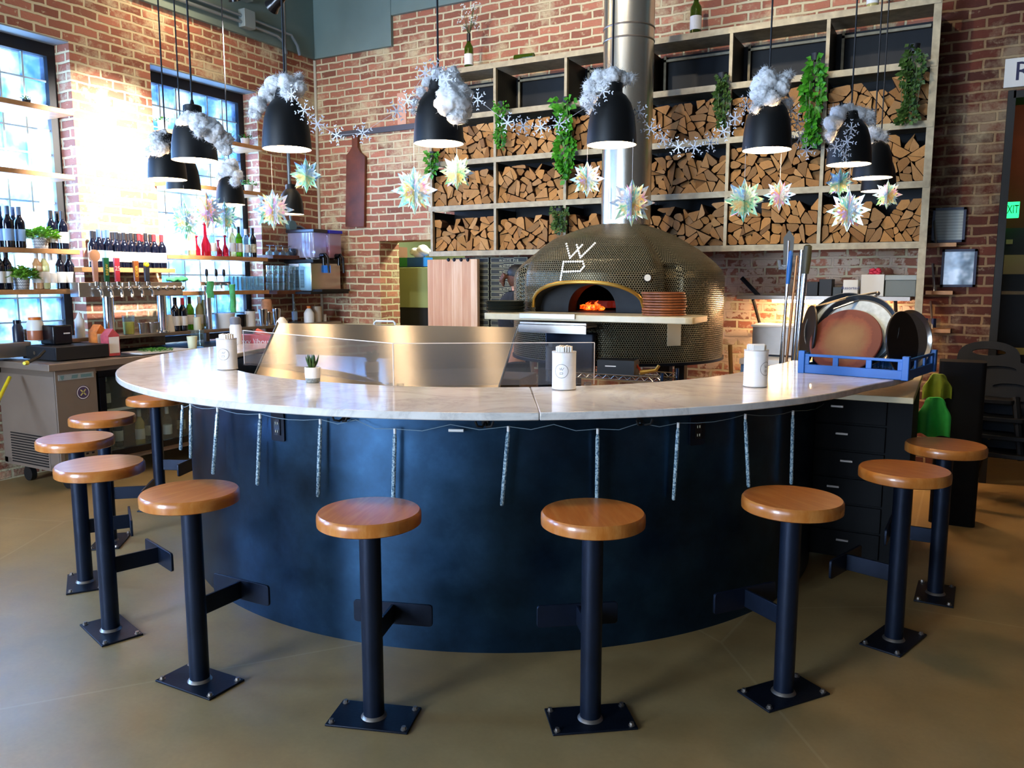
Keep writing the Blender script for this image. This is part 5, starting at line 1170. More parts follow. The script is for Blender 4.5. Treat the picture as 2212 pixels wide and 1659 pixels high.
def carton(name, label, p, w, h, c1, c2, rz=0.):
    o = thing(name, label, 'carton', p); m_ = Matrix.Translation(p) @ Matrix.Rotation(rz, 4, 'Z'); m1 = mat(name+'_print', c1, .5, var=.25, vscale=25); m2 = mat(name+'_side', c2, .5)
    b = B(); b.M = m_; b.mi = 0; b.box((0, 0, h*.38), (w, w, h*.76)); b.build('carton_body', m1, o, smooth=0)
    b = B(); b.M = m_; hw = w/2; z0, z1 = h*.76, h; b.quad((-hw, -hw, z0), (hw, -hw, z0), (hw*.9, 0, z1), (-hw*.9, 0, z1)); b.quad((-hw, hw, z0), (hw, hw, z0), (hw*.9, 0, z1), (-hw*.9, 0, z1)); b.quad((-hw, -hw, z0), (-hw, hw, z0), (-hw*.9, 0, z1)) ; b.quad((hw, -hw, z0), (hw, hw, z0), (hw*.9, 0, z1)); b.build('gable_top', m1, o, smooth=0)
    b = B(); b.M = m_; b.box((w*.505, 0, h*.40), (.002, w*.9, h*.60)); b.build('white_panel', m2, o, smooth=0)
carton('juice_carton', 'orange and white juice carton left of the red carton', ON(214, TOPF, FX-.30), .095, .24, '#e07b2c', '#f3ead8', .1)
carton('red_carton', 'open red and white carton on the fridge counter', ON(240, TOPF, FX-.16), .095, .21, '#c9525a', '#f6f2ee', .0)
p = ON(342, TOPF, FX-.12); o = thing('herb_tray', 'white board heaped with chopped green herbs on the fridge top', 'tray', p); B().rbox(p+Vector((0, 0, .006)), (.26, .50, .010), .01).build('board', M['white'], o)
tag(o, kind=None); h = B(); leafy(h, p+Vector((0, -.02, .012)), .13, .022, 520, random.Random(3), .014); g = h.build('chopped_herbs', M['leaf'], o, smooth=0, fixn=False); g['kind'] = 'stuff'
item('pale_cup', 'pale yellow plastic cup at the far end of the herb board', 'cup', ON(416, TOPF, FX-.08), [(0, 0), (.034, 0), (.043, .11), (.040, .11), (.033, .006), (0, .006)], mat('pale_yellow_cup', '#e8ecc8', .4))
item('clear_cup', 'clear tall plastic container behind the pale cup', 'cup', ON(428, TOPF, FX-.18), [(0, 0), (.05, 0), (.058, .15), (.056, .15), (.048, .005), (0, .005)], M['glass'])
LZ = 1.085; yl = PX(68, 745, -6.08).y
lg = thing('steel_ledge', 'stainless ledge on the wall at the far left behind the fridge', 'ledge', (-6.24, 3.1, LZ-.11))
B().box((-6.235, (2.5+yl)/2, LZ-.055), (.31, yl-2.5, .11)).build('ledge_top', M['steel'], lg, bevel=.006)
for yy in (2.7, 3.3): B().box((-6.35, yy, LZ-.16), (.08, .04, .1)).build('bracket', M['steel_dull'], lg, smooth=0)
item('water_flask', 'dark blue drinking flask standing on the far left steel ledge', 'flask', ON(40, LZ+.001, -6.16), [(0, 0), (.036, 0), (.036, .105), (.026, .125), (.026, .135), (0, .135)], mat('flask_navy', '#141b30', .35), extra=[('cap', [(.027, .135), (.027, .16), (0, .162)], M['blk_gloss'])])
crate = mat('crate_wood', '#c49a66', .6, var=.2)
p = ON(62, LZ+.001, -6.22); o = thing('wooden_crate', 'small slatted wooden crate on the steel ledge behind the black terminal box', 'crate', p)
for k in range(3): B().box(p+Vector((.0, 0, .014+.03*k)), (.10, .11, .024)).build('slat', crate, o, smooth=0)
kg_ = mat('keg_brown', '#6a4436', .6, var=.3, vscale=6)
kx = PZ(-8, 1005, 0); tag(B().lathe([(0, 0), (.15, 0), (.165, .03), (.165, .2), (.17, .21), (.165, .22), (.165, .4), (.17, .41), (.165, .42), (.165, .56), (.15, .6), (0, .6)], kx, 28).build('beer_keg', kg_, smooth=40, loc=kx), 'dull brown keg standing beside the fridge end on the far left', 'keg')
tag(B().cyl(PY(21, 815, 3.30), PY(-75, 1010, 2.75), .013, seg=10).build('broom_handle', mat('yellow_handle', '#e3cf1e', .45), smooth=40), 'yellow broom handle leaning at the far left end of the fridge', 'broom handle')
p = ON(58, TOPF+.012, FX-.05); o = thing('brush', 'black brush with a yellow tip on the near corner of the fridge top', 'brush', p); B().tube([p, p+Vector((-.03, .10, .03)), p+Vector((-.05, .16, .07))], [.014, .012, .011], 8).build('handle', M['blk'], o); B().tube([p+Vector((.02, -.03, 0)), p+Vector((.004, 0, .0))], [.012, .017], 8).build('yellow_tip', mat('tip_yellow', '#e6d81e', .4), o)
# inside the fridge
for k, (yy, kd) in enumerate(((3.88, 'clear'), (4.02, 'white'), (4.16, 'gold'), (4.30, 'white'), (4.42, 'clear'), (4.62, 'cream'), (4.78, 'white'), (5.2, 'gold'), (5.32, 'white'), (5.48, 'rose'), (5.62, 'white'), (5.76, 'gold'))): put_bottle(kd, Vector((FX-.14-.08*(k % 2), yy, .211)), 'bottle on the bottom of the glass-door fridge, %s from the left' % ordn(k), 'bottles inside the bar fridge', scale=.98)
for k, yy in enumerate((3.92, 4.2, 4.5, 4.85, 5.25, 5.5, 5.72)): put_bottle(('clear', 'green', 'gold', 'white', 'clear', 'gold', 'rose')[k], Vector((FX-.2, yy, .540)), 'bottle on the upper shelf of the glass-door fridge, %s from the left' % ordn(k), 'bottles inside the bar fridge', scale=.95)
# flask, red box, ladle and milk jug behind the marble bar, on a steel side table
sx, sy = ONY(560, 1.0, 4.75).x, 4.75
tb = thing('side_table', 'low steel side table between the bar and the back counter', 'table', (-4.55, 4.3, 0))
B().box((-4.45, 4.45, 1.005), (.85, .75, .03)).build('table_top', M['steel_dull'], tb, bevel=.003)
for ax_ in (-4.84, -4.06):
    for ay_ in (4.12, 4.78): B().box((ax_, ay_, .495), (.035, .035, .99)).build('leg', M['steel_dull'], tb, smooth=0)
p = PZ(510, 748, 1.021); p = Vector((-4.32, 4.14, 1.0205)); p = ONY(511, 1.0205, 4.25)
item('white_flask', 'white flask with a grey and white lid behind the left can', 'flask', p, [(0, 0), (.043, 0), (.043, .175), (.036, .195), (0, .195)], M['white'], extra=[('grey_lid', [(.038, .195), (.04, .235), (.03, .25), (0, .252)], mat('lid_grey', '#6b6b70', .5))])
p = ONY(557, 1.0205, 4.42); o = thing('red_packet_box', 'red box with white script lettering behind the acrylic guard', 'box', p); rzb = YAW*.6
B().box(p+Vector((0, 0, .055)), (.27, .10, .108), rzb).build('box', mat('box_red', '#b8262e', .5), o, smooth=0)
text('box_lettering', 'oxy )ihou', .062, facing(p+Vector((sin(rzb)*.0515, -cos(rzb)*.0515, .058)), (cos(rzb), sin(rzb), 0), (0, 0, 1)), M['white'], o)
p = ONY(570, 1.13, 4.43); o = thing('red_bottle', 'red sauce bottle lying tilted on top of the red box', 'bottle', p)
dv = Vector((cos(rzb), sin(rzb), -.42)).normalized(); B().tube([p-dv*.07, p-dv*.065, p+dv*.05, p+dv*.085, p+dv*.09], [.012, .026, .024, .012, .010], 12).build('bottle_body', mat('bottle_red', '#c23a2c', .35), o); B().tube([p+dv*.09, p+dv*.12], .007, 8).build('spout', M['white'], o)
p = ONY(611, 1.0205, 4.7); item('milk_jug', 'cream plastic milk jug just left of the slanted steel lid', 'jug', p, [(0, 0), (.052, 0), (.052, .17), (.04, .20), (.015, .23), (0, .232)], mat('jug_cream', '#efe6d2', .5))
# ================================================================ SLUSH MACHINE, CONDUITS, TRACK LIGHTS
sm = thing('slush_machine', 'twin slush machine with one empty clear tank and one red one in the corner', 'slush machine', (-6.16, 6.68, 1.42))
B().box((-6.16, 6.68, 1.42-.012), (.46, .60, .024)).build('wall_shelf_board', M['blk'], sm, smooth=0)
B().box((-6.18, 6.70, 1.575), (.36, .46, .30)).build('housing', M['steel'], sm, bevel=.006)
b = B()
for j in range(3):
    for k in range(16): b.box((-6.28+.075*j, 6.468, 1.465+.012*k), (.05, .004, .006))
b.build('side_vent', M['blk'], sm, smooth=0)
b = B(); b.box((-6.24, 6.467, 1.70), (.14, .004, .03)); b.build('warning_label', M['label_white'], sm, smooth=0)
B().box((-6.17, 6.70, 1.742), (.42, .48, .035)).build('deck', M['blk'], sm, smooth=0, bevel=.004)
lav = clear('lavender_tank', '#efe8f6', .25, .03, .42, '#efe6f8'); slushr = mat('red_slush', '#b00f2a', .25)
for j, yy in enumerate((6.58, 6.82)):
    b = B(); b.rbox((-6.15, yy, 1.91), (.38, .20, .26), .02); g = b.build('tank', lav, sm, smooth=30)
    B().box((-6.15, yy, 2.06), (.40, .215, .035)).build('tank_lid', mat('lid_dark_blue' if j else 'lid_charcoal', '#2b33c8' if j else '#2a2a30', .3), sm, bevel=.006)
    if j:
        B().rbox((-6.15, yy, 1.85), (.365, .185, .13), .02).build('red_slush', slushr, g)
    else:
        B().cyl((-6.32, yy, 1.83), (-5.99, yy, 1.83), .055, seg=20).build('freezer_drum', M['chrome'], g)
        B().tube([(-6.31+.30*k/72, yy+.072*cos(k*.36), 1.83+.072*sin(k*.36)) for k in range(73)], .010, 6).build('auger', M['white'], g)
    b = B(); b.cyl((-5.98, yy, 1.80), (-5.90, yy, 1.80), .028, seg=14); b.cyl((-5.92, yy, 1.80), (-5.92, yy, 1.70), .02, seg=12); b.tube([(-5.90, yy, 1.82), (-5.86, yy, 1.78), (-5.855, yy, 1.62)], .012, 8); b.build('dispense_tap', M['blk_gloss'], sm)
B().box((-5.985, 6.70, 1.66), (.012, .10, .08)).build('display', mat('display_blue', '#123a6a', .2, emis='#2a6ac0', es=.5), sm, smooth=0)
B().box((-5.93, 6.70, 1.432), (.13, .44, .024)).build('drip_tray', M['blk'], sm, smooth=0)
cond = mat('conduit_grey', '#8d9aa2', .4, .6)
XW = XL+.03
def LW(px, py): return PX(px, py, XW)
cp = [LW(615, 0), LW(617, 90), LW(617, 160), LW(621, 330), LW(627, 470)]
o = thing('wall_conduit', 'vertical grey conduit with a round junction box near the corner', 'conduit', LW(640, 690))
B().tube([(XW, cp[-1].y, TOPZ-.05), cp[-1], LW(629, 480)], .017, 10).build('pipe', cond, o)
jb = LW(628, 488); B().cyl(jb+Vector((-.02, 0, 0)), jb+Vector((.035, 0, 0)), .058, seg=24).build('junction_box', mat('junction_teal', '#6f97a2', .4, .4), o)
B().tube([jb, Vector((jb.x, jb.y, 1.10))], .014, 10).build('pipe', cond, o)
B().tube([jb, jb+Vector((0, .14, 0)), jb+Vector((0, .20, -.02)), jb+Vector((.0, .24, -.08)), jb+Vector((.0, .25, -.16))], .017, 10).build('elbow_pipe', cond, o)
o = thing('ceiling_conduit', 'pair of conduits running along the top of the brick with junction boxes', 'conduit', (XW+.04, 5.5, 4.05))
for dz, y1 in ((0, 6.55), (.06, 6.75)): B().tube([(XW+.045, 2.5, 4.06+dz), (XW+.045, 5.9, 4.06+dz), (XW+.045, y1-.12, 4.05+dz), (XW+.045, y1-.03, 4.01+dz*.2), (XW+.045, y1, 3.9+dz*.5)], .016, 8).build('pipe', cond, o)
for (yy, zz) in ((6.02, 4.10), (6.0, 4.36)): B().box((XW+.05, yy, zz), (.09, .14, .17)).build('junction_box', mat('box_grey', '#97a3a3', .5, .3), o, bevel=.004)
blk_m = M['blk_gloss']
for (px, py, aim, lb) in ((590, 12, Vector((-6.4, 4.5, 2.35)), 'lit black track spotlight at the top left'), (506, -4, Vector((-6.0, 6.5, 1.6)), 'unlit black track spotlight pointing down at the top left')):
    c = PX(px, py, -4.3 if px == 590 else -5.6); d = (aim-c).normalized(); o = thing('track_spotlight', lb, 'spotlight', c)
    B().tube([c-d*.14, c-d*.12, c-d*.02, c+d*.02], [.02, .035, .04, .055], 18, cap=True).build('lamp_can', blk_m, o); B().cyl(c-d*.10, (c.x, c.y, TOPZ-.03), .008, seg=8).build('stem', blk_m, o)
    if px == 590: B().cyl(c+d*.018, c+d*.022, .05, seg=20).build('lens', mat('spot_lens', '#ffffff', .3, emis='#fff4e0', es=12), o); SPOT = (c, d)
# ================================================================ BACK WALL: DOORWAY, SLIDING DOOR, BOXES, PERSON
wm, t, bs = newmat('pink_plank_wood'); tc = t.add('ShaderNodeTexCoord').outputs['Object']
sp = t.add('ShaderNodeSeparateXYZ', ins={0: tc}); pk = t.math('FLOOR', t.math('DIVIDE', sp.outputs[0], .108))
n = t.noise(t.add('ShaderNodeMapping', ins={0: tc, 3: (9, 1, .7)}).outputs[0], 2.2, 6, .6); wn = t.add('ShaderNodeTexWhiteNoise', noise_dimensions='1D'); t.link(pk, wn.inputs['W'])
c = t.ramp(t.math('ADD', t.math('MULTIPLY', n, .7), t.math('MULTIPLY', wn.outputs['Value'], .3)), [(.3, '#c38d6a'), (.5, '#d3a581'), (.7, '#e8cbac')])
gap = t.math('LESS_THAN', t.math('FRACT', t.math('DIVIDE', sp.outputs[0], .108)), .025); t.link(t.mix(gap, c, lin('#f0d6b4')), bs.inputs['Base Color']); bs.inputs['Roughness'].default_value = .6
xa, xb = PY(924, 620, 6.54).x, PY(1031, 620, 6.54).x
sd = thing('sliding_plank_door', 'pinkish plank sliding door with four dark bolts below the wood rack', 'door', ((xa+xb)/2, 6.56, .03))
B().box(((xa+xb)/2, 6.56, .89), (xb-xa, .045, 1.70)).build('door_leaf', wm, sd, smooth=0, bevel=.003)
for px in (968.5, 981, 996, 1010.5):
    q = PY(px, 561, 6.535); b = B(); b.cyl(q, q+Vector((0, -.012, 0)), .018, .012, 14); b.build('bolt', M['blk_metal'], sd)
# kitchen contents
km = mat('green_lit_stainless', '#8d8c4e', .35, .7, var=.15, vscale=5)  # green kitchen light is put into the steel colour
k0 = thing('kitchen_door_panel', 'olive-lit stainless door panel just inside the kitchen doorway', 'door panel', PY(835, 690, 7.45)); q = PY(835, 690, 7.47)
B().box((q.x, 7.47, 1.0), (.17, .05, 1.94)).build('panel', km, k0, smooth=0)
for zz in (1.50, 1.30): B().box((q.x+.0, 7.44, zz), (.05, .006, .012)).build('label_strip', M['label_white'], k0, smooth=0)
q0, q1 = PY(850, 600, 7.9), PY(930, 600, 7.9); zt = PY(890, 576, 7.9).z; zb = PY(890, 666, 7.9).z
kf = thing('kitchen_freezer', 'pale green freezer with black edge in the kitchen beyond the doorway', 'freezer', ((q0.x+q1.x)/2, 8.1, 0))
B().box(((q0.x+q1.x)/2+.2, 8.25, zt/2), (q1.x-q0.x+.4, .7, zt)).build('freezer_body', M['blk'], kf, smooth=0)
B().box(((q0.x+q1.x)/2+.23, 7.885, (zt+zb)/2), (q1.x-q0.x+.34, .03, zt-zb-.02)).build('freezer_door', mat('pale_green_door', '#9aa66c', .5), kf, smooth=0, bevel=.006)
B().box((q0.x+.045, 7.865, (zt+zb)/2), (.02, .02, .16)).build('door_handle', M['blk'], kf, smooth=0)
for nm, px, w, h, m_, lb, cat in (('green_tub', 882, .14, .11, mat('tub_green', '#2f9a4a', .5), 'green tub on top of the kitchen freezer', 'tub'), ('blue_bin', 907, .26, .11, M['blue_plastic'], 'blue bin on top of the kitchen freezer', 'bin'), ('paper_bag', 863, .12, .24, mat('bag_brown', '#6a4430', .8), 'brown paper bag on top of the kitchen freezer', 'bag')):
    q = ONY(px, zt+.001, 8.1); b = B(); b.rbox(q+Vector((0, 0, h/2)), (w, .2, h), .02); o = b.build(nm, m_, smooth=30, loc=q); tag(o, lb, cat)
q = ONY(907, zt+.113, 8.1); b = B(); 
for (dx, dz, r) in ((-.06, .07, .075), (.05, .08, .09), (.0, .05, .09)): bmesh.ops.create_icosphere(b.bm, subdivisions=3, radius=r, matrix=Matrix.Translation(q+Vector((dx, 0, dz))) @ Matrix.Diagonal((1, .9, .75, 1)))
for v in b.bm.verts: v.co += v.normal*.015*noise.noise(v.co*18)
tag(b.build('white_bundle', M['white_paper'], smooth=180, fixn=False, loc=q), 'white bundle heaped on the blue kitchen bin', 'bundle')
q = PY(866, 540, 7.5); o = thing('kitchen_notice', 'white sheet pinned up inside the kitchen doorway', 'notice', PY(866, 550, 9.40)); q = PY(866, 538, 9.43); B().box(q, (.22, .03, .22)).build('sheet', M['white_paper'], o, smooth=0)
# pizza boxes
boxm = mat('black_pizza_box', '#24251f', .6, var=.1); outl = mat('box_outline', '#c9c49a', .6)
tbz = 1.0; tb = thing('box_table', 'dark steel table under the stacked pizza boxes', 'table', (-3.8, 6.85, 0))
B().box((-3.95, 6.84, tbz-.02), (1.0, .40, .035)).build('table_top', M['steel_dull'], tb, smooth=0)
for xx in (-4.42, -3.48):
    for yy in (6.68, 6.98): B().box((xx, yy, .48), (.04, .04, .96)).build('leg', M['steel_dull'], tb, smooth=0)
pz0 = None; BH = .0535; NBX = 14
for ci, pr in enumerate((1056.5, 1140)):
    xr = PY(pr, 620, 6.655).x; w = .405; xc = xr-w/2
    for k in range(NBX):
        z = tbz+k*(BH+.0006); lb = 'black pizza box, %s, in the %s column beside the oven' % ('topmost' if k == NBX-1 else 'lowest' if k == 0 else 'layer %d from the bottom' % (k+1), ('left', 'right')[ci])
        if pz0 is None:
            pz0 = thing('pizza_box', lb, 'pizza box', (0, 0, 0), 'stacked pizza boxes by the oven', rz=1e-9)
            B().box((0, .185, BH/2), (w, .37, BH)).build('carton', boxm, pz0, smooth=0, bevel=.002)
            b = B(); fn = lambda x, y: Vector((x, -.0012, y)); W_ = w/2-.008
            ribbon(b, [(-W_, .006), (W_, .006)], .0025, fn); ribbon(b, [(-W_, .006), (-W_, BH-.006), (-.06, BH-.006), (-.05, BH-.013), (.05, BH-.013), (.06, BH-.006), (W_, BH-.006), (W_, .006)], .0025, fn); b.build('outline', outl, pz0, smooth=0, fixn=False)
            text('lettering', 'W H I T E   P I E', .030, facing((0, -.0013, BH*.42), (1, 0, 0), (0, 0, 1)), outl, pz0)
            pz0.location = (xc, 6.655, z)
        else: dup(pz0, (xc, 6.655, z), 0, lb)
# person behind the oven, seen from the back
pp = ONY(1113, 1.55, 6.30); HX, HY = pp.x, 6.30; FT = Vector((HX, HY, 0))
per = thing('person', 'person in a black cap and black t-shirt seen from behind, half hidden by the oven', 'person', FT)
def skin(name, verts, edges, m_, parent, sub=2):
    me = bpy.data.meshes.new(name); me.from_pydata([v[0] for v in verts], edges, []); me.materials.append(m_); o = bpy.data.objects.new(name, me); COL.objects.link(o); o.parent = parent
    md = o.modifiers.new('s', 'SKIN'); md.use_smooth_shade = True
    sv = me.skin_vertices[0].data
    for i, v in enumerate(verts): sv[i].radius = v[1] if isinstance(v[1], tuple) else (v[1], v[1])
    sv[0].use_root = True; o.modifiers.new('u', 'SUBSURF').levels = sub; o.modifiers['u'].render_levels = sub; return o
fa = radians(35); fw = Vector((cos(fa), sin(fa), 0)); sd_ = Vector((-sin(fa), cos(fa), 0))
def BP(f, s, z): v = fw*f+sd_*s; return (v.x, v.y, z)
skinm = mat('skin', '#c98d6e', .55, var=.05); V, E_ = [], []
def chain(pts, start=None):
    prev = start
    for p, r in pts:
        V.append((p, r)); i = len(V)-1
        if prev is not None: E_.append((prev, i))
        prev = i
    return prev
hips = chain([(BP(0, 0, .86), (.13, .11))]); chest = chain([(BP(0, 0, 1.05), (.125, .10)), (BP(0, 0, 1.22), (.145, .10)), (BP(0, 0, 1.33), (.12, .085))], hips)
nk = chain([(BP(.01, 0, 1.40), .050), (BP(.015, 0, 1.455), .047)], chest); chain([(BP(.025, 0, 1.51), (.066, .076)), (BP(.025, 0, 1.575), (.073, .086)), (BP(.02, 0, 1.625), (.058, .066))], nk)
for s in (-1, 1):
    e = chain([(BP(-.005, s*.165, 1.335), .052), (BP(.0, s*.20, 1.20), .045), (BP(.02, s*.215, 1.08), .038), (BP(.14, s*.19, 1.0), .033), (BP(.22, s*.16, .98), .026), (BP(.25, s*.155, .975), .03)], chest)
    for k in range(4): chain([(BP(.29, s*.155+(k-1.5)*.018, .972), .009), (BP(.315-.006*abs(k-1.4), s*.155+(k-1.5)*.019, .955), .008), (BP(.325-.006*abs(k-1.4), s*.155+(k-1.5)*.018, .935), .007)], e)
    chain([(BP(.27, s*.155-s*.03, .965), .010), (BP(.295, s*.155-s*.042, .955), .009)], e)
    chain([(BP(0, s*.09, .80), .085), (BP(.01, s*.095, .47), .058), (BP(0, s*.095, .25), .052), (BP(-.01, s*.095, .09), .038), (BP(.06, s*.10, .04), .035), (BP(.13, s*.105, .03), .03)], hips)
bd = skin('body', V, E_, skinm, per)
# face, ears
b = B(); hc_ = Vector(BP(.025, 0, 1.56))+FT
b.tube([hc_+fw*.082+Vector((0, 0, .015)), hc_+fw*.098+Vector((0, 0, -.01)), hc_+fw*.085+Vector((0, 0, -.016))], [.008, .013, .010], 8); b.build('nose', skinm, per)
for s in (-1, 1):
    B().ball(hc_+fw*.075+sd_*s*.03+Vector((0, 0, .015)), .012, 10, 8).build('eye', M['white'], per); B().ball(hc_+sd_*s*.073+Vector((0, 0, -.002)), .02, 10, 8, (1, .5, 1.4)).build('ear', skinm, per)
B().tube([hc_+fw*.083+sd_*-.02+Vector((0, 0, -.04)), hc_+fw*.09+Vector((0, 0, -.042)), hc_+fw*.083+sd_*.02+Vector((0, 0, -.04))], .005, 6).build('mouth', mat('lips', '#a5564c', .5), per)
V, E_ = [], []
h0 = chain([(BP(0, 0, .90), (.15, .13))]); c0 = chain([(BP(0, 0, 1.05), (.16, .135)), (BP(0, 0, 1.22), (.185, .14)), (BP(0, 0, 1.37), (.17, .13)), (BP(.005, 0, 1.435), (.10, .09))], h0)
for s in (-1, 1): chain([(BP(-.005, s*.175, 1.385), .085), (BP(.0, s*.20, 1.22), .072), (BP(.005, s*.208, 1.15), .068)], 3)
skin('t_shirt', V, E_, mat('black_cotton', '#17171b', .9, var=.2, vscale=40), per)
V, E_ = [], []; h0 = chain([(BP(0, 0, .88), (.145, .125))])
for s in (-1, 1): chain([(BP(0, s*.09, .78), .098), (BP(.01, s*.095, .47), .072), (BP(0, s*.095, .12), .062)], h0)
skin('trousers', V, E_, mat('dark_denim', '#1a1d26', .9), per)
hair = mat('brown_hair', '#5a3420', .6, var=.4, vscale=80)
b = B(); b.lathe([(.0, -.075), (.06, -.07), (.082, -.03), (.086, .02), (.0, .04)], hc_-fw*.012, 20); b.build('hair', hair, per)
b = B(); q = hc_-fw*.088+Vector((0, 0, .01)); b.tube([q, q-fw*.035+Vector((0, 0, .012)), q-fw*.055+Vector((0, 0, -.03)), q-fw*.04+Vector((0, 0, -.085))], [.016, .032, .028, .006], 10)
for k in range(9): a = k*.7; b.tube([q-fw*.03, q-fw*(.05+.012*sin(a))+sd_*.03*cos(a)+Vector((0, 0, .02*sin(a)))], [.012, .002], 5)
b.build('ponytail', hair, per)
b = B(); b.lathe([(.09, .015), (.094, .03), (.09, .065), (.07, .10), (.035, .118), (0, .12)], hc_-fw*.004, 24); b.tube([hc_+fw*.07+Vector((0, 0, .03)), hc_+fw*.12+Vector((0, 0, .025)), hc_+fw*.15+Vector((0, 0, .012))], [.06, .06, .03], 10); b.build('cap', M['blk'], per)
# paddle on the wall, bracket strip, pale patch board
pm = thing('hanging_paddle_board', 'large dark wooden paddle board hanging on the brick left of the doorway', 'paddle board', PY(770, 490, 7.04))
def PW(px, py): p = PY(px, py, 7.03); return (p.x, p.z)
pts = [PW(748, 490), PW(750, 335), PW(757, 327), PW(762, 318), PW(762, 292), PW(774, 291), PW(774, 318), PW(780, 330), PW(790, 338), PW(788, 490)]
mm = Matrix(((1, 0, 0, 0), (0, 0, -1, 0), (0, 1, 0, 0), (0, 0, 0, 1))); b = B(); b.prism(pts, -7.05, -7.015, mm); b.build('board', mat('oiled_board', '#6b3518', .5, var=.5, vscale=5), pm, smooth=0)
q = PY(765, 293, 7.012); B().cyl(q, q+Vector((0, -.006, 0)), .008, seg=10).build('hanging_hole', M['blk'], pm)
q0, q1 = PY(720, 292, 7.05), PY(905, 272, 7.05); tag(B().box(((q0.x+q1.x)/2, 7.045, (q0.z+q1.z)/2), (q1.x-q0.x, .03, .055)).build('wall_rail', mat('iron_rail', '#5b5a60', .6, .4), smooth=0, loc=q0), 'flat iron rail fixed across the brick behind the paddle board', 'rail')
q0, q1 = PY(856, 250, 7.05), PY(880, 215, 7.05); tag(B().box(((q0.x+q1.x)/2, 7.052, (q0.z+q1.z)/2-.01), (.11, .012, .32)).build('patch_plate', mat('pink_plate', '#e0a98e', .8), smooth=0, loc=q0), 'pale pink plate on the brick beside the large cotton cloud', 'plate')
# ================================================================ ON AND IN FRONT OF THE RACK
ztop = RZ[4]+.025
q = ONY(1013, ztop, 6.75); q.z = RZ[4]+.019
put_bottle('green', q, 'bottle holding white sprays on top of the wood rack, left of the flue', 'bottles on top of the rack', scale=1.15)
o = thing('white_flower_spray', 'white dried flower spray standing in the bottle on the rack', 'flowers', q+Vector((0, 0, .335))); b = B(); rs = random.Random(9); b2 = B()
for k in range(22):
    a, rr_ = rs.uniform(0, 2*pi), rs.uniform(.02, .13); tip = q+Vector((cos(a)*rr_, sin(a)*rr_*.7, .40+rs.uniform(0, .2))); b.tube([q+Vector((0, 0, .335)), q+Vector((cos(a)*rr_*.4, sin(a)*rr_*.3, .41)), tip], .0015, 4)
    for j in range(5): b2.ball(tip+Vector((rs.gauss(0, .014), rs.gauss(0, .014), rs.gauss(0, .014))), .007, 6, 4)
b.build('stems', M['leaf_dark'], o, smooth=0); b2.build('blossoms', M['white_paper'], o)
q = ONY(1502, ztop, 6.75); q.z = RZ[4]+.019; put_bottle('green', q, 'bright green bottle on top of the rack, right of the flue', 'bottles on top of the rack', scale=1.25)
q = ONY(1884, ztop, 6.75); q.z = RZ[4]+.019; put_bottle('gold', q, 'yellow-green bottle on top of the rack at the far right', 'bottles on top of the rack', scale=1.15)
q = PY(1134, 118, 6.70); q.z = RZ[4]+.019; tag(B().cyl(q+Vector((-.10, 0, .037)), q+Vector((.09, 0, .037)), .036, .03, 18).build('lying_bottle', M['green_glass'], smooth=40, loc=q), 'pale green bottle lying on top of the rack above the ferns', 'bottle')
def hang_plant(px, py0, py1, wpx, label, lm, n, size, seed, yy=RF-.06, lean=0.):
    top, bot = PY(px, py0, yy), PY(px+lean, py1, yy); W_ = wpx/F*(top-EYE).dot(_F)/2; rs = random.Random(seed)
    o = thing('hanging_plant', label, 'plant', top, None); b = B(); vines = B()
    for k in range(6):
        a = 2*pi*k/6; e = bot+Vector((cos(a)*W_*.5, -.02+sin(a)*.03, (top.z-bot.z)*.35*((k*29) % 7)/7)); vines.tube([top+Vector((cos(a)*W_*.2, 0, 0)), top+(e-top)*.4+Vector((cos(a)*W_*.5, -.02, 0)), e], .0025, 4)
    for k in range(n):
        f = rs.random()**.85; c = top+(bot-top)*f; w = W_*(.75+.35*sin(f*9+seed)-.35*f); a = rs.uniform(0, 2*pi)
        p = c+Vector((cos(a)*w*rs.random()**.5, -.01+sin(a)*.05*rs.random(), rs.gauss(0, .015))); d = Vector((cos(a)*.8, -.35+sin(a)*.3, rs.uniform(-1., .35))).normalized(); s = d.cross(Vector((rs.gauss(0, .4), -1, rs.gauss(0, .4)))).normalized(); u = s.cross(d); L = size*rs.uniform(.7, 1.3)
        b.quad(p, p+d*L*.45+s*L*.40+u*L*.08, p+d*L, p+d*L*.45-s*L*.40+u*L*.08)
    vines.build('stems', M['leaf_dark'], o, smooth=0); b.build('foliage', lm, o, smooth=0, fixn=False)
    B().lathe([(0, -.05), (.03, -.05), (.04, .0), (.035, .0), (0, -.01)], top+Vector((0, .015, .01)), 14).build('pot', M['blk'], o)
hang_plant(1083, 222, 318, 32, 'feathery light green plant hanging on the left of the rack', M['leaf'], 330, .028, 1)
hang_plant(1222, 212, 385, 50, 'long bright ivy cascading down the rack just left of the flue', M['leaf'], 260, .062, 2)
hang_plant(1560, 160, 272, 36, 'tidy green plant hanging on the rack right of the flue', M['leaf_dark'], 320, .034, 3)
hang_plant(1762, 118, 305, 46, 'big bright ivy hanging beside the cotton-topped pendant', M['leaf'], 230, .058, 4, lean=-8)
hang_plant(1975, 98, 262, 56, 'dark drooping plant at the right end of the rack', M['leaf_dark'], 380, .036, 5, lean=-14)
hang_plant(934, 330, 372, 30, 'small ivy sprig at the left edge of the rack', M['leaf'], 60, .05, 6)
hang_plant(1209, 452, 498, 42, 'bushy olive plant tucked in the bottom row left of the oven dome', M['leaf_dark'], 260, .03, 7)
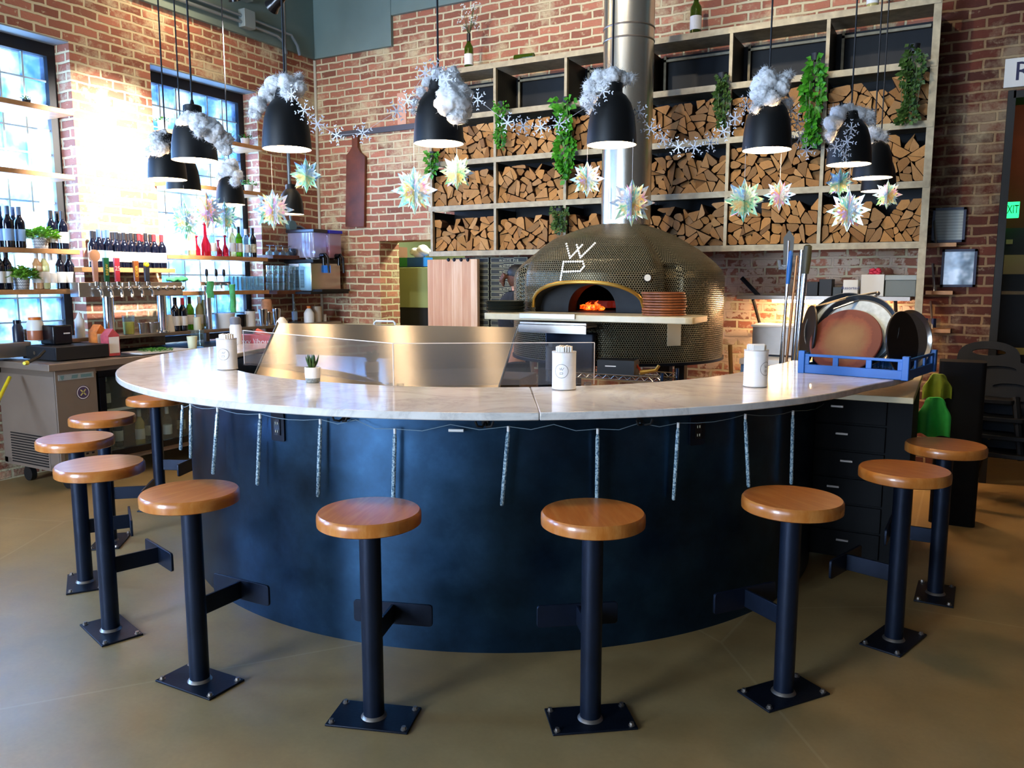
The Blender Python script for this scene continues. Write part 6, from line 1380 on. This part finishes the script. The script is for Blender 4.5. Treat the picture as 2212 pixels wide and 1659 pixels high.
# ================================================================ RIGHT SIDE
x0, x1 = PY(1592, 640, 6.62).x, -.30
ws = thing('wall_steel_shelf', 'steel shelf under the rack on the right with boxes on it', 'shelf', ((x0+x1)/2, 6.82, 1.38)); ZR = PY(1800, 640, 6.62).z
B().box(((x0+x1)/2, 6.83, ZR-.015), (x1-x0, .44, .03)).build('shelf_plate', M['steel_dull'], ws, smooth=0)
for xx in (x0+.12, x1-.1):
    b = B(); b.tube([(xx, 6.66, ZR-.03), (xx, 7.03, ZR-.30)], .014, 6); b.build('brace', M['blk_metal'], ws)
b = B(); b.tube([PY(1602, 600, 6.95), PY(1640, 640, 6.95)], .02, 6); b.build('upper_brace', M['blk_metal'], ws)
tl_ = B().box(((x0+x1)/2, 6.80, ZR-.045), (x1-x0-.5, .06, .025)).build('under_shelf_lamp', mat('strip_lamp', '#fff0d0', .4, emis='#ffcf9a', es=STRIP), ws, smooth=0)
def bx_item(name, label, cat, px0, px1, h, yy, z, d, m_, extra=None):
    a, c = ONY(px0, z, yy-d/2), ONY(px1, z, yy-d/2); w = c.x-a.x; p = Vector(((a.x+c.x)/2, yy, z)); o = thing(name, label, cat, p); B().box(p+Vector((0, 0, h/2)), (w, d, h)).build('body', m_, o, smooth=0, bevel=.004)
    if extra: extra(p, w, h, d, o)
    return o
bx_item('black_tub', 'black tub on the right steel shelf, left of the other black one', 'tub', 1742, 1766, .11, 6.74, ZR+.001, .16, M['blk'])
bx_item('black_tub', 'rounder black tub next to the white script box', 'tub', 1768, 1796, .13, 6.74, ZR+.001, .16, M['blk'])
bx_item('dark_tray', 'low dark tray between the black tubs and the white box', 'tray', 1798, 1818, .07, 6.74, ZR+.001, .16, mat('dark_slate', '#2b302c', .5))
def bl(p, w, h, d, o): text('box_lettering', 'Assorted', .035, facing(p+Vector((0, -d/2-.005, h*.5)), (1, 0, 0), (0, 0, 1)), mat('script_blue', '#3a4a8a', .6), o)
bx_item('white_box', 'white box with blue script on the right steel shelf', 'box', 1820, 1852, .125, 6.74, ZR+.001, .16, M['white_paper'], bl)
bx_item('white_box', 'taller white box behind the red bow and tongs on the steel shelf', 'box', 1858, 1908, .165, 6.78, ZR+.001, .16, M['white_paper'])
def lidded(p, w, h, d, o): B().box(p+Vector((0, 0, h+.02)), (w+.01, d+.01, .04)).build('pale_lid', mat('pale_grey_lid', '#9aa09a', .5), o, bevel=.006)
bx_item('grey_container', 'ribbed grey container with a pale lid at the right of the steel shelf', 'container', 1911, 1977, .12, 6.78, ZR+.001, .2, mat('ribbed_grey', '#6b7068', .5), lidded)
q = ONY(1890, ZR+.17, 6.74); o = thing('red_bow', 'crimson bow on the taller white box', 'bow', q); b = B()
for k in range(9): a = 2*pi*k/9; b.ball(q+Vector((cos(a)*.026, sin(a)*.01, .018+.014*sin(a*2))), .017, 8, 6, (1.2, .8, .8))
b.build('ribbon_loops', mat('bow_red', '#d02a4a', .5), o)
# prep station under the lit brick
q0, q1 = PY(1626, 705, 6.45), PY(1740, 705, 6.45); zt = q0.z
st = thing('lidded_steel_unit', 'dark stainless unit with a bright top edge against the lit brick', 'kitchen unit', ((q0.x+q1.x)/2, 6.6, .0))
B().box(((q0.x+q1.x)/2, 6.6, zt-.11), (q1.x-q0.x, .30, .22)).build('hood_front', M['steel_dull'], st, smooth=0, bevel=.004); B().box(((q0.x+q1.x)/2, 6.6, zt+.006), (q1.x-q0.x+.02, .32, .016)).build('top_edge', M['white'], st, smooth=0)
B().box(((q0.x+q1.x)/2, 6.6, (zt-.22)/2), (q1.x-q0.x-.1, .26, zt-.22)).build('cabinet_base', M['blk_metal'], st, smooth=0)
a_, c_ = PY(1597, 780, 6.15), PY(1712, 780, 6.15)
ct = thing('work_table', 'white-topped work table with a blue front under the poles', 'table', ((a_.x+c_.x)/2, 6.3, 0)); zt2 = PY(1650, 777, 6.15).z
B().box(((a_.x+c_.x)/2, 6.30, zt2-.02), (c_.x-a_.x, .30, .04)).build('table_top', M['white'], ct, smooth=0); B().box(((a_.x+c_.x)/2, 6.30, zt2-.10), (c_.x-a_.x-.02, .28, .11)).build('blue_apron', mat('apron_blue', '#6d9ad0', .5), ct, smooth=0)
for sx_ in (a_.x+.04, c_.x-.04): B().box((sx_, 6.3, (zt2-.15)/2), (.04, .24, zt2-.15)).build('leg', M['steel_dull'], ct, smooth=0)
# peels and poles
def pole(p_top, p_bot, r, m_, name, label, cat, grip=None, gl=.12, gm=None, head=None):
    a, c = PY(*p_top, 5.60), PY(*p_bot, 5.60); d = (c-a).normalized(); foot = a+d*((a.z-.01)/-d.z); o = thing(name, label, cat, foot); B().cyl(a, foot, r, seg=12).build('shaft', m_, o)
    if gm: B().tube([a-d*.02, a-d*.01, a+d*gl*.5, a+d*gl], [r*.8, r*1.7, r*1.9, r*1.5], 12).build('grip', gm, o)
    return o, a, d
pole((1708, 548), (1684, 800), .009, M['chrome'], 'oven_brush', 'slim pole with a bright blue grip leaning by the right end of the bar', 'pole', gm=M['blue_plastic'], gl=.2)
pole((1733, 540), (1712, 800), .016, M['chrome'], 'pizza_peel', 'thick steel pole just left of the black-gripped one', 'pole')
pole((1745, 535), (1718, 800), .015, M['chrome'], 'pizza_peel', 'steel pole with a dark olive grip leaning by the blue rack', 'pole', gm=mat('grip_olive', '#3b3a26', .5), gl=.17)
pole((1722, 552), (1697, 800), .009, mat('copper_pole', '#a8744a', .35, .8), 'poker', 'thin copper-toned poker among the steel poles', 'poker')
o, a, d = pole((1704, 520), (1690, 800), .009, M['steel_dull'], 'oven_shovel', 'flat grey blade peel rising highest among the poles', 'shovel')
B().prism([(-.028, .0), (.028, .0), (.034, .18), (.0, .23), (-.034, .18)], -.003, .003, Matrix.Translation(a+d*.16) @ facing((0, 0, 0), (1, 0, 0), -d)).build('blade', mat('blade_grey', '#55554f', .6, .3), o, smooth=0)
q = PY(1690, 575, 6.95); o = thing('wall_hook', 'white curved hook on the brick behind the poles', 'hook', q); b = B(); b.tube([PY(1683, 562, 6.98), PY(1685, 576, 6.98), PY(1694, 580, 6.98), PY(1702, 576, 6.98), PY(1704, 566, 6.98)], .014, 8); b.build('hook', M['white'], o); B().box(PY(1694, 577, 7.02), (.08, .06, .04)).build('hook_base', M['white'], o, smooth=0)
q = PY(1577, 760, 6.3); tag(B().tube([PY(1577, 745, 6.35), PY(1580, 830, 6.35), PY(1580, 830, 6.35)+Vector((.0, 0, -.9))], .016, 10).build('wooden_stick', mat('pale_stick', '#c9985c', .6), smooth=40), 'pale wooden stick standing beside the oven on the right', 'stick')
# wire shelf with box behind the bar
wz = .92; q0, q1 = PY(1290, 815, 4.7), PY(1430, 815, 4.7)
wsf = thing('wire_shelf', 'chrome wire shelf below the oven holding a dark carton', 'wire shelf', ((q0.x+q1.x)/2, 4.85, 0)); wz = PY(1360, 822, 4.7).z; b = B()
for yy in (4.70, 5.0):
    for dz in (0, .03): b.tube([(q0.x-.3, yy, wz+dz), (q1.x, yy, wz+dz)], .004, 6)
    n_ = 26; b.tube([(q0.x-.3+(q1.x-q0.x+.3)*k/n_, yy, wz+(.028 if k % 2 else .002)) for k in range(n_+1)], .0028, 5)
for k in range(30): xx = q0.x-.3+(q1.x-q0.x+.3)*k/29; b.tube([(xx, 4.70, wz), (xx, 5.0, wz)], .0022, 4)
b.build('wire_deck', M['chrome'], wsf)
for xx in (q0.x-.3, q1.x):
    for yy in (4.70, 5.0): B().cyl((xx, yy, 0), (xx, yy, wz+.06), .012, seg=10).build('post', M['chrome'], wsf)
a_ = ONY(1335, wz+.006, 4.84); o = thing('dark_carton', 'black carton with white print on the wire shelf below the oven', 'carton', a_); B().box(a_+Vector((0, 0, .055)), (.24, .16, .108), .15).build('carton', M['blk'], o, smooth=0); b = B()
for k in range(3): b.box(a_+Vector((-.06+.02*k, -.083, .035+.018*k)), (.07, .002, .007), .15)
b.build('print', M['label_white'], o, smooth=0)
a_ = ONY(1400, wz+.006, 4.86); o = thing('brass_tool', 'curved brass tool lying on the wire shelf beside the carton', 'tool', a_); B().tube([a_+Vector((-.05, 0, .03)), a_+Vector((0, 0, .04)), a_+Vector((.05, 0, .05)), a_+Vector((.07, 0, .08))], [.018, .013, .012, .010], 8).build('brass_body', M['gold'], o); B().tube([a_+Vector((-.10, .02, .09)), a_+Vector((-.05, 0, .04))], [.008, .008], 8).build('red_grip', mat('grip_red', '#c9401e', .5), o)
# drawer cabinet at the right end of the bar
FRp = PZ(1974, 860, .985)
dc = thing('drawer_cabinet', 'black drawer cabinet with a pale stone top at the right end of the bar', 'cabinet', (FRp.x-.28, FRp.y+.3, 0))
B().box((FRp.x-.30, FRp.y+.58, .970), (.60, 1.16, .03)).build('stone_top', stone, dc, smooth=0, bevel=.003); B().box((FRp.x-.30, FRp.y+.72, .505), (.58, .86, .90)).build('carcass', M['void_black'], dc, smooth=0)
for k in range(6):
    z = .86-.145*k; g = B().box((FRp.x-.36, FRp.y+.284, z), (.46, .014, .135)).build('drawer', M['void_black'], dc, smooth=0, bevel=.003); B().box((FRp.x-.34+.03*((k*7) % 3-1), FRp.y+.27, z+.02), (.06, .014, .010)).build('pull', M['steel_dull'], g, smooth=0)
for sx_ in (-.57, -.15):
    for sy_ in (.33, .70): B().cyl((FRp.x+sx_, FRp.y+sy_, 0), (FRp.x+sx_, FRp.y+sy_, .056), .02, seg=10).build('foot', M['blk'], dc)
# green cloths hung at the cabinet side
gc = mat('bright_green_cloth', '#35c052', .85, var=.15, vscale=12); ol = mat('olive_cloth', '#8a9a2c', .85, var=.15, vscale=12)
def hang_cloth(px0, py0, px1, py1, yy, label, m_, seed):
    a, c = PY(px0, py0, yy), PY(px1, py1, yy); w = abs(c.x-a.x); h = a.z-c.z; b = B(); nx, nz = 16, 14; rs = random.Random(seed); vs = {}
    for s_ in (0, 1):
        for i in range(nx+1):
            for j in range(nz+1):
                u, v = i/nx, j/nz; wd = .62+.38*sst(v*2.2); x = (a.x+c.x)/2+(u-.5)*w*wd; y = yy+.03*sin(u*11+seed)*(.3+v)+(.03*s_)-.10*(1-v)*(1-(2*u-1)**2)*.4; z = a.z-h*v-.035*(2*u-1)**4*(1-v)+.01*sin(u*9)*v
                vs[s_, i, j] = b._v((x, y, z))
    for i in range(nx):
        for j in range(nz):
            b._f([vs[0, i, j], vs[0, i+1, j], vs[0, i+1, j+1], vs[0, i, j+1]]); b._f([vs[1, i, j], vs[1, i, j+1], vs[1, i+1, j+1], vs[1, i+1, j]])
    for i in range(nx): b._f([vs[0, i, 0], vs[1, i, 0], vs[1, i+1, 0], vs[0, i+1, 0]]); b._f([vs[0, i, nz], vs[0, i+1, nz], vs[1, i+1, nz], vs[1, i, nz]])
    for j in range(nz): b._f([vs[0, 0, j], vs[0, 0, j+1], vs[1, 0, j+1], vs[1, 0, j]]); b._f([vs[0, nx, j], vs[1, nx, j], vs[1, nx, j+1], vs[0, nx, j+1]])
    tag(b.build('green_cloth', m_, smooth=60, loc=(a+c)/2), label, 'cloth')
hang_cloth(1984, 855, 2052, 945, 5.45, 'bright green cloth hanging behind the rearmost right stool', gc, 1)
hang_cloth(1995, 805, 2055, 865, 5.62, 'olive yellow cloth hanging above the bright green one', ol, 4)
hr = thing('towel_hamper', 'black hamper on the right that the green cloths hang over', 'hamper', (.06, 5.78, 0)); B().rbox((.06, 5.76, .52), (.26, .20, 1.04), .03).build('bin', M['void_black'], hr)
# stacked black high chairs
hcm = mat('black_moulded_plastic', '#0a0b0c', .55, spec=.3)
HX0 = Vector((.36, 6.42, 0))
def high_chair(label):
    o = thing('high_chair', label, 'high chair', (0, 0, 0), 'stacked black high chairs', rz=1e-9); b = B()
    W0, n = .20, 12; rows = []
    for k in range(n+1):
        a = pi*k/n; rows.append((-W0*cos(a), .16*sin(a)**.6+.62))
    prof = [(-W0-.03, .36)]+rows+[(W0+.03, .36)]
    slot = [(.11*cos(2*pi*k/20), .70+.022*sin(2*pi*k/20)) for k in range(20)]
    mm_ = Matrix(((1, 0, 0, 0), (0, 0, -1, 0), (0, 1, 0, 0), (0, 0, 0, 1))) 
    N = 40; ctr = Vector((0, .70)); out = []
    for k in range(N):
        a = 2*pi*k/N; dv = Vector((cos(a), sin(a))); best = None
        for p, q in zip(prof, prof[1:]+prof[:1]):
            p, q = Vector(p), Vector(q); e = q-p; den = dv.x*e.y-dv.y*e.x
            if abs(den) < 1e-9: continue
            t_ = ((p.x-ctr.x)*e.y-(p.y-ctr.y)*e.x)/den; s_ = ((p.x-ctr.x)*dv.y-(p.y-ctr.y)*dv.x)/den
            if t_ > 0 and -1e-6 <= s_ <= 1+1e-6 and (best is None or t_ < best): best = t_
        out.append(ctr+dv*best)
    inn = [ctr+Vector((.105*cos(2*pi*k/N), .024*sin(2*pi*k/N))) for k in range(N)]
    tilt = Matrix.Rotation(-.22, 4, 'X')
    def Q(p, y): return tilt @ Vector((p.x, y, p.y))
    for k in range(N):
        k2 = (k+1) % N; f, g = -.012, .012
        b.quad(Q(out[k], f), Q(out[k2], f), Q(inn[k2], f), Q(inn[k], f)); b.quad(Q(out[k], g), Q(inn[k], g), Q(inn[k2], g), Q(out[k2], g)); b.quad(Q(out[k], f), Q(out[k], g), Q(out[k2], g), Q(out[k2], f)); b.quad(Q(inn[k], f), Q(inn[k2], f), Q(inn[k2], g), Q(inn[k], g))
    bmesh.ops.remove_doubles(b.bm, verts=b.bm.verts, dist=1e-5); b.build('backrest', hcm, o, smooth=30)
    B().rbox((0, -.03, .37), (.40, .26, .03), .04).build('seat', hcm, o, bevel=.004)
    for s in (-1, 1):
        for d in (-1, 1): B().tube([(s*.20, d*.08-.02, .40), (s*.235, d*.17-.02, .2), (s*.27, d*.24-.02, .0)], [.026, .024, .022], 8).build('leg', hcm, o)
        for zz in (.45, .60): b = B(); b.ball(Q(Vector((s*.17, zz)), -.014), .010, 8, 6); b.build('rivet', M['galv'], o)
    return o
hc0 = None
for k in range(4):
    lb = 'black plastic high chair, %s of the nested stack on the right' % ('lowest', 'second from the bottom', 'third from the bottom', 'topmost')[k]
    loc = Vector((.42-.07*k, 6.35+.06*k, .115*k))
    if hc0 is None: hc0 = high_chair(lb); hc0.location = loc; hc0.rotation_euler = (0, 0, -.12)
    else: dup(hc0, loc, -.12, lb)
# small wooden shelves, frames, signs on the right wall
for k, (pa_, pb_, lb) in enumerate((((2003, 530), (2066, 529), 'topmost of three small wooden wall shelves right of the rack'), ((2000, 632), (2058, 631), 'middle of three small wooden wall shelves right of the rack'), ((1996, 713), (2053, 714), 'lowest of three small wooden wall shelves right of the rack'))):
    a_, c_ = PY(*pa_, 6.95), PY(*pb_, 6.95); o = thing('small_wall_shelf', lb, 'shelf', ((a_.x+c_.x)/2, 6.97, a_.z)); B().box(((a_.x+c_.x)/2, 6.97, a_.z), (c_.x-a_.x, .17, .028)).build('board', M['shelf_wood'], o, smooth=0)
    B().tube([(a_.x+.06, 6.92, a_.z-.01), (a_.x+.03, 7.05, a_.z+.22)], .008, 6).build('brace', M['steel_dull'], o)
def frame(px0, py0, px1, py1, label, face, name='picture_frame', cat='picture frame'):
    a_, c_ = PY(px0, py0, 7.04), PY(px1, py1, 7.04); ctr = (a_+c_)/2; w, h = c_.x-a_.x, a_.z-c_.z; o = thing(name, label, cat, ctr); b = B(); f = .018
    for sx_ in (-1, 1): b.box(ctr+Vector((sx_*(w/2-f/2), 0, 0)), (f, .03, h))
    for sz_ in (-1, 1): b.box(ctr+Vector((0, 0, sz_*(h/2-f/2))), (w, .03, f))
    b.build('frame', mat('frame_navy', '#1b2140', .4), o, smooth=0); B().box(ctr+Vector((0, .004, 0)), (w-2*f, .012, h-2*f)).build('sheet', face, o, smooth=0); return o, ctr, w, h
fm_, t, bs = newmat('permit_sheet'); tc = t.add('ShaderNodeTexCoord').outputs['Object']; sp = t.add('ShaderNodeSeparateXYZ', ins={0: tc}); t.link(t.mix(t.math('GREATER_THAN', t.math('FRACT', t.math('MULTIPLY', sp.outputs[2], 45.)), .78), lin('#a9aea8'), lin('#878c88')), bs.inputs['Base Color'])
frame(2016, 450, 2083, 523, 'framed grey permit sheet above the blue-framed picture', fm_)
sc_, t, bs = newmat('glossy_print'); tc = t.add('ShaderNodeTexCoord').outputs['Object']; n = t.noise(tc, 9, 2); c = t.ramp(n, [(.35, '#56616a'), (.5, '#9fb4c4'), (.62, '#e8f2fa')]); t.link(c, bs.inputs['Base Color']); bs.inputs['Roughness'].default_value = .06; bs.inputs['Coat Weight'].default_value = 1.
frame(2036, 539, 2106, 620, 'glossy pale picture in a dark blue frame right of the rack', sc_)
q = PY(2010, 690, 6.96); b = B()
for k in range(4): 
    p = ONY(1998+9*k, PY(2010, 712, 6.95).z+.015, 6.96); o = tag(B().lathe([(0, 0), (.018, 0), (.018, .07), (0, .072)], p, 14).build('small_glass_jar', M['glass'] if k % 2 else mat('navy_jar', '#1c2a5a', .3), smooth=40, loc=p), 'small jar on the lowest wooden wall shelf, %s from the left' % ordn(k), 'jar', 'jars on the lowest small shelf')
a_, c_ = PY(2172, 128, 7.04), PY(2172, 190, 7.04); w = .62; ctr = Vector((a_.x+w/2, 7.045, (a_.z+c_.z)/2)); h = a_.z-c_.z
o = thing('wall_sign', 'white sign with dark letter R at the top right above the opening', 'sign', ctr); B().box(ctr, (w, .02, h)).build('sign_board', M['white_paper'], o, smooth=0, bevel=.003)
text('lettering', 'R', h*.92, facing(ctr+Vector((-w/2+.115, -.0125, 0)), (1, 0, 0), (0, 0, 1)), mat('sign_navy', '#1e1c46', .5), o)
b = B(); f_ = .006
q = PY(2181, 453, 8.1); eg = mat('exit_green', '#0f8a3c', .5, emis='#22e06a', es=2.2)
o = thing('exit_sign', 'small green lit exit sign above the black door on the far right', 'sign', q); w = PY(2202, 453, 8.1).x-PY(2166, 453, 8.1).x
B().box(q+Vector((.01, .05, 0)), (w, .08, .13)).build('sign_box', eg, o, smooth=0)
text('lettering', 'EXIT', .10, facing(q+Vector((.01, .008, 0)), (1, 0, 0), (0, 0, 1)), mat('exit_letter', '#04220f', .5), o, sx=.55)
# ================================================================ LIGHT
def area_light(name, loc, size, energy, col, direction, shape='RECTANGLE', spread=pi):
    l = bpy.data.lights.new(name, 'AREA'); l.shape = shape; l.size = size[0]; l.size_y = size[1]; l.energy = energy; l.color = col; l.spread = spread
    o = bpy.data.objects.new(name, l); COL.objects.link(o); o.location = loc; o.rotation_euler = Vector(direction).to_track_quat('-Z', 'Y').to_euler(); return o
SKY = (.78, .89, 1.0)
for i, (a, e) in enumerate(WIN): area_light('daylight', (XL-.62, (a+e)/2, 2.2), (2.5, 1.3), (DAY_B, DAY_A, DAY_A, DAY_A)[i], SKY, (1, 0, 0))
for i, (a, e) in enumerate([(-5.6, -3.0), (-2.5, .1)]): area_light('street_daylight', ((a+e)/2, -5.75, 2.0), (2.6, 3.0), DAY_F[i], (.93, .96, 1.0), (0, 1, 0))
l = bpy.data.lights.new('track_spot_beam', 'SPOT'); l.energy = SPOT_E; l.spot_size = radians(50); l.spot_blend = .9; l.color = (1, .93, .84); l.shadow_soft_size = .05
o = bpy.data.objects.new('track_spot_beam', l); COL.objects.link(o); o.location = SPOT[0]+SPOT[1]*.07; o.rotation_euler = SPOT[1].to_track_quat('-Z', 'Y').to_euler()
area_light('kitchen_tube', (-4.9, 8.3, 2.7), (1.2, .3), 60, (.93, 1., .72), (0, 0, -1))
# added unseen spots throwing warm fill light on the rack and oven
for k, (x, y) in enumerate(((-3.4, 3.6), (-1.9, 4.0), (-.9, 4.9))):
    l = bpy.data.lights.new('rack_fill_spot', 'SPOT'); l.energy = RACK_FILL[k]; l.spot_size = radians(75); l.spot_blend = .8; l.color = (1, .88, .72); l.shadow_soft_size = .06
    o = bpy.data.objects.new('rack_fill_spot', l); COL.objects.link(o); o.location = (x, y-1.2, 5.2); o.rotation_euler = (Vector((x+.1, 6.8, 2.3))-o.location).to_track_quat('-Z', 'Y').to_euler()

for (px, py), en, sz in (((690, 705), 7, (.13, .35)), ((868, 775), 7, (.15, .4)), ((1066, 780), 3, (.15, .4))):  # added unseen lights, placed so the lid mirrors them as streaks
    d = _ray(px, py); t_ = (TLc-EYE).dot(nrm)/d.dot(nrm); q = EYE+d*t_; r = d-nrm*2*d.dot(nrm); c = q+r*((4.3-q.z)/r.z)
    area_light('lid_streak_light', c, sz, en, (1, .74, .46), (0, 0, -1))
area_light('corridor_lamp', (.9, 7.8, 3.3), (.4, .4), 5, (1, .62, .36), (0, 0, -1))
w = bpy.data.worlds.new('sky_world'); bpy.context.scene.world = w; w.use_nodes = True
bg = w.node_tree.nodes['Background']; bg.inputs[0].default_value = (.55, .72, 1, 1); bg.inputs[1].default_value = 1.2
# ================================================================ CAMERA AND VIEW
cam = bpy.data.cameras.new('camera'); co = bpy.data.objects.new('camera', cam); COL.objects.link(co)
co.location = EYE; co.rotation_euler = (pi/2-PIT, 0, YAW); cam.sensor_width = 36; cam.sensor_fit = 'HORIZONTAL'; cam.lens = 36*F/2212; cam.clip_start = .05; cam.clip_end = 100
sc = bpy.context.scene; sc.camera = co
sc.view_settings.view_transform = 'Standard'; sc.view_settings.look = 'None'; sc.view_settings.gamma = 1; sc.view_settings.exposure = EXPO; sc.view_settings.use_curve_mapping = False
cy = sc.cycles; cy.max_bounces = 7; cy.diffuse_bounces = 3; cy.glossy_bounces = 3; cy.transmission_bounces = 5; cy.transparent_max_bounces = 12
cy.sample_clamp_indirect = 6; cy.caustics_reflective = False; cy.caustics_refractive = False; cy.use_denoising = True; cy.use_light_tree = True; cy.adaptive_threshold = .03
for o in list(bpy.data.objects):
    if o.type == 'EMPTY' and o.rotation_euler.z and abs(o.rotation_euler.z) < 1e-6: o.rotation_euler.z = 0
